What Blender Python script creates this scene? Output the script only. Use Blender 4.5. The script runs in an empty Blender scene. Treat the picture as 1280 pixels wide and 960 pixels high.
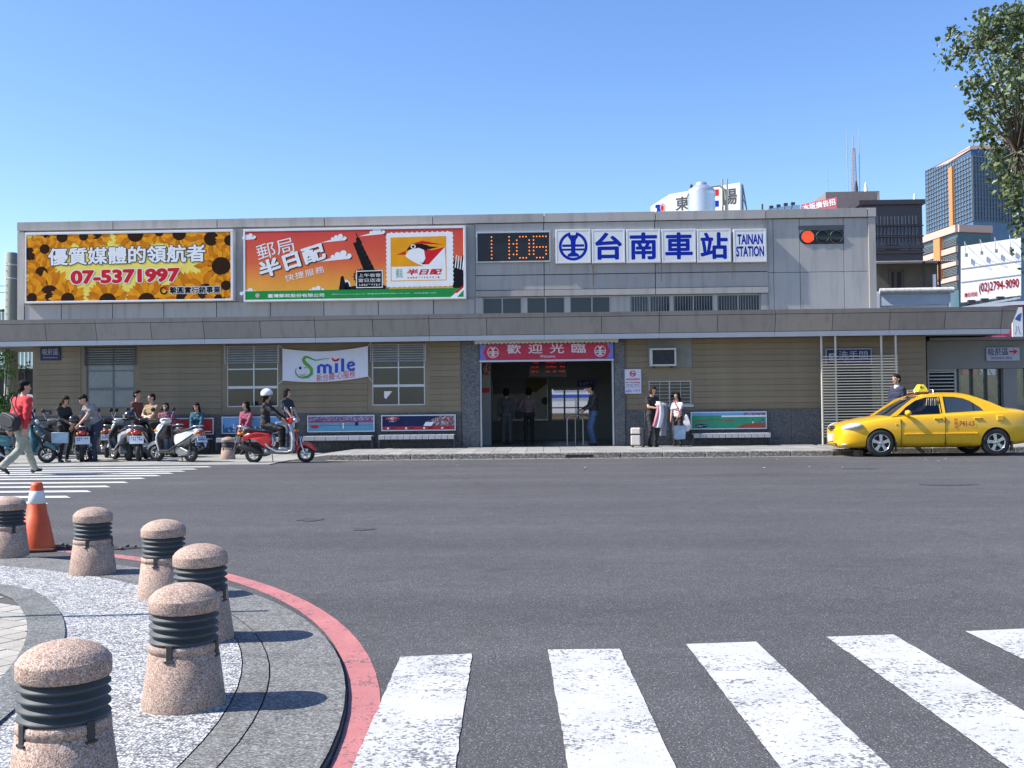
import bpy, bmesh, math, random
from mathutils import Matrix, Vector, noise
import numpy as np

random.seed(7)
scene = bpy.context.scene
COL = scene.collection
PI = math.pi
rad = math.radians

# ------------------------------------------------------------------ camera
FPX, CAMH = 1300.0, 1.2                    # focal length in photo pixels (1280 wide), eye height
CAM_R = (Matrix.Rotation(rad(2.0), 3, 'Z') @ Matrix.Rotation(PI / 2 + rad(1.344), 3, 'X')
         @ Matrix.Rotation(rad(-0.6), 3, 'Z'))
cd = bpy.data.cameras.new('camera')
cd.sensor_width = 36.0
cd.lens = 36.0 * FPX / 1280.0
cd.clip_end = 4000
cam = bpy.data.objects.new('camera', cd)
cam.matrix_world = Matrix.Translation((0, 0, CAMH)) @ CAM_R.to_4x4()
COL.objects.link(cam)
scene.camera = cam

# ------------------------------------------------------------------ sky, sun, exposure
SUN_AZ, SUN_EL = rad(8.0), rad(45.0)       # light travels towards +X, turned a little to the facade
ldir = Vector((math.cos(SUN_AZ) * math.cos(SUN_EL), math.sin(SUN_AZ) * math.cos(SUN_EL), -math.sin(SUN_EL)))
world = bpy.data.worlds.new('World')
scene.world = world
world.use_nodes = True
wn = world.node_tree
sky = wn.nodes.new('ShaderNodeTexSky')
sky.sky_type = 'NISHITA'
sky.sun_disc = False
sky.sun_elevation = SUN_EL
sky.sun_rotation = math.atan2(-ldir.x, -ldir.y)
sky.air_density = 1.0
sky.dust_density = 0.55
sky.ozone_density = 3.2
bg = wn.nodes['Background']
hsv = wn.nodes.new('ShaderNodeHueSaturation')          # camera-like saturation, the same over the whole sky
hsv.inputs['Saturation'].default_value = 1.17
hsv.inputs['Hue'].default_value = 0.509
hsv.inputs['Value'].default_value = 1.2
wn.links.new(sky.outputs[0], hsv.inputs['Color'])
wn.links.new(hsv.outputs[0], bg.inputs[0])
bg.inputs[1].default_value = 0.115
sl = bpy.data.lights.new('sun', 'SUN')
sl.energy = 5.0
sl.angle = rad(0.5)
sl.color = (1.0, 0.955, 0.89)
so = bpy.data.objects.new('sun', sl)
so.rotation_mode = 'QUATERNION'
so.rotation_quaternion = ldir.to_track_quat('-Z', 'Y')
so.location = (-30, -10, 30)
COL.objects.link(so)
scene.view_settings.view_transform = 'Standard'
scene.view_settings.look = 'None'
scene.view_settings.gamma = 1.0
scene.view_settings.exposure = 0.78

# ------------------------------------------------------------------ photo pixel -> place
def ray(u, v):
    return CAM_R @ Vector(((u - 640) / FPX, -(v - 480) / FPX, -1.0))
def P(u, v, Y):                            # point of the vertical plane y = Y
    d = ray(u, v); t = Y / d.y
    return Vector((d.x * t, Y, CAMH + d.z * t))
def G(u, v, z=0.0):                        # point of the level z
    d = ray(u, v); t = (z - CAMH) / d.z
    return Vector((d.x * t, d.y * t, z))
def PX(u, Y, v=450): return P(u, v, Y).x
def PZ(v, Y, u=640): return P(u, v, Y).z

# ------------------------------------------------------------------ objects
WM = {}
def tag(o, label=None, cat=None, group=None, kind=None):
    if label: o['label'] = label
    if cat: o['category'] = cat
    if group: o['group'] = group
    if kind: o['kind'] = kind
    return o
def thing(name, label, cat, loc=(0, 0, 0), rotz=0.0, group=None):
    o = bpy.data.objects.new(name, None)
    COL.objects.link(o)
    o.empty_display_size = 0.2
    o.location = loc
    o.rotation_euler = (0, 0, rotz)
    WM[o.name] = Matrix.Translation(loc) @ Matrix.Rotation(rotz, 4, 'Z')
    return tag(o, label, cat, group)
def link(name, me, parent=None, loc=None, rot=None):
    o = bpy.data.objects.new(name, me)
    COL.objects.link(o)
    if parent is not None:
        o.parent = parent
        WM[o.name] = WM.get(parent.name, Matrix.Identity(4))
    if loc is not None: o.location = loc
    if rot is not None: o.rotation_euler = rot
    return o
def copy_tree(o, parent=None):
    c = o.copy(); COL.objects.link(c)
    if parent is not None: c.parent = parent
    WM[c.name] = WM.get(o.name, Matrix.Identity(4))
    for ch in list(o.children): copy_tree(ch, c)
    return c

class MB:
    """collects shapes; build() links them as ONE mesh object"""
    def __init__(s): s.v = []; s.f = []; s.m = []; s.s = []
    def add(s, vs, fs, mi=0, smooth=False):
        b = len(s.v)
        s.v += [tuple(p) for p in vs]
        for f in fs:
            s.f.append([i + b for i in f]); s.m.append(mi); s.s.append(smooth)
        return s
    def box(s, x0, x1, y0, y1, z0, z1, mi=0):
        return s.add([(x0, y0, z0), (x1, y0, z0), (x1, y1, z0), (x0, y1, z0), (x0, y0, z1), (x1, y0, z1), (x1, y1, z1), (x0, y1, z1)],
                     [(0, 3, 2, 1), (4, 5, 6, 7), (0, 1, 5, 4), (1, 2, 6, 5), (2, 3, 7, 6), (3, 0, 4, 7)], mi)
    def bar(s, a, b, w, h, mi=0, up=(0, 0, 1)):
        a = Vector(a); b = Vector(b); d = (b - a).normalized(); up = Vector(up)
        if abs(d.dot(up)) > 0.98: up = Vector((1, 0, 0))
        x = d.cross(up).normalized() * w / 2; y = x.cross(d).normalized() * h / 2
        vs = [a - x - y, a + x - y, a + x + y, a - x + y, b - x - y, b + x - y, b + x + y, b - x + y]
        return s.add(vs, [(0, 3, 2, 1), (4, 5, 6, 7), (0, 1, 5, 4), (1, 2, 6, 5), (2, 3, 7, 6), (3, 0, 4, 7)], mi)
    def poly(s, pts, mi=0): return s.add(pts, [tuple(range(len(pts)))], mi)
    def prism(s, poly, y0, y1, mi=0, smooth=False):        # polygon in x,z pushed from y0 to y1 (counter-clockwise seen from -y)
        n = len(poly)
        vs = [(x, y0, z) for x, z in poly] + [(x, y1, z) for x, z in poly]
        s.add(vs, [tuple(range(n)), tuple(range(2 * n - 1, n - 1, -1))], mi)
        return s.add(vs, [(i, i + n, (i + 1) % n + n, (i + 1) % n) for i in range(n)], mi, smooth)
    def slabz(s, poly, z0, z1, mi=0):                      # polygon in x,y pushed from z0 to z1 (counter-clockwise from above)
        n = len(poly)
        vs = [(x, y, z0) for x, y in poly] + [(x, y, z1) for x, y in poly]
        return s.add(vs, [tuple(range(n - 1, -1, -1)), tuple(range(n, 2 * n))] + [(i, (i + 1) % n, (i + 1) % n + n, i + n) for i in range(n)], mi)
    def loft(s, rings, caps=True, mi=0, smooth=True, closed=True):
        n = len(rings[0]); vs = [p for r in rings for p in r]; fs = []
        for k in range(len(rings) - 1):
            for i in range(n if closed else n - 1):
                j = (i + 1) % n
                fs.append((k * n + i, k * n + j, (k + 1) * n + j, (k + 1) * n + i))
        s.add(vs, fs, mi, smooth)
        if caps:
            s.add(rings[0], [tuple(range(n - 1, -1, -1))], mi); s.add(rings[-1], [tuple(range(n))], mi)
        return s
    def tube(s, pts, r, n=8, mi=0, caps=True):
        pts = [Vector(p) for p in pts]; rings = []
        rs = r if isinstance(r, (list, tuple)) else [r] * len(pts)
        prev = None
        for i, p in enumerate(pts):
            d = (pts[min(i + 1, len(pts) - 1)] - pts[max(i - 1, 0)]).normalized()
            if prev is None:
                a = d.orthogonal().normalized()
            else:
                a = (prev - d * prev.dot(d))
                a = a.normalized() if a.length > 1e-6 else d.orthogonal().normalized()
            prev = a; b = d.cross(a)
            rings.append([p + (a * math.cos(2 * PI * k / n) + b * math.sin(2 * PI * k / n)) * rs[i] for k in range(n)])
        return s.loft(rings, caps, mi)
    def lathe(s, prof, n=24, c=(0, 0, 0), mi=0, axis='Z', smooth=True, caps=True):
        rings = []
        for r, z in prof:
            ring = []
            for k in range(n):
                a = 2 * PI * k / n; x, y = r * math.cos(a), r * math.sin(a)
                if axis == 'Z': q = (x, y, z)
                elif axis == 'Y': q = (x, z, -y)
                else: q = (z, x, y)
                ring.append((q[0] + c[0], q[1] + c[1], q[2] + c[2]))
            rings.append(ring)
        return s.loft(rings, caps, mi, smooth)
    def ell(s, c, r, n=12, m=8, mi=0, M=None):
        rings = []
        for j in range(m + 1):
            t = -PI / 2 + PI * j / m
            t = max(-PI / 2 + 0.05, min(PI / 2 - 0.05, t))
            ring = []
            for k in range(n):
                a = 2 * PI * k / n
                q = Vector((r[0] * math.cos(t) * math.cos(a), r[1] * math.cos(t) * math.sin(a), r[2] * math.sin(t)))
                if M is not None: q = M @ q
                ring.append((q.x + c[0], q.y + c[1], q.z + c[2]))
            rings.append(ring)
        return s.loft(rings, True, mi)
    def cap(s, a, b, ra, rb, n=10, mi=0):                  # tapered capsule
        a = Vector(a); b = Vector(b); d = b - a
        L = d.length
        d = d / L if L > 1e-6 else Vector((0, 0, 1))
        x = d.orthogonal().normalized(); y = d.cross(x); rings = []
        for base, r, ts in ((a, ra, (-85, -50, -20, 0)), (b, rb, (0, 20, 50, 85))):
            for t in ts:
                t = rad(t)
                rings.append([base + d * (r * math.sin(t)) + (x * math.cos(2 * PI * k / n) + y * math.sin(2 * PI * k / n)) * (r * math.cos(t)) for k in range(n)])
        return s.loft(rings, True, mi)
    def xf(s, M):
        s.v = [tuple(M @ Vector(p)) for p in s.v]; return s
    def mesh(s, name, mats, M=None):
        me = bpy.data.meshes.new(name)
        vs = s.v if M is None else [tuple(M @ Vector(p)) for p in s.v]
        me.from_pydata(vs, [], s.f)
        for m in (mats if isinstance(mats, (list, tuple)) else [mats]): me.materials.append(m)
        me.polygons.foreach_set('material_index', s.m)
        me.polygons.foreach_set('use_smooth', s.s)
        me.update()
        return me
    def build(s, name, mats, parent=None, bevel=0.0, world=True, seg=2, loc=None, sub=0):
        M = None
        if parent is not None and world: M = WM.get(parent.name, Matrix.Identity(4)).inverted()
        if parent is None and loc is not None: M = Matrix.Translation(loc).inverted()
        me = s.mesh(name, mats, M)
        o = link(name, me, parent)
        if parent is None and loc is not None: o.location = loc
        if bevel:
            b = o.modifiers.new('bevel', 'BEVEL'); b.width = bevel; b.segments = seg; b.limit_method = 'ANGLE'; b.angle_limit = rad(40)
        if sub:
            b = o.modifiers.new('sub', 'SUBSURF'); b.levels = sub; b.render_levels = sub
        return o

def evaluated(o):
    bpy.context.view_layer.update()
    return bpy.data.meshes.new_from_object(o.evaluated_get(bpy.context.evaluated_depsgraph_get()))

# ------------------------------------------------------------------ text as mesh
TXT = {}
def text_mb(body, size=1.0, offset=0.0, res=3, space=1.0, shear=0.0):
    """flat outline of a text in x,z, left-bottom origin; returns (verts2d, faces, bounds)"""
    key = (body, offset, res, space, shear)
    if key not in TXT:
        c = bpy.data.curves.new('lettering', 'FONT')
        c.body = body; c.size = 1.0; c.offset = offset; c.resolution_u = res; c.space_character = space; c.shear = shear
        o = bpy.data.objects.new('lettering', c); COL.objects.link(o)
        me = evaluated(o)
        vs = [(v.co.x, v.co.y) for v in me.vertices]; fs = [tuple(p.vertices) for p in me.polygons]
        bpy.data.objects.remove(o); bpy.data.curves.remove(c); bpy.data.meshes.remove(me)
        TXT[key] = (vs, fs)
    return TXT[key]
def put_text(mb, body, x0, x1, z0, z1, y, mi=0, offset=0.0, fit=True, res=3, space=1.0, ref=None, rot=0.0, shear=0.0):
    """letters fitted into the rectangle x0..x1, z0..z1 on the plane y, facing -y"""
    vs, fs = text_mb(body, 1.0, 0.0, res, space, shear)
    rv = vs
    if not vs: return
    ax, bx = min(p[0] for p in rv), max(p[0] for p in rv)
    az, bz = min(p[1] for p in rv), max(p[1] for p in rv)
    kx = (x1 - x0) / (bx - ax); kz = (z1 - z0) / max(bz - az, 1e-6)
    if not fit: kx = kz = min(kx, kz)
    cx, cz = (x0 + x1) / 2, (z0 + z1) / 2; mx, mz = (ax + bx) / 2, (az + bz) / 2
    cr, sr = math.cos(rot), math.sin(rot)
    sh_ = [(0.0, 0.0)] + ([(offset * math.cos(a), offset * math.sin(a)) for a in [2 * PI * q / 8 for q in range(8)]] if offset else [])
    for i, (ox, oz) in enumerate(sh_):                     # heavier strokes: the outline stamped round itself
        out = []
        for p in vs:
            dx, dz = (p[0] - mx + ox) * kx, (p[1] - mz + oz) * kz
            out.append((cx + dx * cr - dz * sr, y - i * .00006, cz + dx * sr + dz * cr))
        mb.add(out, fs, mi)
def clip_poly(pts, x0, x1, z0, z1):
    def cut(ps, f, inter):
        out = []
        for i in range(len(ps)):
            a, b = ps[i - 1], ps[i]; fa, fb = f(a), f(b)
            if fb:
                if not fa: out.append(inter(a, b))
                out.append(b)
            elif fa: out.append(inter(a, b))
        return out
    def at(k, val): return lambda a, b: tuple(a[i] + (b[i] - a[i]) * (val - a[k]) / (b[k] - a[k]) for i in range(2))
    for f, it in ((lambda p: p[0] >= x0, at(0, x0)), (lambda p: p[0] <= x1, at(0, x1)), (lambda p: p[1] >= z0, at(1, z0)), (lambda p: p[1] <= z1, at(1, z1))):
        if not pts: return []
        pts = cut(pts, f, it)
    return pts

# ------------------------------------------------------------------ materials
MT = {}
def srgb(r, g, b):
    f = lambda c: (c / 255 / 12.92) if c / 255 <= 0.04045 else ((c / 255 + 0.055) / 1.055) ** 2.4
    return (f(r), f(g), f(b))
class NT:
    def __init__(s, name):
        s.mat = bpy.data.materials.new(name); s.mat.use_nodes = True
        s.t = s.mat.node_tree; s.b = s.t.nodes['Principled BSDF']; s.o = s.t.nodes['Material Output']
        s.tc = s.t.nodes.new('ShaderNodeTexCoord')
    def n(s, t, **k):
        x = s.t.nodes.new('ShaderNode' + t)
        for a, b in k.items(): setattr(x, a, b)
        return x
    def l(s, a, b): s.t.links.new(a, b)
    def noise(s, scale, detail=4, rough=0.6, vec=None, dist=0.0):
        x = s.n('TexNoise'); x.inputs['Scale'].default_value = scale; x.inputs['Detail'].default_value = detail
        x.inputs['Roughness'].default_value = rough; x.inputs['Distortion'].default_value = dist
        s.l(vec if vec is not None else s.tc.outputs['Object'], x.inputs['Vector']); return x.outputs['Fac']
    def voro(s, scale, feature='F1', vec=None, out='Distance'):
        x = s.n('TexVoronoi', feature=feature); x.inputs['Scale'].default_value = scale
        s.l(vec if vec is not None else s.tc.outputs['Object'], x.inputs['Vector']); return x.outputs[out]
    def ramp(s, fac, stops, interp='LINEAR'):
        x = s.n('ValToRGB'); x.color_ramp.interpolation = interp
        e = x.color_ramp.elements
        while len(e) < len(stops): e.new(0.5)
        for q, (p, c) in zip(e, stops):
            q.position = p; q.color = (*c, 1) if not isinstance(c, (int, float)) else (c, c, c, 1)
        s.l(fac, x.inputs[0]); return x.outputs[0]
    def mix(s, fac, a, b, mode='MIX'):
        x = s.n('Mix', data_type='RGBA', blend_type=mode)
        for sock, val in ((x.inputs[0], fac), (x.inputs[6], a), (x.inputs[7], b)):
            if isinstance(val, (int, float)): sock.default_value = val
            elif isinstance(val, tuple): sock.default_value = (*val, 1) if len(val) == 3 else val
            else: s.l(val, sock)
        return x.outputs[2]
    def math(s, op, a, b=0.5):
        x = s.n('Math', operation=op)
        for sock, val in ((x.inputs[0], a), (x.inputs[1], b)):
            if isinstance(val, (int, float)): sock.default_value = val
            else: s.l(val, sock)
        return x.outputs[0]
    def stretch(s, sx, sy, sz):
        x = s.n('Mapping'); x.inputs['Scale'].default_value = (sx, sy, sz)
        s.l(s.tc.outputs['Object'], x.inputs['Vector']); return x.outputs[0]
    def bump(s, h, strength=0.3, dist=0.01):
        x = s.n('Bump'); x.inputs['Strength'].default_value = strength; x.inputs['Distance'].default_value = dist
        s.l(h, x.inputs['Height']); s.l(x.outputs[0], s.b.inputs['Normal'])
    def fin(s, col=None, rough=0.6, metal=0.0, spec=None, coat=0.0):
        if col is not None:
            if isinstance(col, tuple): s.b.inputs['Base Color'].default_value = (*col, 1)
            else: s.l(col, s.b.inputs['Base Color'])
        if isinstance(rough, (int, float)): s.b.inputs['Roughness'].default_value = rough
        else: s.l(rough, s.b.inputs['Roughness'])
        s.b.inputs['Metallic'].default_value = metal
        if spec is not None: s.b.inputs['Specular IOR Level'].default_value = spec
        if coat: s.b.inputs['Coat Weight'].default_value = coat; s.b.inputs['Coat Roughness'].default_value = 0.06
        return s.mat
def sc3(c, k): return tuple(min(1.0, x * k) for x in c)
def pm(name, col, rough=0.6, var=0.12, scale=3.0, bump=0.0, bscale=80.0, metal=0.0, spec=None, coat=0.0, rnd=0.0, streak=0.0):
    """plain procedural material: colour drift, optional grain relief, per-object drift, vertical weather streaks"""
    if name in MT: return MT[name]
    if spec is None and name.startswith('print_'): spec = 0.08
    t = NT(name)
    n1 = t.noise(scale, 5, 0.65)
    c = t.ramp(n1, [(0.25, sc3(col, 1 - var)), (0.75, sc3(col, 1 + var))])
    if streak:
        n2 = t.noise(1.0, 4, 0.6, t.stretch(5.0, 5.0, 0.5))
        c = t.mix(t.ramp(n2, [(0.5, 0.0), (0.75, streak)]), c, sc3(col, 0.5))
    if rnd:
        oi = t.n('ObjectInfo')
        c = t.mix(1.0, c, t.ramp(oi.outputs['Random'], [(0.0, 1 - rnd), (1.0, 1.0)]), 'MULTIPLY')
    if bump: t.bump(t.noise(bscale, 3), bump, 0.01)
    r = t.ramp(t.noise(scale * 4, 3), [(0.3, max(0.02, rough - 0.06)), (0.7, min(1, rough + 0.06))])
    MT[name] = t.fin(c, r, metal, spec, coat)
    return MT[name]
def emit(name, col, k):
    if name in MT: return MT[name]
    t = NT(name); t.b.inputs['Emission Color'].default_value = (*col, 1); t.b.inputs['Emission Strength'].default_value = k
    MT[name] = t.fin(sc3(col, 0.6), 0.4); return MT[name]
def clear_glass(name, tint=(0.85, 0.9, 0.92), amount=0.75, rough=0.02):
    if name in MT: return MT[name]
    t = NT(name)
    tr = t.n('BsdfTransparent'); tr.inputs[0].default_value = (*tint, 1)
    gl = t.n('BsdfGlossy'); gl.inputs['Roughness'].default_value = rough
    fr = t.n('Fresnel'); fr.inputs['IOR'].default_value = 1.5
    mx = t.n('MixShader')
    t.l(t.math('ADD', fr.outputs[0], t.math('MULTIPLY', t.noise(1.5), 0.04)), mx.inputs[0]); t.l(tr.outputs[0], mx.inputs[1]); t.l(gl.outputs[0], mx.inputs[2])
    t.l(mx.outputs[0], t.o.inputs['Surface'])
    MT[name] = t.mat; return MT[name]

def mat_asphalt():
    t = NT('asphalt')
    fine = t.voro(210.0, 'F1', out='Color')
    sp = t.n('SeparateColor'); t.l(fine, sp.inputs[0])
    c = t.ramp(sp.outputs[0], [(0.0, (0.050, 0.049, 0.051)), (0.55, (0.074, 0.073, 0.075)), (0.93, (0.104, 0.103, 0.105)), (0.988, (0.26, 0.25, 0.245))])
    big = t.noise(0.35, 5, 0.6)
    c = t.mix(1.0, c, t.ramp(big, [(0.3, 0.88), (0.7, 1.1)]), 'MULTIPLY')
    tr = t.noise(1.0, 4, 0.55, t.stretch(0.05, 0.9, 1))            # wheel tracks running along the street
    c = t.mix(1.0, c, t.ramp(tr, [(0.35, 0.90), (0.65, 1.09)]), 'MULTIPLY')
    med = t.noise(4.0, 5, 0.7)
    c = t.mix(1.0, c, t.ramp(med, [(0.3, 0.88), (0.7, 1.1)]), 'MULTIPLY')
    st = t.noise(0.9, 3, 0.6, dist=1.2)
    c = t.mix(t.ramp(st, [(0.70, 0.0), (0.80, 0.35)]), c, (0.045, 0.044, 0.044))
    wv = t.voro(0.22, 'DISTANCE_TO_EDGE', vec=None)
    wob = t.math('ADD', wv, t.math('MULTIPLY', t.noise(2.5, 5, 0.7), 0.10))
    c = t.mix(t.ramp(wob, [(0.046, 0.22), (0.054, 0.0)]), c, (0.04, 0.04, 0.04))
    t.bump(t.math('ADD', t.voro(130.0), t.math('MULTIPLY', t.noise(30), 0.5)), 0.45, 0.006)
    return t.fin(c, 0.86, spec=0.25)
def mat_stone(name, c0, c1, c2, c3, scale, rough=0.75, bump=0.35, bd=0.004, gap=0.0):
    t = NT(name)
    a = t.voro(scale, 'F1', out='Color'); sp = t.n('SeparateColor'); t.l(a, sp.inputs[0])
    c = t.ramp(sp.outputs[0], [(0.0, c0), (0.3, c1), (0.7, c2), (0.95, c3)])
    n = t.noise(scale * 0.35, 5, 0.7)
    c = t.mix(1.0, c, t.ramp(n, [(0.3, 0.72), (0.7, 1.2)]), 'MULTIPLY')
    oi = t.n('ObjectInfo'); va = t.n('VectorMath', operation='MULTIPLY_ADD')      # stains differ from one stone to the next
    cb_ = t.n('CombineXYZ'); t.l(oi.outputs['Random'], cb_.inputs[0]); t.l(oi.outputs['Random'], cb_.inputs[2])
    t.l(cb_.outputs[0], va.inputs[0]); va.inputs[1].default_value = (57, 31, 43); t.l(t.tc.outputs['Object'], va.inputs[2])
    c = t.mix(1.0, c, t.ramp(t.noise(4.5, 6, 0.7, va.outputs[0], 0.6), [(0.28, 0.66), (0.5, 1.0), (0.75, 1.12)]), 'MULTIPLY')
    if gap: c = t.mix(1.0, c, t.ramp(t.voro(scale), [(0.35, 1.0), (0.75, 1 - gap)]), 'MULTIPLY')
    t.bump(t.voro(scale), bump, bd)
    return t.fin(c, rough, spec=0.3)
def mat_paint(name, col, wear=0.5, scale=26.0):
    """road paint with worn flecks and tyre scuffs showing the asphalt"""
    t = NT(name)
    n = t.noise(scale, 6, 0.75)
    n2 = t.noise(1.7, 5, 0.66, t.stretch(0.75, 1.3, 1))
    v = t.voro(95.0, out='Color'); sp = t.n('SeparateColor'); t.l(v, sp.inputs[0])
    g = t.math('ADD', t.math('MULTIPLY', n, 0.46), t.math('MULTIPLY', n2, 0.50))
    g = t.math('ADD', g, t.math('MULTIPLY', sp.outputs[0], 0.16))
    m = t.ramp(g, [(wear - 0.04, 0.85), (wear + 0.02, 0.0)])
    base = t.mix(1.0, col, t.ramp(t.noise(3.0, 5, 0.7), [(0.3, 0.80), (0.7, 1.05)]), 'MULTIPLY')
    c = t.mix(m, base, (0.075, 0.075, 0.08))
    t.bump(t.voro(130.0), 0.3, 0.004)
    return t.fin(c, 0.7, spec=0.3)
# ================================================================== GROUND
M_asphalt = mat_asphalt()
M_white = mat_paint('crosswalk_paint', (0.50, 0.50, 0.49), 0.505)
M_white_far = mat_paint('crosswalk_paint_far', (0.54, 0.54, 0.52), 0.42)
M_redpaint = mat_paint('red_kerb_paint', (0.45, 0.17, 0.165), 0.50, 14.0)
M_concrete = pm('pavement_concrete', (0.31, 0.30, 0.275), 0.85, 0.22, 0.9, 0.3, 90, rnd=0.28)
M_forecourt = pm('forecourt_concrete', (0.28, 0.275, 0.25), 0.85, 0.25, 0.7, 0.3, 90)
M_kerb = mat_stone('kerb_granite', (0.10, 0.10, 0.10), (0.17, 0.165, 0.155), (0.24, 0.23, 0.21), (0.36, 0.34, 0.31), 38.0, 0.85)
M_gutter = pm('gutter_dust', (0.25, 0.215, 0.165), 0.9, 0.4, 4.0, 0.3, 60)
M_dark = pm('dark_void', (0.02, 0.02, 0.022), 0.9)
M_aggr = mat_stone('grey_washed_stone', (0.07, 0.07, 0.07), (0.13, 0.13, 0.125), (0.19, 0.185, 0.175), (0.30, 0.30, 0.29), 150.0, 0.9, 0.5)
M_aggr2 = mat_stone('grey_washed_stone_inner', (0.07, 0.075, 0.072), (0.125, 0.13, 0.125), (0.18, 0.185, 0.175), (0.28, 0.29, 0.28), 150.0, 0.9, 0.5)
M_pebble = mat_stone('white_washed_pebbles', (0.12, 0.125, 0.14), (0.36, 0.365, 0.37), (0.54, 0.54, 0.535), (0.72, 0.72, 0.70), 80.0, 0.85, 0.8, 0.008, 0.6)
M_tile = pm('cream_paver', (0.40, 0.375, 0.32), 0.8, 0.12, 9.0, 0.25, 120, rnd=0.22)
M_joint = pm('dark_joint', (0.085, 0.08, 0.075), 0.95)

o = MB().add([(-2500, -600, -.03), (2500, -600, -.03), (2500, 3500, -.03), (-2500, 3500, -.03)], [(0, 1, 2, 3)]).build('ground', pm('far_ground', (0.20, 0.19, 0.175), 0.9, 0.2, 0.05))
tag(o, kind='structure')
road = MB().add([(-90, -25, 0), (90, -25, 0), (90, 29.5, 0), (-90, 29.5, 0)], [(0, 1, 2, 3)]).build('road', M_asphalt)
tag(road, kind='structure')

# near zebra crossing
for (ul, vl), (ur, vr) in [((500, 822), (590, 818)), ((685, 813), (775, 812)), ((858, 806), (945, 803)), ((1033, 797), (1117, 794)), ((1207, 790), (1296, 786)), ((1384, 783), (1476, 779))]:
    a, b = G(ul, vl), G(ur, vr); k = 0.04; y1 = 1.2
    rj = random.Random(ul); jt = lambda: rj.gauss(0, .0016); n_ = 60        # edges of hand-laid paint are never quite straight
    L_ = [(a.x + k * (a.y - y1) * (1 - i / n_) + jt(), y1 + (a.y - y1) * i / n_, .0045) for i in range(n_ + 1)]
    R_ = [(b.x + k * (b.y - y1) * (1 - i / n_) + jt(), y1 + (b.y - y1) * i / n_, .0045) for i in range(n_ + 1)]
    MB().add(L_ + R_, [(i, i + n_ + 1, i + n_ + 2, i + 1) for i in range(n_)]).build('crosswalk_stripe', M_white, road)
# far zebra crossing on the left, its bars running along the station
ends = [(57, 629), (85, 621.5), (111, 614.5), (135, 608.5), (157.5, 603.3), (179, 598.3), (198, 594.8), (214, 591.8), (229, 589.2), (244, 586.6), (262, 583.8)]
for u, v in ends:
    a = G(u, v)
    MB().poly([(-24, a.y - .17, .006), (a.x + .12, a.y - .17, .006), (a.x - .12, a.y + .2, .006), (-24, a.y + .2, .006)]).build('crosswalk_stripe', M_white_far, road)
# covers and scars in the road
def blob(cx, cy, rx, ry, n=22, seed=0, amp=.25):
    r = random.Random(seed); ph = [r.uniform(0, 6.28) for _ in range(4)]
    return [(cx + rx * math.cos(t) * (1 + amp * sum(math.sin(t * (k + 2) + ph[k]) / (k + 2) for k in range(4))),
             cy + ry * math.sin(t) * (1 + amp * sum(math.cos(t * (k + 2) + ph[k]) / (k + 2) for k in range(4)))) for t in [2 * PI * i / n for i in range(n)]]
M_patch = pm('tar_patch', (0.05, 0.049, 0.05), 0.8, 0.4, 12, 0.4, 60)
M_iron = pm('cast_iron', (0.06, 0.058, 0.055), 0.6, 0.3, 20, 0.3, 90, metal=0.4)
for u, v, rx, ry, sd in ((388, 650, .13, .16, 1), (455, 662, .1, .1, 2), (1075, 586, .35, .12, 5), (1190, 606, .5, .2, 6)):
    c = G(u, v)
    MB().poly([(x, y, .005) for x, y in blob(c.x, c.y, rx, ry, 20, sd, .4)]).build('tar_patch', M_patch, road)
for u, v, r_ in ((640, 596, .0),):
    pass
# broken asphalt beside the cone
c = G(92, 685)
MB().poly([(x, y, .006) for x, y in blob(c.x + .02, c.y, .42, .16, 40, 3, .55)]).build('pothole', M_dark, road)
mb = MB(); r = random.Random(4)
for i in range(90):
    x, y = c.x + r.gauss(0, .25), c.y + r.gauss(0, .10); s = r.uniform(.006, .028)
    mb.ell((x, y, .006 + s * .4), (s, s * r.uniform(.6, 1), s * .6), 6, 4)
q = mb.build('loose_rubble', pm('rubble', (0.09, 0.088, 0.085), 0.9, 0.5, 30), road); q['kind'] = 'stuff'
# litter and leaves on the road near the kerb
mb = MB(); r = random.Random(9)
for i in range(150):
    x = r.uniform(-5, 12); y = 24.7 - abs(r.gauss(0, .22)) if r.random() < .75 else r.uniform(20, 24.6); s = r.uniform(.012, .04)
    if x > 7: y += 1.0
    a = r.uniform(0, 6.28)
    mb.add([(x + s * math.cos(a + k * 1.57), y + s * .7 * math.sin(a + k * 1.57), .012 + .008 * (k % 2)) for k in range(4)], [(0, 1, 2, 3)], r.choice((0, 0, 1)))
q = mb.build('litter', [pm('dry_leaf', (0.20, 0.13, 0.07), 0.9), pm('paper_scrap', (0.65, 0.64, 0.6), 0.8)], road); q['kind'] = 'stuff'

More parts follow.
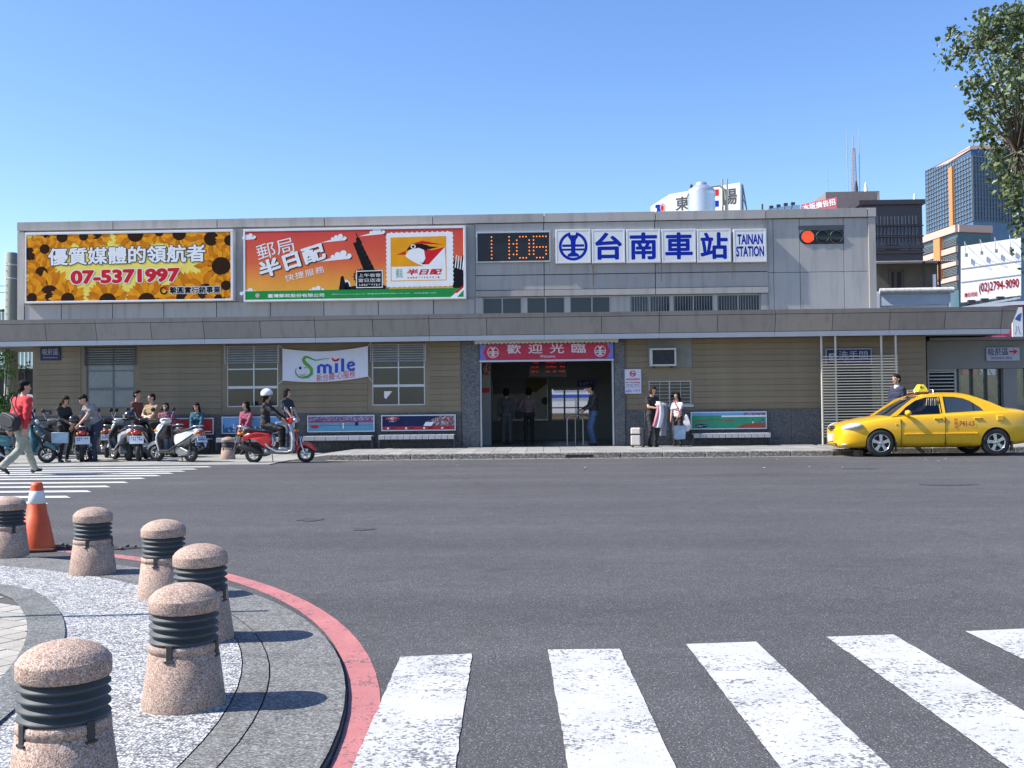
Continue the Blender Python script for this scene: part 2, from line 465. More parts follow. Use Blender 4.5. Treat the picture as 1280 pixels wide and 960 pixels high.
# ---- pavement in front of the station
KY, KZ, WY = 24.75, 0.13, 28.9
XL, XR, KY2 = -5.3, G(1063, 568).x, 25.9
def struct(name, mb, m, **k):
    return tag(mb.build(name, m, **k), kind='structure')
sw = struct('sidewalk', MB().box(XL, XR, KY + .2, 29.2, -.02, KZ - .03).box(XR + .001, 34, KY2 + .2, 31.5, -.02, KZ - .031), M_joint)
slab_w, rows = .43, [(KY + .2, 26.3), (26.3, 27.6), (27.6, 29.0)]
for j, (y0, y1) in enumerate(rows):
    me = MB().box(0, slab_w - .012, y0 + .006, y1 - .006, KZ - .028, KZ).mesh('paving_slab', M_concrete)
    n = int((XR - XL) / slab_w)
    for i in range(n):
        q = link('paving_slab', me, sw, loc=(XL + i * slab_w + .003, 0, random.uniform(-.0025, .0025)))
w2 = .86
for j, (y0, y1) in enumerate([(KY2 + .2, 27.5), (27.5, 29.2), (29.2, 31.4)]):
    me = MB().box(0, w2 - .012, y0 + .006, y1 - .006, KZ - .028, KZ).mesh('paving_slab', M_concrete)
    for i in range(14):
        link('paving_slab', me, sw, loc=(XR + .03 + i * w2, 0, random.uniform(-.0025, .0025)))
# kerb stones
def kerbs(x0, x1, y, L=1.0):
    me = MB().box(0, L - .012, y, y + .194, -.015, KZ + .004).mesh('kerb_stone', M_kerb)
    x = x0
    while x + L < x1 + .2:
        q = link('kerb_stone', me, sw, loc=(x, random.uniform(-.004, .004), random.uniform(-.003, .003)))
        b = q.modifiers.new('bevel', 'BEVEL'); b.width = .018; b.segments = 2
        x += L
kerbs(XL, XR - .15, KY)
kerbs(XR + .1, 32, KY2)
MB().box(XR - .1, XR + .09, KY, KY2 + .2, -.015, KZ + .006).build('kerb_stone', M_kerb, sw, bevel=.02)
MB().poly([(XL, KY - .32, .004), (XR, KY - .24, .004), (XR, KY + .01, .004), (XL, KY + .01, .004)]).build('gutter', M_gutter, sw)
MB().poly([(XR, KY2 - .3, .004), (32, KY2 - .3, .004), (32, KY2 + .01, .004), (XR, KY2 + .01, .004)]).build('gutter', M_gutter, sw)
x0, x1 = G(707, 572).x, G(741, 572).x
MB().box(x0, x1, KY - .004, KY + .05, .015, .085).build('drain_inlet', M_dark, sw)
# flush forecourt on the left where the scooters stand
fc = struct('forecourt', MB().box(-40, XL - .9, 22.9, 29.2, -.02, .02), M_forecourt)
MB().add([(XL - .9, KY, .02), (XL, KY, KZ), (XL, 29.2, KZ), (XL - .9, 29.2, .02), (XL - .9, KY, -.02), (XL, KY, -.02)], [(0, 1, 2, 3), (0, 4, 5, 1)]).build('ramp', M_forecourt, fc)
for k in range(16):                                        # forecourt bays
    x = XL - .9 - .9 * k
    MB().box(x - .008, x, 22.95, 29.1, .018, .0215).build('paving_joint', M_joint, fc)

# ---- rounded traffic island with bollards
ZI = .03; kz = 1 - ZI / CAMH
def circ(c, r, n=128): return [(c[0] * kz + r * kz * math.cos(2 * PI * i / n), c[1] * kz + r * kz * math.sin(2 * PI * i / n)) for i in range(n)]
def sheet(mb, a, b, z):                                    # annulus between two loops
    n = len(a); mb.add([(x, y, z) for x, y in a] + [(x, y, z) for x, y in b], [(i, (i + 1) % n, (i + 1) % n + n, i + n) for i in range(n)]); return mb
cG, rG = (-6.334, 3.391), 5.56
cJ, rJ = (-5.95, 3.523), 4.819
cP, rP = (-6.203, 3.528), 4.934
cI, rI, rT = (-8.4, 2.9), 6.36, 6.17
def hold(loop, c, r):
    out = []
    for x, y in loop:
        d = Vector((x - c[0] * kz, y - c[1] * kz))
        if d.length > r: d = d.normalized() * r
        out.append((c[0] * kz + d.x, c[1] * kz + d.y))
    return out
isl = struct('traffic_island', MB().slabz(circ(cG, rG), -.01, ZI - .008), M_joint)
sheet(MB(), circ(cG, rG - .006), circ(cJ, rJ + .004), ZI).build('kerb_band', M_aggr, isl)
sheet(MB(), circ(cJ, rJ - .003), hold(circ(cP, rP + .006), cJ, rJ - .012), ZI).build('kerb_band', M_aggr, isl)
inner = hold(circ(cI, rI), cP, rP - .7); tile = hold(circ(cI, rT), cP, rP - .89)
MB().poly([(x, y, ZI + .001) for x, y in hold(circ(cP, rP), cJ, rJ - .016)]).build('pebble_bed', M_pebble, isl)
sheet(MB(), [(x, y) for x, y in inner], tile, ZI + .012).build('inner_band', M_aggr2, isl)
# cream pavers laid on the slant inside the inner band (the band overlaps the cut edge)
pb = MB().poly([(x, y, ZI + .004) for x, y in hold(circ(cI, rT + .1), cP, rP - .8)]).build('paver_bed', M_joint, isl)
ang = rad(62.0); ca, sa = math.cos(ang), math.sin(ang); tw, tl = .15, .15
me = MB().box(.004, tl - .004, .004, tw - .004, ZI - .01, ZI + .009).mesh('paver', M_tile)
cand = []
for i in range(-60, 60):
    for j in range(-60, 60):
        lx, ly = i * tl, j * tw
        x, y = -3.6 + lx * ca - ly * sa, 5.9 + lx * sa + ly * ca
        cx, cy = x + .075 * ca - .075 * sa, y + .075 * sa + .075 * ca
        if math.hypot(cx - cI[0] * kz, cy - cI[1] * kz) < rT * kz + .075 and math.hypot(cx - cP[0] * kz, cy - cP[1] * kz) < 3.95:
            cand.append((math.hypot(cx + 2.9, cy - 5.6), x, y))
cand.sort()
for d, x, y in cand[:290]:
    link('paver', me, isl, loc=(x, y, random.uniform(-.002, .0015)), rot=(0, 0, ang))
far = MB()
for d, x, y in cand[290:]:
    far.add([(x + a * ca - b * sa, y + a * sa + b * ca, ZI + .009) for a, b in ((.004, .004), (tl - .004, .004), (tl - .004, tw - .004), (.004, tw - .004))], [(0, 1, 2, 3)])
q = far.build('paver_field', M_tile, isl); q['kind'] = 'stuff'
# red no-stopping line on the road round the island
def circ0(c, r, n=128): return [(c[0] + r * math.cos(2 * PI * i / n), c[1] + r * math.sin(2 * PI * i / n)) for i in range(n)]
sheet(MB(), circ0((-7.152, 3.162), 6.546), circ0((-7.152, 3.162), 6.415), .0022).build('red_line', M_redpaint, road)

# ---- bollards
M_granite = mat_stone('pink_granite', (0.17, 0.115, 0.09), (0.38, 0.25, 0.185), (0.45, 0.315, 0.245), (0.56, 0.48, 0.42), 270.0, 0.85, 0.4, 0.003)
M_rubber = pm('black_rubber', (0.048, 0.053, 0.056), 0.6, 0.3, 6.0)
M_strap = pm('black_strap', (0.035, 0.035, 0.036), 0.5, 0.3, 20, metal=0.3)
def make_bollard():
    root = thing('bollard', 'x', 'bollard')
    b = MB().lathe([(.162, 0), (.163, .01), (.137, .213), (.132, .215), (.132, .221), (.137, .223), (.135, .25), (.10, .252)], 40)
    b.build('base', M_granite, root, world=False)
    prof = [(.118, .248)]
    for k in range(4):
        z = .252 + k * .031
        prof += [(.112, z), (.128, z + .003), (.1345, z + .007), (.1345, z + .011), (.130, z + .015), (.113, z + .027)]
    prof += [(.112, .378)]
    MB().lathe(prof, 40).build('rubber_sleeve', M_rubber, root, world=False)
    capp = [(.10, .375), (.134, .377), (.137, .383), (.1372, .424), (.1368, .4265), (.1345, .4305), (.1335, .4312), (.124, .444), (.106, .459), (.080, .472), (.048, .481), (.016, .4855), (.004, .486)]
    MB().lathe(capp, 40).build('cap', M_granite, root, world=False)
    for k in range(4):
        a = rad(-110 + 90 * k)
        M = Matrix.Rotation(a, 4, 'Z')
        MB().box(.130, .139, -.013, .013, .195, .262).box(.133, .143, -.02, .02, .196, .204).xf(M).build('clamp', M_strap, root, world=False, bevel=.002)
    return root
proto = make_bollard()
spots = [((-4.571, 8.648), 'pink granite bollard cut off by the left edge beside the traffic cone', 1.0),
         ((-3.431, 7.717), 'pink granite bollard just right of the orange traffic cone', 1.0),
         ((-2.522, 6.733), 'pink granite bollard partly hidden behind the bollard in front, second right of the cone', 1.0),
         ((-1.849, 5.474), 'pink granite bollard peeking out to the right behind the bollard nearest the zebra crossing', 1.0),
         ((-1.511, 4.252), 'large pink granite bollard with whole black sleeve, second nearest to the camera', 1.0),
         ((-1.516, 3.205), 'nearest pink granite bollard, cut off at the bottom left corner', 1.0),
         ((-8.056, 25.874), 'small far bollard between the parked scooters and the red scooter', 1.12)]
for i, ((x, y), lab, s) in enumerate(spots):
    o = proto if i == 0 else copy_tree(proto)
    k = kz if i < 6 else .985
    o.location = (x * k, y * k, ZI + .001 if i < 6 else .02)
    o.rotation_euler = (random.uniform(-.012, .012), random.uniform(-.012, .012), random.uniform(0, 6.28) if i != 4 else .28)
    o.scale = (s, s, s * random.uniform(.985, 1.015))
    tag(o, lab, 'bollard', 'granite bollards with rubber sleeves')

# ---- traffic cone
c = G(46, 688)
t = thing('traffic_cone', 'orange traffic cone with a white band beside the broken asphalt', 'traffic cone', (c.x, c.y, .002), .3)
M_cone = pm('orange_plastic', (0.62, 0.085, 0.015), 0.5, 0.2, 6.0)
MB().lathe([(.150, .025), (.146, .045), (.095, .30), (.0895, .305), (.05, .565), (.043, .59), (.032, .592)], 32).build('cone_body', M_cone, t, world=False)
MB().lathe([(.0735, .41), (.0758, .412), (.0575, .52), (.0555, .522)], 32, caps=False).build('reflective_band', pm('white_band', (0.72, 0.76, 0.72), 0.5), t, world=False)
MB().box(-.17, .17, -.17, .17, 0, .028).build('base', pm('cone_base', (0.10, 0.03, 0.015), 0.8), t, world=False, bevel=.02)

# ---- sign post just left of the frame; its thin shadow runs across the pebbles
c = Vector((-4.3, 5.86, 0)) * kz
t = thing('sign_post', 'slim grey sign post left of the bollards whose thin shadow crosses the pebbles', 'sign post', (c.x, c.y, ZI))
M_galv = pm('galvanised', (0.42, 0.43, 0.44), 0.45, 0.2, 8, metal=0.6)
MB().tube([(0, 0, 0), (0, 0, 2.55)], .022, 12).build('post', M_galv, t, world=False)
MB().box(-.09, .09, -.09, .09, 0, .012).build('foot_plate', M_galv, t, world=False)
# ================================================================== STATION BUILDING
def RC(u0, u1, v0, v1, Y):
    um, vm = (u0 + u1) / 2, (v0 + v1) / 2
    return P(u0, vm, Y).x, P(u1, vm, Y).x, P(um, v1, Y).z, P(um, v0, Y).z          # x0,x1,z0,z1
def lev(vs, Y): return sum(P(u, v, Y).z for u, v in vs) / len(vs)
YC, YC2, YU = 28.2, 28.38, 29.3
zct = lev([(60, 399.5), (320, 393.3), (640, 388.5), (960, 387.5), (1200, 386.5)], YC)
zc1 = lev([(60, 405.5), (320, 400), (640, 394.8), (960, 393), (1200, 392)], YC + .03)
zc2 = lev([(60, 426), (320, 421.5), (640, 417), (960, 415), (1200, 414)], YC2)
zcb = lev([(60, 433), (320, 428.5), (640, 423), (960, 421), (1200, 421)], YC2)
zrt = lev([(22, 280), (320, 271), (640, 264), (960, 262), (1095, 262)], YU)
zr1 = lev([(320, 285), (640, 277.5), (960, 274.5)], YU)
zu1 = lev([(640, 343), (900, 341)], YU); zu2 = lev([(640, 362), (900, 360)], YU); zu3 = lev([(640, 370.5), (900, 368)], YU)
zub = zct - .25

M_panel = pm('grey_cladding', (0.42, 0.392, 0.36), 0.5, 0.08, 0.6, rnd=0.16, streak=0.55)
M_panel2 = pm('grey_cladding_side', (0.42, 0.40, 0.375), 0.5, 0.10, 0.8, rnd=0.06, streak=0.45)
M_fascia = pm('fascia_cladding', (0.31, 0.28, 0.245), 0.5, 0.12, 0.25, rnd=0.14, streak=0.45)
M_silver = pm('silver_trim', (0.52, 0.50, 0.47), 0.45, 0.08, 2.0, metal=0.1)
M_seam = pm('seam_backing', (0.05, 0.05, 0.05), 0.9)
M_wall = pm('tan_wall', (0.215, 0.172, 0.110), 0.8, 0.14, 1.2, 0.15, 60)
M_board = pm('tan_siding', (0.225, 0.180, 0.115), 0.75, 0.14, 2.0, 0.15, 50, rnd=0.14, streak=0.12)
M_wains = mat_stone('grey_granite_wainscot', (0.05, 0.053, 0.057), (0.085, 0.088, 0.092), (0.12, 0.123, 0.127), (0.17, 0.17, 0.17), 70.0, 0.7, 0.25)
M_pillar = mat_stone('grey_granite_pillar', (0.06, 0.063, 0.067), (0.11, 0.113, 0.117), (0.15, 0.153, 0.157), (0.21, 0.21, 0.21), 60.0, 0.75, 0.3)
M_alu = pm('aluminium_frame', (0.50, 0.51, 0.52), 0.4, 0.08, 6, metal=0.5)
M_grey_frame = pm('grey_window_frame', (0.33, 0.335, 0.33), 0.5, 0.1, 6)
M_glass = pm('dark_window_glass', (0.020, 0.025, 0.032), 0.06, 0.4, 0.8)
M_frost = pm('frosted_glass', (0.20, 0.225, 0.21), 0.25, 0.25, 0.9)
M_slat = pm('louvre_slat', (0.46, 0.46, 0.45), 0.5, 0.1, 4)
M_soffit = pm('soffit', (0.20, 0.195, 0.185), 0.8)
M_roof = pm('roof_felt', (0.22, 0.215, 0.20), 0.9, 0.2, 0.6)

xl_up, xr_up = P(22, 340, YU).x, P(1095, 320, YU).x
st = thing('station_building', 'long low grey railway station with a wide canopy and central entrance', 'station', (0, WY, 0))
# ---- upper block
xm0, xm1 = P(594, 330, YU).x, P(960, 330, YU).x
MB().box(xl_up + .02, xr_up - .02, YU + .16, 34.8, zub, zrt - .06).build('upper_block', M_seam, st)
MB().box(xl_up + .1, xr_up - .1, YU + .3, 34.7, zrt - .06, zrt - .02).build('roof', M_roof, st)
def panel(x0, x1, z0, z1, y, m=M_panel, g=.010, name='wall_panel', d=.05, bev=.004):
    return MB().box(x0 + g, x1 - g, y, y + d, z0 + g, z1 - g).build(name, m, st, bevel=bev)
us = [22, 142, 272, 406, 541, 680, 819, 957, 1084, 1095]
xs = [P(u, 270, YU).x for u in us]
for a, b in zip(xs[:-1], xs[1:]):
    panel(a, b, zr1, zrt, YU - .05, name='coping_panel', d=.35)
panel(xl_up, P(31, 340, YU).x, zct - .05, zr1, YU - .04, d=.2)                    # left end frame
us = [31, 77, 141, 205, 271, 338, 405, 473, 542, 594]
zl = lev([(141, 380.5), (405, 375.5), (542, 373)], YU)
xs = [P(u, 388, YU).x for u in us]
for a, b in zip(xs[:-1], xs[1:]): panel(a, b, zub, zl, YU - .02)
panel(P(31, 330, YU).x, xm0, zl, zr1, YU + .06, m=M_panel2, g=.0)                  # field behind the billboards
us = [594, 680, 819, 960]; xs = [P(u, 330, YU).x for u in us]
for a, b in zip(xs[:-1], xs[1:]):
    panel(a, b, zu1, zr1, YU)
    panel(a, b, zu2, zu1, YU + .004)
    panel(a, b, zu3, zu2, YU - .05, name='sill_panel', d=.12)
# clerestory strip
xw0, xw1 = P(594, 380, YU).x, P(960, 380, YU).x
panel(xw0, P(603.5, 380, YU).x, zub, zu3, YU + .0, g=.002)
panel(P(763.5, 380, YU).x, P(787.5, 380, YU).x, zub, zu3, YU + .04, g=.002)
panel(P(951.5, 380, YU).x, xw1, zub, zu3, YU + .0, g=.002)
for pair in [((604, 627), (628.5, 652)), ((659, 681), (683, 706)), ((713, 739), (741, 763)), ((788, 811), (812.5, 838)), ((842, 866), (868, 892)), ((897, 922), (924, 951))]:
    x0, x1 = P(pair[0][0] - 1, 380, YU).x, P(pair[1][1] + .5, 380, YU).x
    xm = (P(pair[0][1], 380, YU).x + P(pair[1][0], 380, YU).x) / 2
    f = MB()
    for x in (x0 + .018, xm, x1 - .018): f.box(x - .018, x + .018, YU + .05, YU + .10, zub, zu3 - .001)
    f.box(x0 + .037, x1 - .037, YU + .051, YU + .099, zu3 - .04, zu3 - .001)
    fr = f.build('clerestory_window', M_grey_frame, st)
    for a, b in ((x0 + .036, xm - .018), (xm + .018, x1 - .036)):
        MB().box(a, b, YU + .075, YU + .085, zub, zu3 - .04).build('pane', M_glass, fr)
    if pair[0][0] > 780:                                                           # security bars
        g = MB(); x = x0 + .06
        while x < x1 - .05: g.box(x, x + .008, YU + .06, YU + .066, zub, zu3 - .04); x += .075
        g.box(x0 + .037, x1 - .037, YU + .0555, YU + .0595, zub + .30, zub + .33)
        g.build('bars', M_slat, fr)
for a, b in ((652, 659), (706, 713), (838, 842), (892, 897)):
    panel(P(a, 380, YU).x, P(b, 380, YU).x, zub, zu3, YU + .03, g=.002)
# right field, set back
YR = YU + .03
us = [960, 967, 1000, 1055, 1086]; xs = [P(u, 330, YR).x for u in us]
zmid = P(1020, 340, YR).z
for i, (a, b) in enumerate(zip(xs[:-1], xs[1:])):
    panel(a, b, zmid, zr1, YR, m=M_panel2, g=.006); panel(a, b, zub, zmid, YR, m=M_panel2, g=.006)
panel(P(1086, 330, YU).x, xr_up, zub, zr1, YU - .02, d=.25, g=.004)
MB().box(xm1 - .01, xm1 + .005, YU, YR + .05, zub, zr1).build('return_panel', M_panel, st)

# ---- canopy
XC0, XC1 = -17.5, P(1274, 388, YC).x
def fascia(x0, x1, y0, z0, y1, z1, m, name, g=.008, t=.025, end=0.0):
    e = end
    mb = MB().add([(x0 + g, y0, z0 + g), (x1 - g - e, y0, z0 + g), (x1 - g, y1, z1 - g), (x0 + g, y1, z1 - g), (x0 + g, y0 + t, z0 + g), (x1 - g - e, y0 + t, z0 + g), (x1 - g, y1 + t, z1 - g), (x0 + g, y1 + t, z1 - g)],
                  [(0, 1, 2, 3), (4, 7, 6, 5), (0, 4, 5, 1), (1, 5, 6, 2), (2, 6, 7, 3), (3, 7, 4, 0)])
    return mb.build(name, m, st)
full = [-158, -16, 118, 253, 392.5, 535.7, 680, 824.5, 970, 1113.7, 1254]
half = [-90, 55, 187, 324, 465, 608, 752, 897.5, 1042, 1183]
xf_ = [P(u, 400, YC).x for u in full]; xh = [P(u, 405, YC).x for u in half]
ed = [XC0] + xf_ + [XC1]
for i, (a, b) in enumerate(zip(ed[:-1], ed[1:])):
    last = i == len(ed) - 2
    fascia(a, b, YC + .03, zc1, YC, zct, M_fascia, 'fascia_top_panel', end=.03 if last else 0)
    fascia(a, b - (.17 if last else 0), YC2 - .02, zcb, YC2, zc2, M_silver, 'drip_trim', g=.004, end=.03 if last else 0)
ed = sorted([XC0] + xf_ + xh + [XC1])
for i, (a, b) in enumerate(zip(ed[:-1], ed[1:])):
    fascia(a, b - (.03 if i == len(ed) - 2 else 0), YC2 - .008, zc2, YC + .035, zc1, M_fascia, 'fascia_panel', end=.14 if i == len(ed) - 2 else 0)
q = MB().add([(XC0, YC + .06, zct - .03), (XC1 - .05, YC + .06, zct - .03), (XC1 - .05, YC + .06, zc1), (XC1 - .22, YC2 + .03, zcb + .02), (XC0, YC2 + .03, zcb + .02), (XC0, YC + .06, zc1)],
             [(0, 1, 2, 5), (5, 2, 3, 4)]).build('fascia_backing', M_seam, st)
MB().box(XC0, XC1 - .25, YC2 + .04, 31.5, zcb + .03, zcb + .08).build('soffit', M_soffit, st)
MB().box(XC0, XC1 - .04, YC + .07, YU - .07, zct - .1, zct - .06).build('canopy_top', M_roof, st)
MB().box(xr_up, XC1 - .05, YU - .07, 31.5, zct - .1, zct - .06).build('canopy_top', M_roof, st)
MB().add([(XC1 - .02, YC + .05, zct - .02), (XC1 - .02, 31.4, zct - .02), (XC1 - .2, 31.4, zcb + .03), (XC1 - .2, YC2 + .03, zcb + .03)], [(0, 1, 2, 3)]).build('canopy_end', M_fascia, st)

# ---- ground floor wall with its openings
zs = zcb + .03                                                                      # soffit underside
wl = P(41, 500, WY).x; wr = P(1158, 480, WY).x
zw_top = lev([(317, 431.5), (498, 430)], WY); zw_bot = lev([(317, 508), (498, 507)], WY)
zwain = lev([(500, 516), (900, 511), (350, 519)], WY)
xd0, xd1 = P(600, 500, WY).x, P(768, 500, WY).x
winx = [(P(a, 470, WY).x, P(b, 470, WY).x) for a, b in ((108, 168), (283.5, 347.5), (465, 531))]
w4 = RC(811, 864, 476, 506, WY); ac = RC(811, 864, 426, 459, WY)
z0 = .0
def wall_seg(mb, x0, x1, za, zb): mb.box(x0, x1, WY, WY + .22, za, zb)
w = MB(); w2_ = MB()
prev = wl
for a, b in winx:
    wall_seg(w, prev, a, z0, zs); wall_seg(w, a, b, z0, zw_bot); wall_seg(w, a, b, zw_top, zs); prev = b
wall_seg(w, prev, xd0 - .02, z0, zs)
wall_seg(w2_, xd1 + .02, w4[0], z0, zs); wall_seg(w2_, w4[0], w4[1], z0, w4[2]); wall_seg(w2_, w4[0], w4[1], w4[3], zs); wall_seg(w2_, w4[1], wr, z0, zs)
w.build('wall', M_wall, st); w2_.build('wall', M_wall, st)
MB().box(wl, wl + .2, WY + .22, 37, 0, zs).build('end_wall', M_wall, st)
MB().box(wl + .2, wr, 36.9, 37.1, 0, 1.0).box(wl + .2, -8, 36.9, 37.1, 1.0, zs).build('rear_wall', M_wall, st)
# siding boards
bh = .166
def boards(u0, u1, holes=()):
    x0, x1 = P(u0, 470, WY).x, P(u1, 470, WY).x
    z = zwain + .012; cache = {}
    while z + bh * .5 < zs:
        h = min(bh, zs - z - .004)
        spans = [(x0, x1)]
        for hx0, hx1, hz0, hz1 in holes:
            if z < hz1 and z + h > hz0:
                spans = [s for a, b in spans for s in ((a, min(b, hx0)), (max(a, hx1), b)) if s[1] - s[0] > .03]
        for a, b in spans:
            k = (round(a, 3), round(b, 3), round(h, 3))
            if k not in cache:
                L = b - a
                cache[k] = MB().add([(0, -.008, 0), (L, -.008, 0), (L, -.016, h * .06), (0, -.016, h * .06), (0, -.016, h - .008), (L, -.016, h - .008), (L, -.001, h - .002), (0, -.001, h - .002), (0, -.001, 0), (L, -.001, 0)],
                                    [(0, 1, 2, 3), (3, 2, 5, 4), (4, 5, 6, 7), (8, 9, 1, 0), (0, 3, 4, 7, 8), (1, 9, 6, 5, 2)]).mesh('siding_board', M_board)
            link('siding_board', cache[k], st, loc=(a, random.uniform(-.002, .002), z))
        z += bh
for a, b in ((46, 101), (175, 277), (354, 459), (538, 576)): boards(a, b)
boards(783, 1155, holes=[(w4[0] - .08, w4[1] + .08, w4[2] - .1, w4[3] + .06), (ac[0] - .03, ac[1] + .03, ac[2] - .03, zs)])
# granite wainscot blocks with a plinth course
def wains(u0, u1, n):
    x0, x1 = P(u0, 540, WY).x, P(u1, 540, WY).x; zp = .30
    for i in range(n):
        a, b = x0 + (x1 - x0) * i / n, x0 + (x1 - x0) * (i + 1) / n
        MB().box(a + .003, b - .003, WY - .035, WY, zp + .003, zwain - .002).build('wainscot_slab', M_wains, st, bevel=.004)
        MB().box(a + .003, b - .003, WY - .045, WY, .0, zp - .003).build('plinth_slab', M_wains, st, bevel=.004)
wains(42, 577, 12); wains(782, 1156, 9)
# pillars beside the entrance
for u0, u1 in ((578, 599.5), (768.5, 781)):
    x0, x1 = P(u0, 500, WY).x, P(u1, 500, WY).x
    MB().box(x0, x1, WY - .07, WY + .3, 0, zs).build('pillar', M_pillar, st, bevel=.008)
# windows
def window(x0, x1, za, zb, louvre, rails, mull, panes_m, fm, name='window'):
    f = MB(); yf0, yf1 = WY + .02, WY + .075
    t = .028
    f.box(x0, x1, yf0, yf1, zb - t, zb).box(x0, x1, yf0, yf1, za, za + t).box(x0, x0 + t, yf0 + .001, yf1 - .001, za + t, zb - t).box(x1 - t, x1, yf0 + .001, yf1 - .001, za + t, zb - t)
    f.box(mull - t * .6, mull + t * .6, yf0 + .002, yf1 - .002, za + t, zb - t)
    for z, h in rails:
        f.box(x0 + t, mull - t * .6, yf0 + .004, yf1 - .004, z - h / 2, z + h / 2).box(mull + t * .6, x1 - t, yf0 + .004, yf1 - .004, z - h / 2, z + h / 2)
    fr = f.build(name, fm, st)
    zs_ = [za + t] + sorted(z for z, h in rails) + [zb - t]
    k = 0
    for a, b in zip(zs_[:-1], zs_[1:]):
        for xa, xb in ((x0 + t, mull), (mull, x1 - t)):
            MB().box(xa, xb, WY + .045, WY + .05, a, b).build('pane', panes_m[k % len(panes_m)], fr); k += 1
    if louvre:
        n = 8; zt_, zb_ = zb - .02, louvre
        me = MB().add([(x0 - .03, 0, 0), (x1 + .03, 0, 0), (x1 + .03, .05, .028), (x0 - .03, .05, .028), (x0 - .03, .004, -.006), (x1 + .03, .004, -.006), (x1 + .03, .054, .022), (x0 - .03, .054, .022)],
                      [(0, 1, 2, 3), (4, 7, 6, 5), (0, 4, 5, 1), (2, 6, 7, 3)]).mesh('louvre_slat', fm if name == 'frosted_window' else M_slat, WM[st.name].inverted())
        for i in range(n):
            link('louvre_slat', me, fr, loc=(0, WY - .045, zb_ + (zt_ - zb_) * i / (n - 1)))
        MB().box(x0 - .045, x0 - .03, WY - .05, WY + .02, zb_ - .02, zt_ + .04).box(x1 + .03, x1 + .045, WY - .05, WY + .02, zb_ - .02, zt_ + .04).build('louvre_frame', fm if name == 'frosted_window' else M_slat, fr)
    return fr
zl_ = lev([(317, 453.6), (498, 451.7)], WY)
rl = [(lev([(317, 461.6), (498, 459)], WY), .03), (lev([(317, 484.2), (498, 482)], WY), .07)]
for i, (a, b) in enumerate(winx):
    mull = P((141, 317, 498)[i], 470, WY).x
    if i == 0: window(a, b, zw_bot, zw_top, zl_, rl, mull, [M_frost], pm('dark_frame', (0.12, 0.12, 0.125), 0.5), 'frosted_window')
    else: window(a, b, zw_bot, zw_top, zl_, rl, mull, [M_glass], M_alu)
f4 = window(w4[0], w4[1], w4[2], w4[3], None, [], P(837, 490, WY).x, [M_glass], M_alu)
g = MB()
for i in range(1, 7):
    z = w4[2] + (w4[3] - w4[2]) * i / 7; g.tube([(w4[0], WY - .012, z), (w4[1], WY - .012, z)], .007, 6)
for x in (w4[0] + .3, w4[1] - .3): g.box(x - .006, x + .006, WY - .022, WY - .016, w4[2], w4[3])
g.build('window_grille', M_slat, f4)
MB().box(w4[0] - .05, w4[1] + .05, WY - .06, WY + .02, w4[2] - .06, w4[2] - .002).build('sill', M_alu, f4)
# rooms behind the windows
MB().box(wl + .25, xd0 - .3, 31.2, 31.25, .1, zs).build('room_wall', pm('room_paint', (0.30, 0.29, 0.26), 0.9), st)
MB().box(xd1 + .4, wr, 31.2, 31.25, .1, zs).build('room_wall', MT['room_paint'], st)
# paper notice in the open sash of the window left of the entrance
x0, x1, za, zb = RC(480, 489, 489, 498, WY)
MB().add([(x0, WY + .03, za + .03), (x0 + .05, WY + .03, za - .02), (x1, WY + .035, zb - .03), (x1 + .02, WY + .03, zb), (x0, WY + .03, zb)], [(0, 1, 2, 3, 4)]).build('paper_notice', pm('paper', (0.7, 0.7, 0.68), 0.8), st)

# ---- entrance and ticket hall
M_floor = pm('hall_floor', (0.12, 0.125, 0.13), 0.22, 0.2, 3.0)
M_hall = pm('hall_wall', (0.26, 0.265, 0.26), 0.7, 0.1, 1.0)
hx0, hx1, HY = xd0 - .35, xd1 + .35, 35.2
MB().box(hx0, hx1, WY + .0, HY + .1, KZ - .02, KZ + .004).build('hall_floor', M_floor, st)
MB().box(hx0 - .1, hx0, WY + .3, HY, 0, zs).build('hall_wall', M_hall, st)
MB().box(hx1, hx1 + .1, WY + .3, HY, 0, zs).build('hall_wall', M_hall, st)
def HP(u, v): return P(u, v, HY)
o0, o1, p0, p1 = RC(689, 741, 486, 524, HY)
bw = MB().box(hx0, o0, HY, HY + .12, 0, zs).box(o1, hx1, HY, HY + .12, 0, zs).box(o0, o1, HY, HY + .12, 0, p0).box(o0, o1, HY, HY + .12, p1, zs)
bw.build('hall_back_wall', M_hall, st)
f = MB()
for x in (o0, (o0 * .68 + o1 * .32), (o0 * .35 + o1 * .65), o1): f.box(x - .03, x + .03, HY - .03, HY + .05, p0, p1)
f.box(o0, o1, HY - .04, HY + .05, p0 - .06, p0).box(o0, o1, HY - .04, HY + .05, p1, p1 + .05).box(o0, o1, HY - .025, HY + .045, p0 + (p1 - p0) * .36, p0 + (p1 - p0) * .40)
f.build('ticket_window', M_grey_frame, st)
j = MB()
for u in (601, 766.5):
    x = P(u, 500, WY).x; j.box(x - .025, x + .025, WY + .03, WY + .12, KZ, zs)
j.build('door_frame', M_alu, st)
MB().box(xd0, xd1, WY + .05, WY + .3, P(684, 427, WY).z, zs).build('door_lintel', M_wall, st)
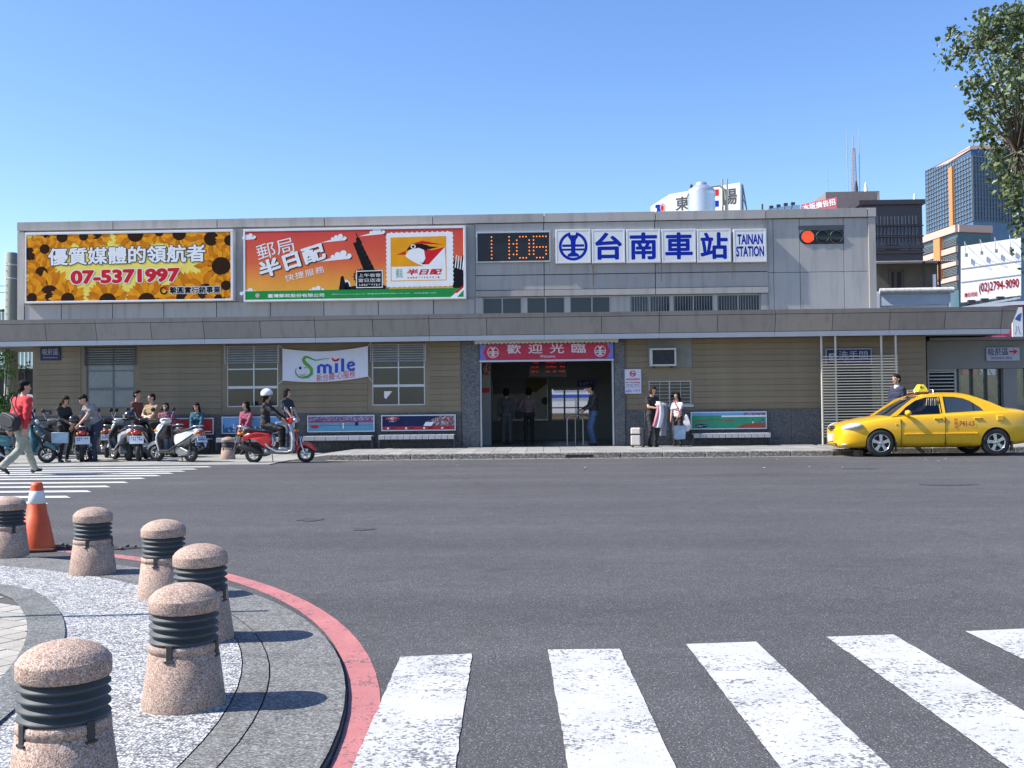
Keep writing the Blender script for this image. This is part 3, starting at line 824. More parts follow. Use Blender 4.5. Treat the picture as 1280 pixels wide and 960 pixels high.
# scalloped awning strip over the door
vx0, vx1, vz0, vz1 = RC(593, 773, 424.5, 429.5, WY - .25)
n = 34; pts = [(vx1, vz1), (vx0, vz1)]
for i in range(n):
    for t in (0, .25, .5, .75):
        a = vx0 + (vx1 - vx0) * (i + t) / n; pts.append((a, vz0 + .035 - .035 * math.sin(PI * t) + .0))
pts.append((vx1, vz0 + .035))
MB().prism([(x, z) for x, z in pts], WY - .27, WY - .25).build('awning_strip', pm('awning', (0.55, 0.52, 0.46), 0.7), st)
MB().box(vx0, vx1, WY - .249, WY - .06, vz1 - .03, vz1).build('awning_top', MT['awning'], st)
# ================================================================== SIGNS ON THE STATION
M_signframe = pm('white_sign_frame', (0.70, 0.70, 0.70), 0.4, 0.08, 3, metal=0.2)
M_signface = pm('white_sign_face', (0.72, 0.72, 0.70), 0.5, 0.06, 2.0)
M_blue = pm('sign_blue', (0.006, 0.026, 0.33), 0.6, 0.1, 3, spec=0.1)
M_black = pm('print_black', (0.012, 0.012, 0.014), 0.6)
M_pwhite = pm('print_white', (0.80, 0.80, 0.78), 0.6, 0.05)
M_pred = pm('print_red', (0.60, 0.02, 0.03), 0.6)
M_navy = pm('print_navy', (0.012, 0.014, 0.05), 0.6)
M_pyel = pm('print_yellow', (0.92, 0.70, 0.14), 0.6, 0.2, 0.8)
M_por1 = pm('print_orange', (0.80, 0.31, 0.012), 0.6, 0.25, 5)
M_por2 = pm('print_dark_orange', (0.58, 0.18, 0.008), 0.6, 0.25, 5)
M_pbrown = pm('print_brown', (0.035, 0.014, 0.006), 0.7, 0.4, 20)
M_pgreen = pm('print_leaf', (0.02, 0.085, 0.012), 0.7, 0.3, 6)
def ring_poly(mb, cx, cz, r0, r1, y, mi=0, n=40, a0=0, a1=360):
    pts = []
    for i in range(n + 1):
        a = rad(a0 + (a1 - a0) * i / n); pts.append((cx + r0 * math.cos(a), y, cz + r0 * math.sin(a))); pts.append((cx + r1 * math.cos(a), y, cz + r1 * math.sin(a)))
    mb.add(pts, [(2 * i, 2 * i + 2, 2 * i + 3, 2 * i + 1) for i in range(n)], mi)
def disc(mb, cx, cz, r, y, mi=0, n=28, rz=None):
    mb.poly([(cx + r * math.cos(2 * PI * i / n), y, cz + (rz or r) * math.sin(2 * PI * i / n)) for i in range(n)], mi)
def rect(mb, x0, x1, z0, z1, y, mi=0): mb.poly([(x0, y, z0), (x1, y, z0), (x1, y, z1), (x0, y, z1)], mi)
def emblem(mb, cx, cz, r, y, mi=0, t=.17):
    """railway emblem: a rail profile inside a ring"""
    ring_poly(mb, cx, cz, r * (1 - t), r, y, mi, 30, -258, 78)
    s = r
    prof = [(-.32, .62), (-.20, .44), (-.17, .30), (-.17, .13), (-.76, .13), (-.76, -.04), (-.15, -.04), (-.15, -.42), (-.40, -.58), (-.40, -.72)]
    pts = [(cx + a * s, y, cz + b * s) for a, b in prof] + [(cx - a * s, y, cz + b * s) for a, b in reversed(prof)]
    mb.add(pts, [tuple(range(len(pts)))], mi)
    rect(mb, cx - .34 * s, cx + .34 * s, cz + .62 * s, cz + .78 * s, y, mi)
    rect(mb, cx - .93 * s, cx + .93 * s, cz - .30 * s, cz - .16 * s, y - .001, mi)

def glyphs(mb, x0, x1, z0, z1, y, mi, n, seed=1):
    """a line of print too small to read: broken blocks"""
    r_ = random.Random(seed); L = (x1 - x0) / n
    for i in range(n):
        a = x0 + i * L; h = z1 - z0
        for k in range(3):
            if r_.random() < .85:
                p, q = sorted((r_.uniform(0, .35), r_.uniform(.5, .85))); rect(mb, a + L * p, a + L * q, z0 + h * (k * .36), z0 + h * (k * .36 + .24), y, mi)
        if r_.random() < .7: rect(mb, a + L * .38, a + L * .50, z0, z1, y, mi)
# ---- sign boxes
YS = YU - .14
boxes = [((694.5, 738.5), None, 'white sign box with round blue railway emblem beside the clock'), ((739.8, 781.5), '台', 'white sign box with blue character, first right of the railway emblem'),
         ((783, 825.7), '南', 'white sign box with blue character, second right of the railway emblem'), ((827.2, 870), '車', 'white sign box with blue character, third right of the railway emblem'),
         ((871.3, 914), '站', 'white sign box with blue character left of the English station name'), ((917, 958.3), 'EN', 'white sign box reading TAINAN STATION in blue letters')]
for (u0, u1), ch, lab in boxes:
    x0, x1, z0, z1 = RC(u0, u1, 286.5 - (u0 - 700) * .002, 329 - (u0 - 700) * .006, YS)
    t = thing('sign_box', lab, 'sign', ((x0 + x1) / 2, YU, z0), 0, 'sign boxes spelling the station name')
    fr = .055
    f = MB().box(x0, x0 + fr, YS, YU - .01, z0, z1).box(x1 - fr, x1, YS, YU - .01, z0, z1).box(x0 + fr, x1 - fr, YS, YU - .01, z0, z0 + fr).box(x0 + fr, x1 - fr, YS, YU - .01, z1 - fr, z1)
    f.build('frame', M_signframe, t, bevel=.008)
    MB().box(x0 + fr, x1 - fr, YS + .004, YU - .02, z0 + fr, z1 - fr).build('face', M_signface, t)
    b = MB(); y = YS + .0032; w, h = x1 - x0, z1 - z0
    if ch is None: emblem(b, (x0 + x1) / 2, (z0 + z1) / 2, w * .41, y, 0, .20)
    elif ch == 'EN':
        put_text(b, 'TAINAN', x0 + w * .12, x1 - w * .12, z0 + h * .55, z0 + h * .83, y, 0, .035)
        put_text(b, 'STATION', x0 + w * .085, x1 - w * .085, z0 + h * .18, z0 + h * .47, y, 0, .035)
    else: put_text(b, ch, x0 + w * .12, x1 - w * .12, z0 + h * .12, z1 - h * .12, y, 0, .028)
    b.build('lettering', M_blue, t)
# rust run-off below two of the boxes (stain with a shape of its own)
M_rust = pm('rust_stain', (0.36, 0.22, 0.09), 0.8, 0.3, 9)
for u, va, vb, w in ((741.5, 331, 359, .022), (827, 331, 352, .014), (915.5, 331, 349, .010)):
    x = P(u, 345, YU).x; za, zb = P(u, vb, YU).z, P(u, va, YU).z
    MB().poly([(x - w * .3, YU - .0035, za), (x + w * .4, YU - .0035, za), (x + w, YU - .0035, zb), (x - w, YU - .0035, zb)]).build('rust_stain', M_rust, st)

# ---- clock display
x0, x1, z0, z1 = RC(595.5, 688, 289, 328, YU - .06)
t = thing('clock_display', 'dark digital clock panel with orange dots reading 11:06', 'clock', ((x0 + x1) / 2, YU, z0))
f = MB().box(x0, x1, YU - .09, YU - .004, z1 - .05, z1).box(x0, x1, YU - .09, YU - .004, z0, z0 + .035).box(x0, x0 + .03, YU - .089, YU - .004, z0 + .035, z1 - .05).box(x1 - .03, x1, YU - .089, YU - .004, z0 + .035, z1 - .05)
f.build('frame', M_alu, t)
MB().box(x0 + .03, x1 - .03, YU - .05, YU - .01, z0 + .035, z1 - .05).build('screen', pm('led_black', (0.008, 0.008, 0.010), 0.35), t)
dots = MB()
gl = {'1': ['1'] * 7, '0': ['01110', '10001', '10001', '10001', '10001', '10001', '01110'], '6': ['11111', '10000', '10000', '11111', '10001', '10001', '01110'], ':': ['0', '0', '1', '0', '0', '1', '0']}
zt, zbm = P(640, 296, YU - .055).z, P(640, 322.5, YU - .055).z
for chx, g in ((614.5, '1'), (636.5, '1'), (641.8, ':'), (646, '0'), (667, '6')):
    rows_ = gl[g]
    for r_, row in enumerate(rows_):
        for c_, bit in enumerate(row):
            if bit == '1':
                u = chx + c_ * 3.9; x = P(u, 310, YU - .055).x; z = zt + (zbm - zt) * r_ / 6
                disc(dots, x, z, .020, YU - .052, 0, 8)
q = dots.build('lit_dots', emit('led_orange', (1.0, 0.22, 0.02), 1.0), t); q['kind'] = 'stuff'

# ---- sunflower billboard
YB = YU - .22
def bill_frame(t, x0, x1, z0, z1, w=.07):
    f = MB().box(x0, x1, YB - .008, YU + .05, z1 - w, z1).box(x0, x1, YB - .008, YU + .05, z0, z0 + w * .8).box(x0, x0 + w * .7, YB - .0078, YU + .05, z0 + w * .8, z1 - w).box(x1 - w, x1, YB - .0078, YU + .05, z0 + w * .8, z1 - w)
    f.build('frame', M_signframe, t, bevel=.01)
    return x0 + w * .7, x1 - w, z0 + w * .8, z1 - w
def quadfit(c, a, b):                                       # photo px inside a billboard -> board x,z  (c = corner pixels TL,TR,BR,BL)
    def f(u, v):
        s = (u - c[0][0]) / (c[1][0] - c[0][0]); top = c[0][1] + (c[1][1] - c[0][1]) * s; bot = c[3][1] + (c[2][1] - c[3][1]) * s
        k = (v - top) / (bot - top)
        return a[0] + (b[0] - a[0]) * s, b[1] + (a[1] - b[1]) * k
    return f
c1 = [(33, 295), (289, 289), (289, 375), (33, 376.5)]
x0, x1, z0, z1 = RC(31, 291.5, 288.8, 377.5, YB)
t = thing('billboard', 'billboard of orange sunflowers with white characters and a red phone number', 'billboard', ((x0 + x1) / 2, YU, z0), 0, 'billboards on the station front')
ix0, ix1, iz0, iz1 = bill_frame(t, x0, x1, z0, z1)
MB().box(ix0, ix1, YB, YB + .04, iz0, iz1).build('panel', M_pyel, t)
F1 = quadfit(c1, (ix0, iz0), (ix1, iz1))
pr = MB(); pxm = (ix1 - ix0) / 256.0
rr = random.Random(3)
fl = [(38, 318, 24), (60, 300, 20), (78, 297, 20), (52, 341, 22), (56, 312, 18), (62, 368, 34), (40, 372, 18), (85, 374, 24), (135, 377, 30), (184, 377, 30), (233, 373, 34), (258, 366, 30), (275, 376, 20), (277, 333, 33), (265, 298, 26), (288, 300, 20),
      (170, 293, 28), (120, 291, 24), (225, 292, 24), (283, 358, 18), (105, 296, 16), (200, 290, 16)]
lay = 0
for pts in ([(36, 350), (60, 345), (70, 372), (50, 378), (34, 372)], [(60, 320), (66, 330), (62, 340), (52, 330)], [(270, 350), (290, 352), (290, 376), (262, 372)]):
    pl = clip_poly([F1(*p) for p in reversed(pts)], ix0, ix1, iz0, iz1)
    if pl: pr.poly([(x, YB - .0004, z) for x, z in pl], 3)
for u, v, R in fl:
    lay += 1; y = YB - .0006 - lay * .00012; cx, cz = F1(u, v); Rm = R * pxm
    ph0 = rr.uniform(0, 6)
    for layer in range(2):
        n = 15; ph = ph0 + layer * PI / n
        for k in range(n):
            a = ph + 2 * PI * k / n; L = Rm * rr.uniform(.85, 1.08) * (1 - .1 * layer); w = Rm * .122
            d = (math.cos(a), math.sin(a)); e = (-d[1], d[0])
            pts = [(cx + d[0] * L * s + e[0] * w * q, cz + d[1] * L * s + e[1] * w * q) for s, q in ((.25, -.40), (.6, -1.0), (.82, -.85), (1.0, 0), (.82, .85), (.6, 1.0), (.25, .40))]
            pl = clip_poly(pts, ix0, ix1, iz0, iz1)
            if len(pl) > 2: pr.poly([(p, y - layer * .00004, q) for p, q in pl], 0 if (layer + k) % 2 else 1)
    pts = [(cx + Rm * .36 * math.cos(2 * PI * i / 20), cz + Rm * .34 * math.sin(2 * PI * i / 20)) for i in range(20)]
    pl = clip_poly(pts, ix0, ix1, iz0, iz1)
    if len(pl) > 2: pr.poly([(p, y - .00008, q) for p, q in pl], 2)
pr.build('sunflower_print', [M_por1, M_por2, M_pbrown, M_pgreen], t)
tx = MB(); yl = YB - .0045
def text_at(mb, F, body, u0, u1, v0, v1, y, mi, off, ref=None, rot=0.0, **k):
    xa, za = F(u0, v1); xb, zb = F(u1, v0)
    put_text(mb, body, xa, xb, za, zb, y, mi, off, ref=ref if ref is not None else off, rot=rot, **k)
slope = .018
text_at(tx, F1, '優質媒體的領航者', 61, 257, 306.5, 331, yl, 1, .075, .03, rot=slope * .6)
text_at(tx, F1, '優質媒體的領航者', 61, 257, 306.5, 331, yl - .001, 0, .03, .03, rot=slope * .6)
text_at(tx, F1, '07-5371997', 90, 224, 337, 354, yl, 0, .10, .055, rot=slope * .6)
text_at(tx, F1, '07-5371997', 90, 224, 337, 354, yl - .001, 2, .055, .055, rot=slope * .6)
text_at(tx, F1, '摯圓實行銷事業', 213, 276, 359, 368, yl, 0, .10, .03)
text_at(tx, F1, '摯圓實行銷事業', 213, 276, 359, 368, yl - .001, 3, .03, .03)
cx, cz = F1(205.5, 364)
ring_poly(tx, cx, cz, .07, .115, yl, 3, 24, 70, 350); disc(tx, cx + .05, cz + .07, .045, yl - .0005, 2, 14)
tx.build('lettering', [M_pwhite, M_navy, M_pred, M_black], t)

# ---- post service billboard
c2 = [(308, 289), (579, 284), (579, 371), (308, 374)]
x0, x1, z0, z1 = RC(304.5, 582.5, 284.3, 375.5, YB)
t = thing('billboard', 'red and orange billboard with a bird stamp, city skyline and green strip', 'billboard', ((x0 + x1) / 2, YU, z0), 0, 'billboards on the station front')
ix0, ix1, iz0, iz1 = bill_frame(t, x0, x1, z0, z1)
m = NT('print_sunset'); sx = m.n('SeparateXYZ'); m.l(m.tc.outputs['Object'], sx.inputs[0])
mr = m.n('MapRange'); mr.inputs['From Min'].default_value = iz0 - z0; mr.inputs['From Max'].default_value = iz1 - z0
m.l(sx.outputs[2], mr.inputs[0])
cmat = m.ramp(mr.outputs[0], [(0.0, (0.80, 0.42, 0.03)), (0.25, (0.80, 0.30, 0.02)), (0.55, (0.70, 0.10, 0.025)), (1.0, (0.62, 0.035, 0.025))])
cmat = m.mix(1.0, cmat, m.ramp(m.noise(2.0), [(0.3, 0.92), (0.7, 1.04)]), 'MULTIPLY')
M_sunset = m.fin(cmat, 0.55)
MB().box(ix0, ix1, YB, YB + .04, iz0, iz1).build('panel', M_sunset, t)
F2 = quadfit(c2, (ix0, iz0), (ix1, iz1))
M_sgreen = pm('print_green', (0.02, 0.26, 0.06), 0.6); M_stor = pm('print_stamp_orange', (0.80, 0.33, 0.015), 0.6)
pr = MB(); y = YB - .0005
def fp(pts, mi, yy):
    q = [F2(*p) for p in pts]
    ar = sum(q[i - 1][0] * q[i][1] - q[i][0] * q[i - 1][1] for i in range(len(q)))
    if ar < 0: q.reverse()
    pl = clip_poly(q, ix0, ix1, iz0, iz1) if len(q) < 9 else q
    if len(pl) > 2: pr.poly([(a, yy, b) for a, b in pl], mi)
def cloud(u, v, s, yy, flip=1, dark=True):
    if dark:
        for du, dv, r_ in ((-.5, .05, .55), (.2, -.1, .62), (.8, .1, .45)): q = F2(u + du * s + 1, v + dv * s + 1.4); disc(pr, q[0], q[1], r_ * s * .55 * pxm, yy, 1, 16)
    for du, dv, r_ in ((-.9, .2, .4), (-.4, 0, .55), (.2, -.15, .62), (.8, .1, .45)):
        q = F2(u + du * s, v + dv * s); disc(pr, q[0], q[1], r_ * s * .55 * pxm, yy - 0.000072, 0, 16)
    fp([(u - 2.6 * s, v + .75 * s), (u + .9 * s, v + .38 * s), (u + .2 * s, v - .1 * s), (u - 1.0 * s, v + .3 * s)], 0, yy - 0.000144)
cloud(313, 295, 8, y, dark=True); cloud(425, 296, 9, y - 0.00024); cloud(428, 318, 12, y - 0.00048); cloud(473, 288, 9, y - 0.00072); cloud(312, 364, 10, y - 0.00024, dark=False); cloud(397, 361, 9, y - 0.00024)
# skyline: tall stepped tower, wheel, towers and roofs
yk = y - 0.00108
fp([(437, 366), (437, 358), (470, 352), (486, 358), (486, 366)], 1, yk)
for k in range(8):
    a = (447.5 + k * 2.6, 302 + k * 6.0); w = 5.2 + k * .35
    fp([(a[0] - w, a[1] + 1), (a[0] + w - 1, a[1] - 2), (a[0] + w + 1.2, a[1] + 4), (a[0] - w + 2.6, a[1] + 7)], 1, yk - 0.000072)
fp([(446, 297), (450, 296), (454, 303), (447, 304)], 1, yk - 0.00012); fp([(445.5, 290), (446.3, 289.6), (450, 298), (448.5, 298.5)], 1, yk - 0.00012)
fp([(465, 345), (473, 342), (480, 366), (466, 366)], 1, yk - 0.000072)
cw = F2(452, 345); ring_poly(pr, cw[0], cw[1], .17, .20, yk, 1, 24); ring_poly(pr, cw[0], cw[1], .05, .07, yk, 1, 12)
for k in range(16):
    a = 2 * PI * k / 16; disc(pr, cw[0] + .215 * math.cos(a), cw[1] + .215 * math.sin(a), .018, yk - 0.000048, 1, 6)
fp([(424, 364), (427, 345), (430, 344), (436, 364)], 1, yk); fp([(432, 364), (433, 352), (436, 352), (440, 364)], 1, yk)
fp([(566, 366), (566, 326), (570, 322), (572, 330), (580, 316), (580, 366)], 1, yk)
for k in range(4): fp([(568 + k * 3, 334 + k), (570 + k * 3, 318 + k), (571 + k * 3, 318 + k), (569.4 + k * 3, 334 + k)], 0, yk - 0.00012)
disc_q = F2(432, 356); disc(pr, disc_q[0], disc_q[1], .16, yk + 0.00012, 0, 18)
# green strip
fp([(308, 363.2), (579, 359.5), (579, 371), (308, 374)], 2, yk - 0.00024)
fp([(562, 372), (579, 357), (579, 362), (570, 372)], 0, yk - 0.00036); fp([(566, 366), (579, 356), (579, 359), (571, 366)], 3, yk - 0.00042)
# stamp with perforated rim
sx0, sx1, sv0, sv1 = 484, 566, 289.5, 358
ys_ = yk - 0.00048
fp([(sx0, sv0 + 1), (sx1, sv0 - 1), (sx1, sv1 - 1), (sx0, sv1 + .5)], 0, ys_)
nz = 13
for i in range(nz + 1):                                     # rim teeth: little scallops outside the sheet edge
    for (u, v) in ((sx0 + (sx1 - sx0) * i / nz, sv0 + .8 - 2 * i / nz), (sx0 + (sx1 - sx0) * i / nz, sv1 + .4 - 1.4 * i / nz), (sx0, sv0 + 1 + (sv1 - sv0) * i / nz), (sx1, sv0 - 1 + (sv1 - sv0) * i / nz)):
        q = F2(u, v); disc(pr, q[0], q[1], .024, ys_ - 0.00006, 0, 8)
fp([(489, 296), (558, 294), (558, 350), (489, 351.5)], 4, ys_ - 0.00012)
fp([(490, 333), (557, 331.5), (557, 349), (490, 350.3)], 0, ys_ - 0.000216)
# bird head: white breast, red mask, dark cap
fp([(507, 319), (512, 312), (522, 308), (534, 312), (545, 320), (556, 308), (557, 331.5), (530, 332), (520, 328), (510, 322)], 0, ys_ - 0.00024)
fp([(530, 310), (540, 312), (556, 308), (536, 330), (528, 330), (532, 322)], 3, ys_ - 0.000312)
fp([(508, 313), (513, 306), (524, 303), (536, 306), (534, 313), (524, 309), (514, 311)], 1, ys_ - 0.00036)
fp([(527, 306), (548, 308), (536, 311)], 1, ys_ - 0.000408); fp([(515, 304), (528, 300), (556, 305), (528, 304)], 3, ys_ - 0.000384)
fp([(496, 318), (508, 312.5), (508, 317.5)], 3, ys_ - 0.00036); fp([(528, 328), (532, 326), (530, 330), (524, 327)], 1, ys_ - 0.000432)
q = F2(517, 307.5); disc(pr, q[0], q[1], .075, ys_ - 0.000456, 0, 16, .06); disc(pr, q[0], q[1], .04, ys_ - 0.000528, 1, 12, .04)
# dark box of small print
fp([(446, 338), (479, 337), (479, 359), (446, 359.5)], 0, ys_ - 0.00048); fp([(447, 339), (478, 338), (478, 358), (447, 358.5)], 1, ys_ - 0.000552)
pr.build('stamp_and_skyline_print', [M_pwhite, M_black, M_sgreen, M_pred, M_stor], t)
tx = MB(); yl = ys_ - 0.00096; R15 = rad(13)
text_at(tx, F2, '郵局', 322, 369, 300, 320, yl, 0, .0, rot=R15)
text_at(tx, F2, '半日配', 325, 408, 315, 336, yl + 0.00024, 1, .07, .045, rot=rad(17)); text_at(tx, F2, '半日配', 324.4, 407.4, 314.4, 335.4, yl, 0, .045, .045, rot=rad(17))
text_at(tx, F2, '快捷服務', 357, 407, 337, 346, yl, 0, .0, rot=R15, space=1.15)
text_at(tx, F2, '上午收寄', 449, 476.5, 341, 346, yl, 0, .0); text_at(tx, F2, '當日送達', 449, 476.5, 347.3, 352.2, yl, 0, .0)
a, b = F2(449, 356.8), F2(476.5, 354); glyphs(tx, a[0], b[0], a[1], b[1], yl, 0, 9)
text_at(tx, F2, '郵局', 495.5, 503.5, 335.5, 347, yl, 2, .0); text_at(tx, F2, '半日配', 509, 552, 335.5, 343, yl, 3, .04, shear=.2)
a, b = F2(509, 347.6), F2(550, 345.0); glyphs(tx, a[0], b[0], a[1], b[1], yl, 3, 12)
text_at(tx, F2, '臺灣郵政股份有限公司', 336, 406, 366.0, 371.2, yl, 0, .02)
text_at(tx, F2, '網址:www.post.gov.tw  顧客服務專線:0800-700-365    服務專線:1950', 416, 545, 365.2, 368.0, yl, 0, .0)
q = F2(323, 368.5); disc(tx, q[0], q[1], .055, yl, 0, 16); ring_poly(tx, q[0], q[1], .02, .04, yl - 0.00012, 3, 14)
tx.build('lettering', [M_pwhite, M_black, M_sgreen, M_pred], t)

# ---- traffic light let into the wall
x0, x1, z0, z1 = RC(999, 1054.5, 287.5, 305, YR)
t = thing('traffic_light', 'horizontal traffic light with the red lamp lit on the station wall', 'traffic light', ((x0 + x1) / 2, YR, z0))
zc = (z0 + z1) / 2; rr_ = (z1 - z0) / 2
pts = [(x1, z0), (x1, z1)] + [(x0 + rr_ - rr_ * math.sin(a), zc + rr_ * math.cos(a)) for a in [PI * i / 12 for i in range(13)]]
MB().prism(list(reversed(pts)), YR - .014, YR).build('housing', pm('signal_black', (0.012, 0.014, 0.013), 0.4), t)
MB().box(x0 - .02, x1 + .02, YR - .008, YR - .002, z1 + .01, z1 + .13).build('header_plate', pm('signal_header', (0.12, 0.12, 0.11), 0.6), t)
M_off = pm('signal_lens_dark', (0.012, 0.016, 0.018), 0.15)
for i, u in enumerate((1010, 1028, 1045.3)):
    c = P(u, 296, YR - .02); r_ = .165
    vz = MB()
    seg = []
    for k in range(25):
        a = rad(-40 + 260 * k / 24)
        L = .045 * (0.35 + 0.65 * max(0, math.sin(a)) ** .7) if math.sin(a) > 0 else .02
        seg.append([(c.x + r_ * math.cos(a), YR - .014, c.z + r_ * math.sin(a)), (c.x + r_ * math.cos(a), YR - .014 - L, c.z + r_ * math.sin(a)), (c.x + (r_ + .014) * math.cos(a), YR - .014 - L, c.z + (r_ + .014) * math.sin(a)), (c.x + (r_ + .014) * math.cos(a), YR - .014, c.z + (r_ + .014) * math.sin(a))])
    vz.loft(seg, True, 0, True)
    vz.build('visor', pm('visor_green', (0.05, 0.075, 0.06), 0.4), t)
    MB().lathe([(r_ + .016, -.006), (r_ + .016, .012), (r_ - .004, .012), (r_ - .004, -.006)], 28, (c.x, YR - .022, c.z), axis='Y', caps=False).build('lens_ring', pm('lens_ring', (0.6, 0.6, 0.58), 0.4), t)
    lens = MB().lathe([(r_ - .006, .0), (r_ * .8, -.008), (r_ * .4, -.014), (.01, -.016)], 24, (c.x, YR - .016, c.z), axis='Y')
    q = lens.build('lens', emit('signal_red', (1.0, 0.035, 0.008), 1.6) if i == 0 else M_off, t)
    q['label'] = 'lit red lens' if i == 0 else 'dark unlit lens'

# ---- banner with the word Smile
YN = WY - .10
t = thing('banner', 'white cloth banner with the word Smile hung between two windows', 'banner', (P(406, 455, YN).x, YN, P(406, 478, YN).z))
cb = [(353, 435.5), (460, 432.5), (459.5, 471), (352.5, 476)]
a = P(cb[3][0], cb[3][1], YN); b_ = P(cb[1][0], cb[1][1], YN)
def FB(u, v):
    s = (u - 353) / 107.0; top = 435.8 - 3.2 * s + 5.5 * math.sin(PI * s) * .9; bot = 475.8 - 5 * s + 4.5 * math.sin(PI * s) * .9
    return s, (v - top) / (bot - top)
def SB(s, k, off=0.0):                                      # cloth surface
    u = 353 + 107 * s; top = 435.8 - 3.2 * s + 5.0 * math.sin(PI * s); bot = 475.8 - 5 * s + 4.0 * math.sin(PI * s)
    p = P(u, top + (bot - top) * k, YN)
    yy = YN + .02 * math.sin(s * 9) * (.3 + k) + .012 * math.sin(s * 23 + k * 3)
    return (p.x, yy - off, p.z)
mb = MB(); nu, nv = 40, 10
vs = [SB(i / nu, j / nv) for j in range(nv + 1) for i in range(nu + 1)]
mb.add(vs, [(j * (nu + 1) + i, (j + 1) * (nu + 1) + i, (j + 1) * (nu + 1) + i + 1, j * (nu + 1) + i + 1) for j in range(nv) for i in range(nu)], 0, True)
mb.build('cloth', pm('banner_cloth', (0.62, 0.62, 0.68), 0.8, 0.08, 2), t)
# swooping green S with a winking face, blue letters, red cap on the i  (zoomed pixel coords /9.143 + (340,425))
Z = lambda x, y_: (340 + x / 9.143, 425 + y_ / 9.143)
def onb(x, y_, off=.006):
    u, v = Z(x, y_); s, k = FB(u, v); return SB(max(0, min(1, s)), k, off)
mb = MB()
path = [(655, 215, 6), (610, 212, 9), (560, 225, 12), (500, 232, 16), (450, 215, 18), (410, 195, 26), (375, 195, 34), (358, 225, 40), (375, 262, 42), (415, 295, 42), (452, 335, 40), (452, 385, 38), (410, 420, 34), (350, 430, 26), (300, 420, 20), (272, 385, 16), (268, 345, 10), (280, 318, 4)]
L, Rr = [], []
for i, (x, y_, w) in enumerate(path):
    x2, y2, _ = path[min(i + 1, len(path) - 1)]; x1_, y1_, _ = path[max(i - 1, 0)]
    dx, dy = x2 - x1_, y2 - y1_; d = math.hypot(dx, dy); nx, ny = -dy / d, dx / d
    L.append(onb(x + nx * w / 2, y_ + ny * w / 2)); Rr.append(onb(x - nx * w / 2, y_ - ny * w / 2))
mb.add(L + Rr, [(i, i + 1, i + 1 + len(L), i + len(L)) for i in range(len(L) - 1)], 0)
def bp(pts, mi, off=.008): mb.add([onb(x, y_, off) for x, y_ in pts], [tuple(range(len(pts)))], mi)
bp([(322 + 14 * math.cos(a), 320 + 18 * math.sin(a)) for a in [i * .628 for i in range(10)]], 3)
bp([(362, 325), (380, 308), (402, 326), (380, 318)], 3); bp([(300, 378), (330, 398), (365, 397), (398, 378), (365, 404), (330, 405)], 3)
bp([(676, 205), (690, 203), (722, 228), (765, 208), (778, 212), (760, 240), (722, 248), (695, 238)], 2)
def strip(pts, w, mi):
    for (xa, ya), (xb, yb) in zip(pts[:-1], pts[1:]):
        d = math.hypot(xb - xa, yb - ya); nx, ny = -(yb - ya) / d * w / 2, (xb - xa) / d * w / 2
        bp([(xa + nx, ya + ny), (xb + nx, yb + ny), (xb - nx, yb - ny), (xa - nx, ya - ny)], mi)
W = 36
strip([(535, 382), (535, 300)], W, 1); strip([(535, 310), (550, 290), (580, 286), (600, 310)], W * .8, 1); strip([(602, 382), (602, 300)], W, 1); strip([(602, 310), (618, 290), (648, 286), (666, 310)], W * .8, 1); strip([(668, 382), (668, 300)], W, 1)
strip([(738, 375), (738, 265)], W, 1); strip([(808, 362), (808, 212)], W, 1)
strip([(868, 300), (938, 285)], 22, 1); strip([(938, 290), (930, 262), (900, 252), (872, 270), (866, 305), (880, 335), (910, 342), (945, 326)], 28, 1)
tm = MB(); put_text(tm, '新台鐵‧心服務', 510, 950, 362, 450, 0, 0, .0)
mb.add([onb(x, 812 - z - (x - 510) * .12 + 30, .007) for x, _, z in tm.v], tm.f, 4)
mb.build('smile_print', [pm('banner_green', (0.10, 0.30, 0.04), 0.7, 0.4, 3), pm('banner_blue', (0.02, 0.07, 0.42), 0.7), M_pred, M_navy, pm('banner_red_text', (0.55, 0.08, 0.06), 0.7)], t)
mb = MB()
for s, k, dx, dz in ((0, 0, -.12, .12), (1, 0, .1, .12), (0, 1, -.12, -.08), (1, 1, .12, -.15)):
    p = Vector(SB(s, k)); mb.tube([p, p + Vector((dx, .05, dz))], .006, 5)
mb.build('tie_cord', M_pwhite, t)

# ---- welcome sign over the entrance
YV = WY - .12
x0, x1, z0, z1 = RC(600, 766.5, 429.5, 449.5, YV)
t = thing('welcome_sign', 'red welcome sign with white emblems over the station entrance', 'sign', ((x0 + x1) / 2, WY, z0))
MB().box(x0, x1, YV, YV + .06, z0, z1).build('board', pm('welcome_violet', (0.16, 0.16, 0.50), 0.6, 0.3, 14), t)
MB().box(x0 - .02, x1 + .02, YV - .02, YV + .07, z0 - .05, z0 - .002).build('lower_frame', M_alu, t)
w = x1 - x0; h = z1 - z0; mb = MB(); y = YV - .004
mb.poly([(x0 + w * .022, y, z0 + h * .5), (x0 + w * .05, y, z0 + .01), (x1 - w * .05, y, z0 + .01), (x1 - w * .022, y, z0 + h * .5), (x1 - w * .05, y, z1 - .01), (x0 + w * .05, y, z1 - .01)], 0)
for k, ch in enumerate('歡迎光臨'):
    cx = x0 + w * (.255 + .162 * k); put_text(mb, ch, cx - .19, cx + .19, z0 + h * .40, z0 + h * .97, y - .003, 1, .012)
put_text(mb, 'Welcome', x0 + w * .45, x0 + w * .565, z0 + h * .12, z0 + h * .30, y - .003, 1, .0)
for cx in (x0 + w * .098, x1 - w * .098): emblem(mb, cx, z0 + h * .5, h * .36, y - .003, 1, .12)
mb.build('lettering', [pm('welcome_red', (0.46, 0.025, 0.06), 0.6), pm('welcome_white', (0.66, 0.62, 0.66), 0.6)], t)

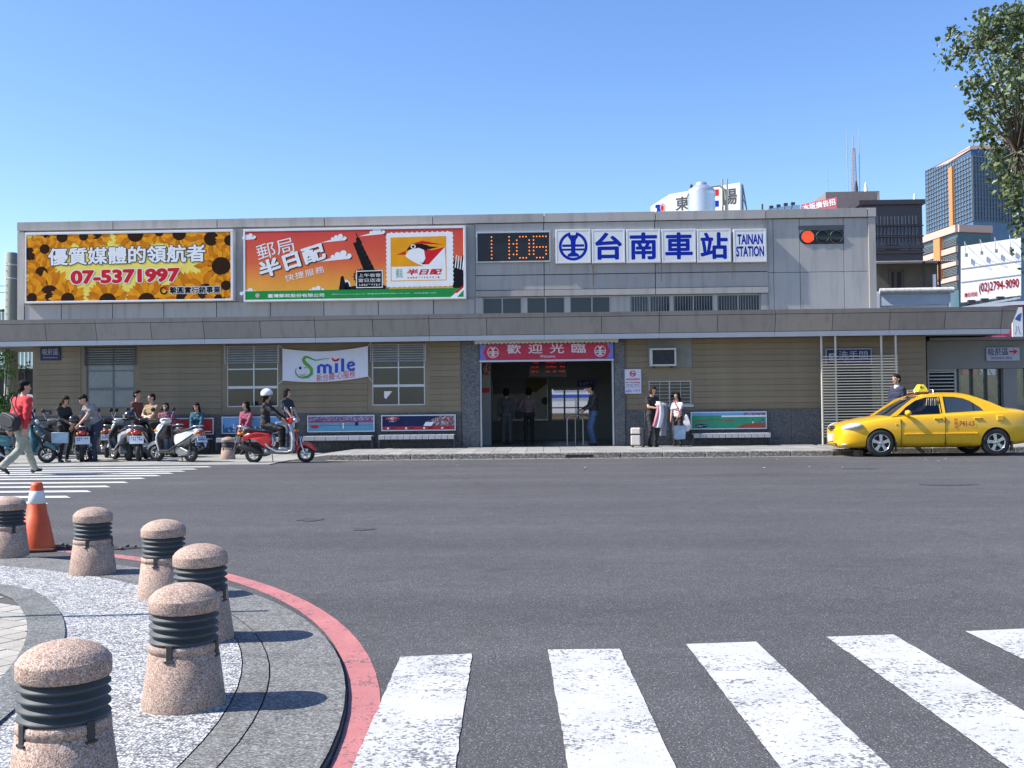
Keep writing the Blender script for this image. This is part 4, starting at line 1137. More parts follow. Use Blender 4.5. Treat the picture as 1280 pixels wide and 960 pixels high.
# ---- no smoking notice
YQ = WY - .045
x0, x1, z0, z1 = RC(780.5, 801.5, 461.5, 492, YQ)
t = thing('no_smoking_sign', 'white no smoking notice on the wall right of the entrance', 'sign', ((x0 + x1) / 2, WY, z0))
MB().box(x0, x1, YQ - .01, YQ + .012, z0, z1).build('board', pm('notice_white', (0.60, 0.60, 0.68), 0.6), t)
mb = MB(); y = YQ - .013; w, h = x1 - x0, z1 - z0; cx = (x0 + x1) / 2
ring_poly(mb, cx, z1 - h * .18, h * .09, h * .125, y, 0, 24); strip_a = [(cx - .075, y - .001, z1 - h * .11), (cx - .055, y - .001, z1 - h * .09), (cx + .075, y - .001, z1 - h * .25), (cx + .055, y - .001, z1 - h * .27)]
mb.poly(list(reversed(strip_a)), 0); rect(mb, cx - .06, cx + .06, z1 - h * .2, z1 - h * .17, y, 1)
put_text(mb, '本站全面禁菸', x0 + w * .08, x1 - w * .08, z0 + h * .55, z0 + h * .63, y, 2, .02); put_text(mb, 'No Smoking', x0 + w * .08, x1 - w * .08, z0 + h * .42, z0 + h * .49, y, 2, .03)
glyphs(mb, x0 + w * .08, x1 - w * .08, z0 + h * .33, z0 + h * .38, y, 1, 11, 2); glyphs(mb, x0 + w * .08, x1 - w * .08, z0 + h * .25, z0 + h * .30, y, 2, 11, 3)
glyphs(mb, x0 + w * .08, x0 + w * .45, z0 + h * .06, z0 + h * .18, y, 3, 4, 4); glyphs(mb, x0 + w * .52, x1 - w * .08, z0 + h * .08, z0 + h * .16, y, 3, 5, 5)
mb.build('lettering', [M_pred, M_black, pm('notice_red', (0.5, 0.03, 0.06), 0.6), M_blue], t)

# ---- smoking area sign under the left of the canopy, small number plate, restroom sign, smoking area sign right
def flat_sign(name, lab, u0, u1, v0, v1, Y, bm, texts, tm_, frame=None, d=.03):
    x0, x1, z0, z1 = RC(u0, u1, v0, v1, Y); w, h = x1 - x0, z1 - z0
    t = thing(name, lab, 'sign', ((x0 + x1) / 2, Y, z0))
    MB().box(x0, x1, Y - d, Y, z0, z1).build('board', bm, t)
    if frame:
        e = .025
        MB().box(x0 - e, x1 + e, Y - d - .01, Y, z1, z1 + e).box(x0 - e, x1 + e, Y - d - .01, Y, z0 - e, z0).box(x0 - e, x0, Y - d - .01, Y, z0, z1).box(x1, x1 + e, Y - d - .01, Y, z0, z1).build('frame', frame, t)
    mb = MB()
    for body, a, b, c, e, mi, off in texts: put_text(mb, body, x0 + w * a, x0 + w * b, z0 + h * c, z0 + h * e, Y - d - .003, mi, off)
    return t, mb, (x0, x1, z0, z1), tm_
M_nvy = pm('sign_navy', (0.012, 0.016, 0.075), 0.6); M_dimw = pm('sign_dim_white', (0.40, 0.40, 0.42), 0.7); M_sgrey = pm('sign_grey', (0.34, 0.36, 0.42), 0.6)
t, mb, r4, tmm = flat_sign('smoking_area_sign', 'navy smoking area sign at the left end of the station wall', 51, 76, 434.5, 450.5, WY - .03, M_nvy, [('吸菸區', .1, .9, .42, .92, 0, .0), ('Smoking Area', .15, .85, .12, .3, 0, .0)], None)
mb.build('lettering', [M_dimw], t)
t, mb, r4, tmm = flat_sign('number_plate', 'tiny navy plate low on the left end of the station wall', 56, 63.5, 513.5, 518, WY - .03, M_nvy, [], None)
mb = MB(); rect(mb, r4[0] + .03, r4[1] - .03, r4[2] + .03, r4[2] + .05, WY - .065, 0); mb.build('lettering', [M_dimw], t)
t, mb, r4, tmm = flat_sign('restroom_sign', 'navy restroom sign behind the slatted screen', 1033, 1088, 437, 455, WY - .06, M_nvy, [('洗手間', .28, .93, .35, .9, 0, .0), ('Restrooms', .4, .8, .1, .25, 0, .0)], None, M_grey_frame)
x0, x1, z0, z1 = r4
put_text(mb, '♿', x0 + .06, x0 + .25, z0 + .1, z1 - .1, WY - .093, 0, 0)
mb.build('lettering', [M_dimw], t)
YA = 29.6
t, mb, r4, tmm = flat_sign('smoking_area_sign', 'pale grey smoking area sign with a red arrow right of the canopy end', 1232.5, 1274, 434.5, 451, YA - .03, M_sgrey, [('吸菸區', .05, .66, .42, .95, 0, .012), ('SMOKING AREA', .14, .78, .12, .30, 0, .0)], None)
x0, x1, z0, z1 = r4; w, h = x1 - x0, z1 - z0; y = YA - .064
mb.poly([(x0 + w * .68, y, z0 + h * .62), (x0 + w * .84, y, z0 + h * .62), (x0 + w * .84, y, z0 + h * .74), (x0 + w * .68, y, z0 + h * .74)], 1)
mb.poly([(x0 + w * .78, y - .001, z0 + h * .40), (x0 + w * .94, y - .001, z0 + h * .68), (x0 + w * .78, y - .001, z0 + h * .96), (x0 + w * .85, y - .001, z0 + h * .68)], 1)
mb.build('lettering', [M_nvy, M_pred], t)
# ================================================================== FIXTURES
M_post = pm('cream_post', (0.52, 0.50, 0.42), 0.5, 0.1, 4)
# ---- air conditioner in the wall
x0, x1, z0, z1 = RC(812.5, 845.5, 435, 457.5, WY - .25)
t = thing('air_conditioner', 'boxy white window air conditioner above the small barred window', 'air conditioner', ((x0 + x1) / 2, WY, z0))
e = .05
MB().box(x0, x1, WY - .25, WY - .01, z1 - e, z1).box(x0, x1, WY - .25, WY - .01, z0, z0 + e).box(x0, x0 + e * 1.4, WY - .249, WY - .01, z0 + e, z1 - e).box(x1 - e, x1, WY - .249, WY - .01, z0 + e, z1 - e).build('casing', pm('aged_white', (0.50, 0.50, 0.47), 0.6, 0.2, 6), t, bevel=.01)
MB().box(x0 + e, x1 - e, WY - .22, WY - .02, z0 + e, z1 - e).build('condenser', pm('condenser_dark', (0.03, 0.033, 0.035), 0.7, 0.5, 30), t)
g = MB(); k = 0
while x0 + e + k * .03 < x1 - e:
    xx = x0 + e + k * .03; g.box(xx, xx + .004, WY - .228, WY - .221, z0 + e, z1 - e); k += 1
g.build('grille', pm('grille_dark', (0.07, 0.072, 0.075), 0.6), t)
MB().box(ac[0] - .02, ac[1] + .02, WY - .02, WY - .003, ac[2], zs).build('plywood_panel', pm('grey_ply', (0.20, 0.195, 0.175), 0.8, 0.15, 4), t)
MB().box(x0 + .1, x0 + .14, WY - .2, WY - .01, z0 - .05, z0 - .003).box(x1 - .14, x1 - .1, WY - .2, WY - .01, z0 - .05, z0 - .003).build('bracket', M_iron, t)

# ---- slatted screen before the restroom
YSC = 28.45
t = thing('slatted_screen', 'cream metal screen of thin horizontal slats before the restroom', 'screen', (P(1073, 550, YSC).x, YSC, KZ))
px = [P(u, 480, YSC).x for u in (1027.5, 1045, 1102.5, 1120.5)]
for x in px: MB().tube([(x, YSC, KZ), (x, YSC, zs)], .028, 12).build('post', M_post, t)
n = 30; zt_, zb_ = P(1073, 445.5, YSC).z, P(1073, 545, YSC).z
me = MB().box(px[0] - .03, px[3] + .03, -.062, -.032, -.011, .011).xf(Matrix.Translation((-P(1073, 550, YSC).x, 0, 0))).mesh('slat', M_post)
for i in range(n): link('slat', me, t, loc=(0, 0, zb_ + (zt_ - zb_) * i / (n - 1) - KZ))
MB().box(px[1] + .1, px[2] - .15, WY - .042, WY - .002 - .03, KZ, 2.2).build('doorway', M_dark, st)

# ---- benches with picture backrests
M_bframe = pm('bench_frame', (0.05, 0.05, 0.055), 0.5, 0.2, 6, metal=0.3)
M_bslat = pm('bench_slat', (0.36, 0.37, 0.39), 0.5, 0.12, 5)
M_edge = pm('poster_edge', (0.62, 0.64, 0.66), 0.5)
def noisy_print(name, cols, scale, sx=1, sz=1):
    t_ = NT(name); v = t_.voro(scale, 'F1', t_.stretch(sx, 1, sz), 'Color'); s_ = t_.n('SeparateColor'); t_.l(v, s_.inputs[0])
    k = len(cols); return t_.fin(t_.ramp(s_.outputs[0], [(i / k, c) for i, c in enumerate(cols)], 'CONSTANT'), 0.5)
P_crowd = noisy_print('print_crowd', [(0.12, 0.02, 0.03), (0.30, 0.06, 0.06), (0.45, 0.38, 0.36), (0.05, 0.05, 0.10), (0.25, 0.20, 0.22)], 30)
P_stand = noisy_print('print_stand', [(0.06, 0.07, 0.16), (0.16, 0.14, 0.30), (0.30, 0.26, 0.40), (0.25, 0.06, 0.10)], 22, 1, 1.6)
P_sky = pm('print_sky', (0.16, 0.36, 0.60), 0.5, 0.15, 3); P_sea = pm('print_sea', (0.05, 0.16, 0.30), 0.5, 0.3, 6); P_blk = pm('print_dark_blue', (0.022, 0.030, 0.085), 0.5, 0.2, 3)
P_red = pm('print_bench_red', (0.42, 0.05, 0.05), 0.5, 0.2, 4); P_grn = pm('print_field', (0.05, 0.30, 0.17), 0.5, 0.15, 3); P_soil = pm('print_infield', (0.34, 0.09, 0.06), 0.5, 0.15, 4); P_cyan = pm('print_cyan', (0.12, 0.32, 0.45), 0.5)
def bench(lab, u0, u1, v0, v1, vs0, vs1, slats, art):
    YBk = WY - .12
    x0, x1, z0, z1 = RC(u0, u1, v0, v1, YBk)
    zs0 = P((u0 + u1) / 2, vs0, WY - .5).z
    t = thing('bench', lab, 'bench', ((x0 + x1) / 2, WY - .35, KZ), 0, 'benches along the station wall')
    MB().box(x0, x1, YBk, YBk + .03, z0, z1).build('backrest', M_edge, t)
    mb = MB(); art(mb, x0 + .03, x1 - .03, z0 + .03, z1 - .03, YBk - .003)
    mb.build('picture', [M_pwhite, P_crowd, P_stand, P_sky, P_sea, P_blk, P_red, P_grn, P_soil, P_cyan, M_black], t)
    n = slats; zt = z0 - .04
    L = (x1 - x0) / n
    for i in range(n): MB().box(x0 + i * L + .006, x0 + (i + 1) * L - .006, WY - .60, WY - .17, zt - .10, zt - .06).box(x0 + i * L + .006, x0 + (i + 1) * L - .006, WY - .63, WY - .603, zt - .18, zt - .06).build('seat_slat', M_bslat, t, bevel=.006)
    MB().box(x0 - .02, x1 + .02, WY - .59, WY - .55, zt - .16, zt - .11).box(x0 - .02, x1 + .02, WY - .24, WY - .2, zt - .16, zt - .11).build('seat_rail', M_bframe, t)
    for x in (x0 + .0, x1 - .0):
        for yy in (WY - .56, WY - .2): MB().box(x - .022, x + .022, yy - .02, yy + .02, KZ, zt - .1).build('leg', M_bframe, t)
        MB().box(x - .02, x + .02, WY - .10, WY - .088, KZ + .3, z0 + .1).build('back_post', M_bframe, t)
    return t
def art_red(mb, x0, x1, z0, z1, y):
    rect(mb, x0, x1, z0, z1, y, 6); glyphs(mb, x0 + (x1 - x0) * .1, x0 + (x1 - x0) * .5, z0 + .12, z1 - .12, y - .003, 0, 3)
    rect(mb, x0 + .02, x1 - .04, z0 + .04, z0 + .07, y - .003, 0); rect(mb, x0, x1, z0 + .005, z0 + .03, y - .003, 10)
def art_city(mb, x0, x1, z0, z1, y):
    rect(mb, x0, x1, z0, z1, y, 3); h = z1 - z0; rect(mb, x0, x1, z0, z0 + h * .30, y - .002, 4)
    r_ = random.Random(5); x = x0
    while x < x1 - .05:
        w_ = r_.uniform(.02, .06); hh = h * r_.uniform(.32, .62); rect(mb, x, min(x + w_, x1), z0 + h * .27, z0 + hh, y - .003, r_.choice((4, 5, 5, 0))); x += w_ + r_.uniform(0, .06)
    glyphs(mb, x0 + .12, x1 - .6, z0 + h * .08, z0 + h * .2, y - .004, 0, 9)
def art_base1(mb, x0, x1, z0, z1, y):
    h, w_ = z1 - z0, x1 - x0
    rect(mb, x0, x1, z0, z1, y, 9); rect(mb, x0, x1, z0 + h * .66, z1, y - .002, 2); rect(mb, x0, x1, z0 + h * .58, z0 + h * .66, y - .003, 6); rect(mb, x0, x1, z0 + h * .36, z0 + h * .40, y - .003, 6)
    for k in range(4): rect(mb, x0 + w_ * (.05 + .24 * k), x0 + w_ * (.22 + .24 * k), z0 + h * .61, z0 + h * .69, y - .004, 6)
    rect(mb, x0 + w_ * .53, x0 + w_ * .545, z0 + h * .15, z0 + h * .45, y - .004, 0); disc(mb, x0 + w_ * .537, z0 + h * .48, .025, y - .004, 0, 10)
    rect(mb, x0 + w_ * .72, x0 + w_ * .77, z0 + h * .35, z0 + h * .6, y - .004, 5); disc(mb, x0 + w_ * .1, z0 + h * .3, .12, y - .004, 6, 16, .05)
def art_base2(mb, x0, x1, z0, z1, y):
    h, w_ = z1 - z0, x1 - x0
    rect(mb, x0, x1, z0, z1, y, 5); rect(mb, x0, x1, z0, z0 + h * .24, y - .002, 6)
    mb.poly([(x0 + w_ * .68, y - .002, z0 + h * .26), (x1, y - .002, z0 + h * .26), (x1, y - .002, z1), (x0 + w_ * .80, y - .002, z1), (x0 + w_ * .62, y - .002, z0 + h * .6)], 1)
    mb.poly([(x0 + w_ * .57, y - .004, z0 + h * .27), (x0 + w_ * .68, y - .004, z0 + h * .27), (x0 + w_ * .72, y - .004, z0 + h * .55), (x0 + w_ * .60, y - .004, z0 + h * .55)], 0)
    disc(mb, x0 + w_ * .14, z0 + h * .83, .20, y - .003, 6, 20, .055); ring_poly(mb, x0 + w_ * .14, z0 + h * .83, .035, .045, y - .005, 0, 16)
    glyphs(mb, x0 + w_ * .08, x0 + w_ * .2, z0 + h * .79, z0 + h * .88, y - .006, 0, 6); glyphs(mb, x0 + w_ * .09, x0 + w_ * .2, z0 + h * .58, z0 + h * .67, y - .004, 0, 5)
    for k in range(4): disc(mb, x0 + w_ * (.08 + .25 * k), z0 + h * .12, .03, y - .004, 0, 10); glyphs(mb, x0 + w_ * (.12 + .25 * k), x0 + w_ * (.2 + .25 * k), z0 + h * .06, z0 + h * .18, y - .004, 10, 4, k)
def art_field(mb, x0, x1, z0, z1, y):
    h, w_ = z1 - z0, x1 - x0
    rect(mb, x0, x1, z0, z1, y, 7); rect(mb, x0, x1, z0 + h * .82, z1, y - .002, 3); rect(mb, x0 + w_ * .4, x1, z0 + h * .72, z0 + h * .82, y - .003, 0); rect(mb, x0 + w_ * .7, x1, z0 + h * .82, z0 + h * .98, y - .003, 2)
    mb.poly([(x0, y - .003, z0 + h * .50), (x0 + w_ * .3, y - .003, z0 + h * .60), (x0 + w_ * .58, y - .003, z0 + h * .50), (x0 + w_ * .62, y - .003, z0 + h * .42), (x0 + w_ * .3, y - .003, z0 + h * .54), (x0, y - .003, z0 + h * .44)], 8)
    mb.poly([(x0 + w_ * .58, y - .003, z0), (x1, y - .003, z0), (x1, y - .003, z0 + h * .36), (x0 + w_ * .72, y - .003, z0 + h * .28)], 8)
    disc(mb, x0 + w_ * .13, z0 + h * .16, .17, y - .004, 5, 18, .05); glyphs(mb, x0 + w_ * .06, x0 + w_ * .2, z0 + h * .12, z0 + h * .2, y - .006, 0, 6)
    for a, mi in ((.82, 0), (.95, 3)): rect(mb, x0 + w_ * a, x0 + w_ * a + .03, z0 + h * .3, z0 + h * .46, y - .005, mi); disc(mb, x0 + w_ * a + .015, z0 + h * .5, .02, y - .005, 10, 8)
bench('bench with a red picture backrest behind the parked scooters', 190, 267, 522.5, 543.5, 545, 550, 6, art_red)
bench('bench with a blue city skyline backrest, left of the red scooter rider', 277, 368, 520.5, 542, 544, 549, 7, art_city)
bench('bench with a pale blue stadium backrest right of the red scooter', 384, 468, 519, 540, 542, 548, 6, art_base1)
bench('bench with a dark blue ballplayer backrest left of the entrance', 476.5, 569.5, 518.5, 538.5, 541, 546, 12, art_base2)
bench('bench with a green ball field backrest right of the girl', 863.5, 958.5, 514.5, 536.5, 538, 543, 12, art_field)

# ================================================================== INSIDE THE HALL
x0, x1, z0, z1 = RC(616, 684, 474, 524, HY - .05)
t = thing('wall_map', 'large pale map board on the back wall of the hall', 'map', ((x0 + x1) / 2, HY, z0))
MB().box(x0, x1, HY - .05, HY - .005, z0, z1).build('board', pm('map_paper', (0.55, 0.53, 0.45), 0.7, 0.1, 3), t)
mb = MB(); w, h = x1 - x0, z1 - z0
mb.poly([(x0 + w * .60, HY - .054, z1 - h * .32), (x0 + w * .80, HY - .054, z1 - h * .32), (x1, HY - .054, z1 - h * .12), (x1, HY - .054, z1), (x0 + w * .60, HY - .054, z1)], 0)
rect(mb, x0, x0 + w * .6, z1 - h * .36, z1, HY - .054, 1); disc(mb, x0 + w * .42, z0 + h * .1, w * .16, HY - .056, 2, 18, h * .12); disc(mb, x1 - w * .04, z0 + h * .45, .13, HY - .056, 3, 14)
mb.build('map_print', [pm('map_olive', (0.16, 0.13, 0.03), 0.7), pm('map_grey', (0.19, 0.21, 0.22), 0.7), pm('map_blue', (0.22, 0.26, 0.30), 0.7), pm('map_dark', (0.06, 0.06, 0.07), 0.7)], t)
MB().box(x0 - .02, x0, HY - .07, HY, z0, z1).box(x1, x1 + .02, HY - .07, HY, z0, z1).box(x0 - .02, x1 + .02, HY - .07, HY, z0 - .05, z0).build('frame', M_alu, t)
YD = 31.0
x0, x1, z0, z1 = RC(661, 708.5, 450, 470.5, YD)
t = thing('departure_board', 'dark departure board with lines of red lights hanging in the hall', 'display', ((x0 + x1) / 2, YD, z0))
MB().box(x0, x1, YD, YD + .15, z0, z1).build('casing', MT['led_black'], t)
mb = MB(); w, h = x1 - x0, z1 - z0; r_ = random.Random(2)
for row, zf in enumerate((.86, .58, .30)):
    for a, b in ((.07, .25), (.45, .72), (.80, .95)):
        x = x0 + w * a
        while x < x0 + w * b:
            if r_.random() < .8: rect(mb, x, x + .018, z0 + h * zf - r_.uniform(.015, .04), z0 + h * zf + r_.uniform(.015, .04), YD - .003, 0)
            x += .03
mb.build('red_text', emit('led_red', (1.0, 0.02, 0.04), 0.10), t)
MB().tube([(x0 + .2, YD + .07, z1), (x0 + .2, YD + .07, zs + .2)], .015, 6).build('hanger', M_iron, t); MB().tube([(x1 - .2, YD + .07, z1), (x1 - .2, YD + .07, zs + .2)], .015, 6).build('hanger', M_iron, t)
MB().box(hx0, hx1, WY + .3, HY, zs, zs + .05).build('hall_ceiling', M_soffit, st)
x0, x1, z0, z1 = RC(721, 744, 475.5, 483.5, HY - .3)
t = thing('hall_sign', 'small blue hanging sign above the ticket windows', 'sign', ((x0 + x1) / 2, HY - .3, z0))
MB().box(x0, x1, HY - .32, HY - .27, z0, z1).build('board', pm('hall_sign_blue', (0.03, 0.05, 0.30), 0.5), t)
mb = MB(); glyphs(mb, x0 + .08, x1 - .08, z0 + .05, z1 - .05, HY - .323, 0, 4); mb.build('lettering', M_dimw, t)
t = thing('guard_rail', 'shiny steel hoop rail inside the entrance', 'rail', (P(724, 556, WY + .9).x, WY + .9, KZ))
a, b = P(709, 540, WY + .9).x, P(729, 540, WY + .9).x; zt = P(719, 519, WY + .9).z; r_ = .18
pts = [(a, WY + .9, KZ), (a, WY + .9, zt - r_)] + [(a + r_ - r_ * math.cos(k), WY + .9, zt - r_ + r_ * math.sin(k)) for k in (.4, .8, 1.2, 1.57)] + [(b - r_ + r_ * math.sin(k), WY + .9, zt - r_ + r_ * math.cos(k)) for k in (0, .4, .8, 1.2, 1.57)] + [(b, WY + .9, KZ)]
MB().tube(pts, .026, 10).build('hoop', pm('steel', (0.32, 0.32, 0.32), 0.35, metal=0.8), t)
pts2 = [(x + .25, y + .5, z) for x, y, z in pts]; MB().tube(pts2, .026, 10).build('hoop', MT['steel'], t)
# posters on the left reveal of the hall
for i, (v0, v1) in enumerate(((452, 469), (485, 491))):
    x0, x1, z0, z1 = RC(602.5, 612, v0, v1, 30.6)
    t = thing('hall_poster', ('red and dark poster high', 'small red notice low')[i] + ' on the left hall column', 'poster', ((x0 + x1) / 2, 30.6, z0))
    MB().box(x0, x1, 30.58, 30.6, z0, z1).build('sheet', P_red if i else P_crowd, t)
x0, x1, z0, z1 = RC(602, 613.5, 427, 557, 30.61)
MB().box(x0 - .2, x1, 30.61, 30.9, 0, zs).build('hall_column', M_hall, st)
# train standing at the platform, seen through the ticket windows
t = thing('train_carriage', 'pale train carriage with a blue stripe seen through the ticket windows', 'train', (4, 44, .2))
M_trn = pm('train_white', (0.60, 0.61, 0.62), 0.4); M_trb = pm('train_blue', (0.03, 0.09, 0.40), 0.4)
MB().box(-9, 17, 44, 46.8, .9, 3.7).build('body', M_trn, t, bevel=.08); MB().box(-9, 17, 43.98, 44, 1.62, 1.76).build('stripe', M_trb, t)
for k in range(12): MB().box(-8.2 + k * 2.1, -6.9 + k * 2.1, 43.985, 44, 1.95, 2.9).build('window', M_glass, t)
for k in range(13): MB().box(-8.9 + k * 2, -8.86 + k * 2, 43.985, 44, .95, 1.6).build('panel_seam', M_grey_frame, t)
MB().box(-9, 17, 44.2, 46.6, .3, .9).build('underframe', M_iron, t)
tag(MB().box(-14, 22, 38.5, 43.6, -.02, .75).build('platform', M_forecourt), kind='structure')

# ================================================================== RIGHT ANNEX
xa0, xa1 = P(1159, 470, YA).x, 22.0
t = thing('annex', 'dark grey concrete annex with louvres and glass doors right of the canopy', 'building', (xa0 + 3, YA, 0))
M_conc = pm('annex_concrete', (0.185, 0.185, 0.18), 0.8, 0.12, 1.2, 0.1, 60)
zb0, zb1 = P(1200, 461, YA).z, P(1200, 426, YA).z
MB().box(xa0, xa1, YA, YA + .5, zb0, zb1).build('beam', M_conc, t, bevel=.01)
MB().box(xa0, xa1, YA - .25, YA + 2.5, zb1 + .003, zb1 + .08).build('roof', M_conc, t)
for u0, u1 in ((1255, 1272), (1288, 1304)):
    MB().box(P(u0, 480, YA).x, P(u1, 480, YA).x, YA + .03, YA + .42, 0, zb0).build('column', M_conc, t, bevel=.01)
lx0, lx1 = P(1161, 480, YA).x, P(1197, 480, YA).x; zb_ = 1.0
fr = MB().box(lx0, lx0 + .04, YA + .08, YA + .16, 0, zb0).box(lx1 - .05, lx1, YA + .08, YA + .16, 0, zb0).box(lx0 + .04, lx1 - .05, YA + .08, YA + .16, zb0 - .05, zb0).build('louvre', M_grey_frame, t)
me = MB().box(0, lx1 - lx0 - .1, .09, .13, 0, .03).mesh('louvre_slat', M_slat)
for i in range(12):
    link('louvre_slat', me, fr, loc=(lx0 + .045 - (xa0 + 3), 0, zb_ + (zb0 - .1 - zb_) * i / 11))
MB().box(lx0, lx1, YA + .17, YA + .3, 0, zb0).build('louvre_back', M_dark, t)
M_cg = clear_glass('clear_glass')
for k in range(5):
    a, b = P(1200 + k * 18, 480, YA).x, P(1217 + k * 18, 480, YA).x
    fr = MB().box(a, a + .05, YA + .2, YA + .27, 0, zb0).box(b - .02, b + .03, YA + .2, YA + .27, 0, zb0).box(a + .05, b - .02, YA + .2, YA + .27, 0, .25).build('door_leaf', pm('dark_bronze', (0.035, 0.033, 0.03), 0.4), t)
    MB().box(a + .05, b - .02, YA + .225, YA + .235, .25, zb0).build('pane', M_cg, fr)
for k in range(3):
    p = P(1216 + k * 12, 478, 31.0); MB().tube([(p.x, 31.2, 2.2), (p.x + .55, 31.2, 1.2)], .02, 6).build('folded_gate', M_slat, t)
# ================================================================== BACKGROUND
# ---- concrete utility pole left of the station
p = P(14, 440, 31.2)
t = thing('utility_pole', 'thick concrete utility pole with white bands behind the left end of the station', 'pole', (p.x, 31.2, 0))
M_cpole = pm('pole_concrete', (0.30, 0.31, 0.26), 0.85, 0.12, 2, 0.2, 40)
ztop = P(14, 316, 31.2).z
MB().lathe([(.20, 0), (.195, 2.5), (.175, ztop - .02), (.155, ztop)], 28).build('shaft', M_cpole, t, world=False)
for v in (331.5, 348.5):
    z = P(14, v, 31.2).z; MB().lathe([(.1785, z - .02), (.1835, z - .018), (.1832, z + .018), (.1782, z + .02)], 28, caps=False).build('band', M_pwhite, t, world=False)
me = MB().lathe([(.012, -.01), (.012, .02)], 8, axis='Y').mesh('peg_hole', M_dark)
for k in range(9): link('peg_hole', me, t, loc=(-.06 + .0 * k, -.178, ztop - .35 - k * .22))
# street lamp arm and wires at the far left
t = thing('street_lamp', 'dark street lamp arm peeking over the canopy at the left edge', 'street lamp', (P(-8, 400, 33).x, 33, 0))
a = P(-8, 400, 33); b = P(5, 388, 33)
MB().tube([(a.x, 33, 0), (a.x, 33, a.z + .1), (a.x + .1, 33, b.z), (b.x, 33, b.z + .02)], .035, 8).build('pole', M_iron, t); MB().ell((b.x - .06, 33, b.z), (.16, .06, .045), 12, 6).build('lamp_head', M_iron, t)
for k, v in enumerate((357, 365)):
    a = P(-30, v, 34); b = P(6, v + .5, 31.4)
    w = MB().tube([a, b], .012, 5); o = w.build('overhead_wire', M_iron, None, loc=tuple(a)); tag(o, ('upper', 'lower')[k] + ' thin overhead wire running to the concrete pole', 'wire')
# green corrugated shed, white van and fence behind
x0, x1, z0, z1 = RC(-60, 45, 437, 458, 40)
t = thing('shed', 'shed with a pale green corrugated wall behind the concrete pole', 'shed', ((x0 + x1) / 2, 40, 0))
mb = MB(); n = 70; vs = []
for i in range(n + 1):
    x = x0 + (x1 + 2 - x0) * i / n; yy = 40 + (.03 if i % 2 else 0); vs += [(x, yy, z0), (x, yy, z1 + 1.5)]
mb.add(vs, [(2 * i, 2 * i + 2, 2 * i + 3, 2 * i + 1) for i in range(n)]); mb.build('corrugated_wall', pm('pale_green_sheet', (0.40, 0.50, 0.44), 0.5, 0.15, 1), t)
MB().box(x0, x1 + 2, 40.2, 44, 0, z0).build('lower_wall', pm('shed_dark', (0.05, 0.05, 0.05), 0.8), t); MB().box(x0, x1 + 2, 39.7, 44, z0 - .12, z0 - .004).build('eave', M_galv, t)
for k in range(6): MB().box(x0 + .6 * k + 1.2, x0 + .6 * k + 1.25, 39.75, 39.85, 0, z0 - .12).build('post', M_iron, t)
def simple_van(lab, x, y, col, L=4.2):
    t = thing('parked_van', lab, 'van', (x, y, 0))
    body = [(-L / 2, .35), (L / 2, .35), (L / 2, 1.0), (L / 2 - .1, 1.75), (L / 2 - .4, 1.9), (-L / 2 + 1.0, 1.9), (-L / 2 + .5, 1.15), (-L / 2 + .02, 1.0)]
    MB().prism(body, -.8, .8).build('body', pm(col[0], col[1], 0.3, coat=0.5), t, world=False, bevel=.08)
    MB().prism([(-L / 2 + .75, 1.2), (-L / 2 + 1.7, 1.2), (-L / 2 + 1.7, 1.75), (-L / 2 + 1.1, 1.75)], -.805, -.8).prism([(-L / 2 + 1.8, 1.2), (L / 2 - .2, 1.2), (L / 2 - .3, 1.75), (-L / 2 + 1.8, 1.75)], -.805, -.8).build('side_window', M_glass, t, world=False)
    for xx in (-L / 2 + .8, L / 2 - .8):
        for yy in (-.79, .62): MB().lathe([(.2, 0), (.31, 0), (.32, .03), (.32, .15), (.31, .18), (.2, .18)], 20, (xx, yy, .32), axis='Y').build('wheel', M_rubber, t, world=False)
p = P(12, 470, 36); simple_van('white van parked behind the concrete pole at the left', p.x - 1.6, 36.5, ('van_white', (0.65, 0.66, 0.68)))

# ---- roof water tank
p = P(877, 262, 33); r_ = (P(894.5, 250, 33).x - P(860, 250, 33).x) / 2
t = thing('water_tank', 'shiny steel water tank on the station roof', 'water tank', (p.x, 33, zrt - .02))
ht = P(877, 236.5, 33).z - (zrt - .02)
prof = [(r_, .25)]
for k in range(9): prof += [(r_ - .012, .3 + (ht - .4) * k / 9), (r_ + .0, .3 + (ht - .4) * (k + .5) / 9)]
prof += [(r_, ht - .08), (r_ * .96, ht - .03), (r_ * .55, ht + .10)]
M_tank = pm('tank_steel', (0.62, 0.64, 0.68), 0.32, 0.05, 2, metal=0.65)
MB().lathe(prof, 40).build('tank_body', M_tank, t, world=False)
MB().lathe([(r_ * .42, ht + .08), (r_ * .42, ht + .18), (r_ * .3, ht + .22)], 24).build('lid', M_tank, t, world=False)
for k in range(4): a = PI / 4 + k * PI / 2; MB().tube([(r_ * .8 * math.cos(a), r_ * .8 * math.sin(a), 0), (r_ * .8 * math.cos(a), r_ * .8 * math.sin(a), .3)], .03, 6).build('leg', M_iron, t, world=False)
MB().tube([(r_ * .5, -.1, ht + .04), (r_ * 1.3, -.1, ht + .08), (r_ * 1.65, -.1, ht - .05), (r_ * 1.72, -.1, ht - .3), (r_ * 1.72, -.1, 0)], .03, 8).build('overflow_pipe', M_cpole, t, world=False)
MB().tube([(-r_ * .8, -.1, ht - .1), (-r_ * .95, -.1, ht - .15), (-r_ * 1.3, -.1, ht - .5)], .015, 6).ell((-r_ * .72, 0, ht + .1), (.05, .05, .07), 8, 5).build('inlet_valve', M_iron, t, world=False)
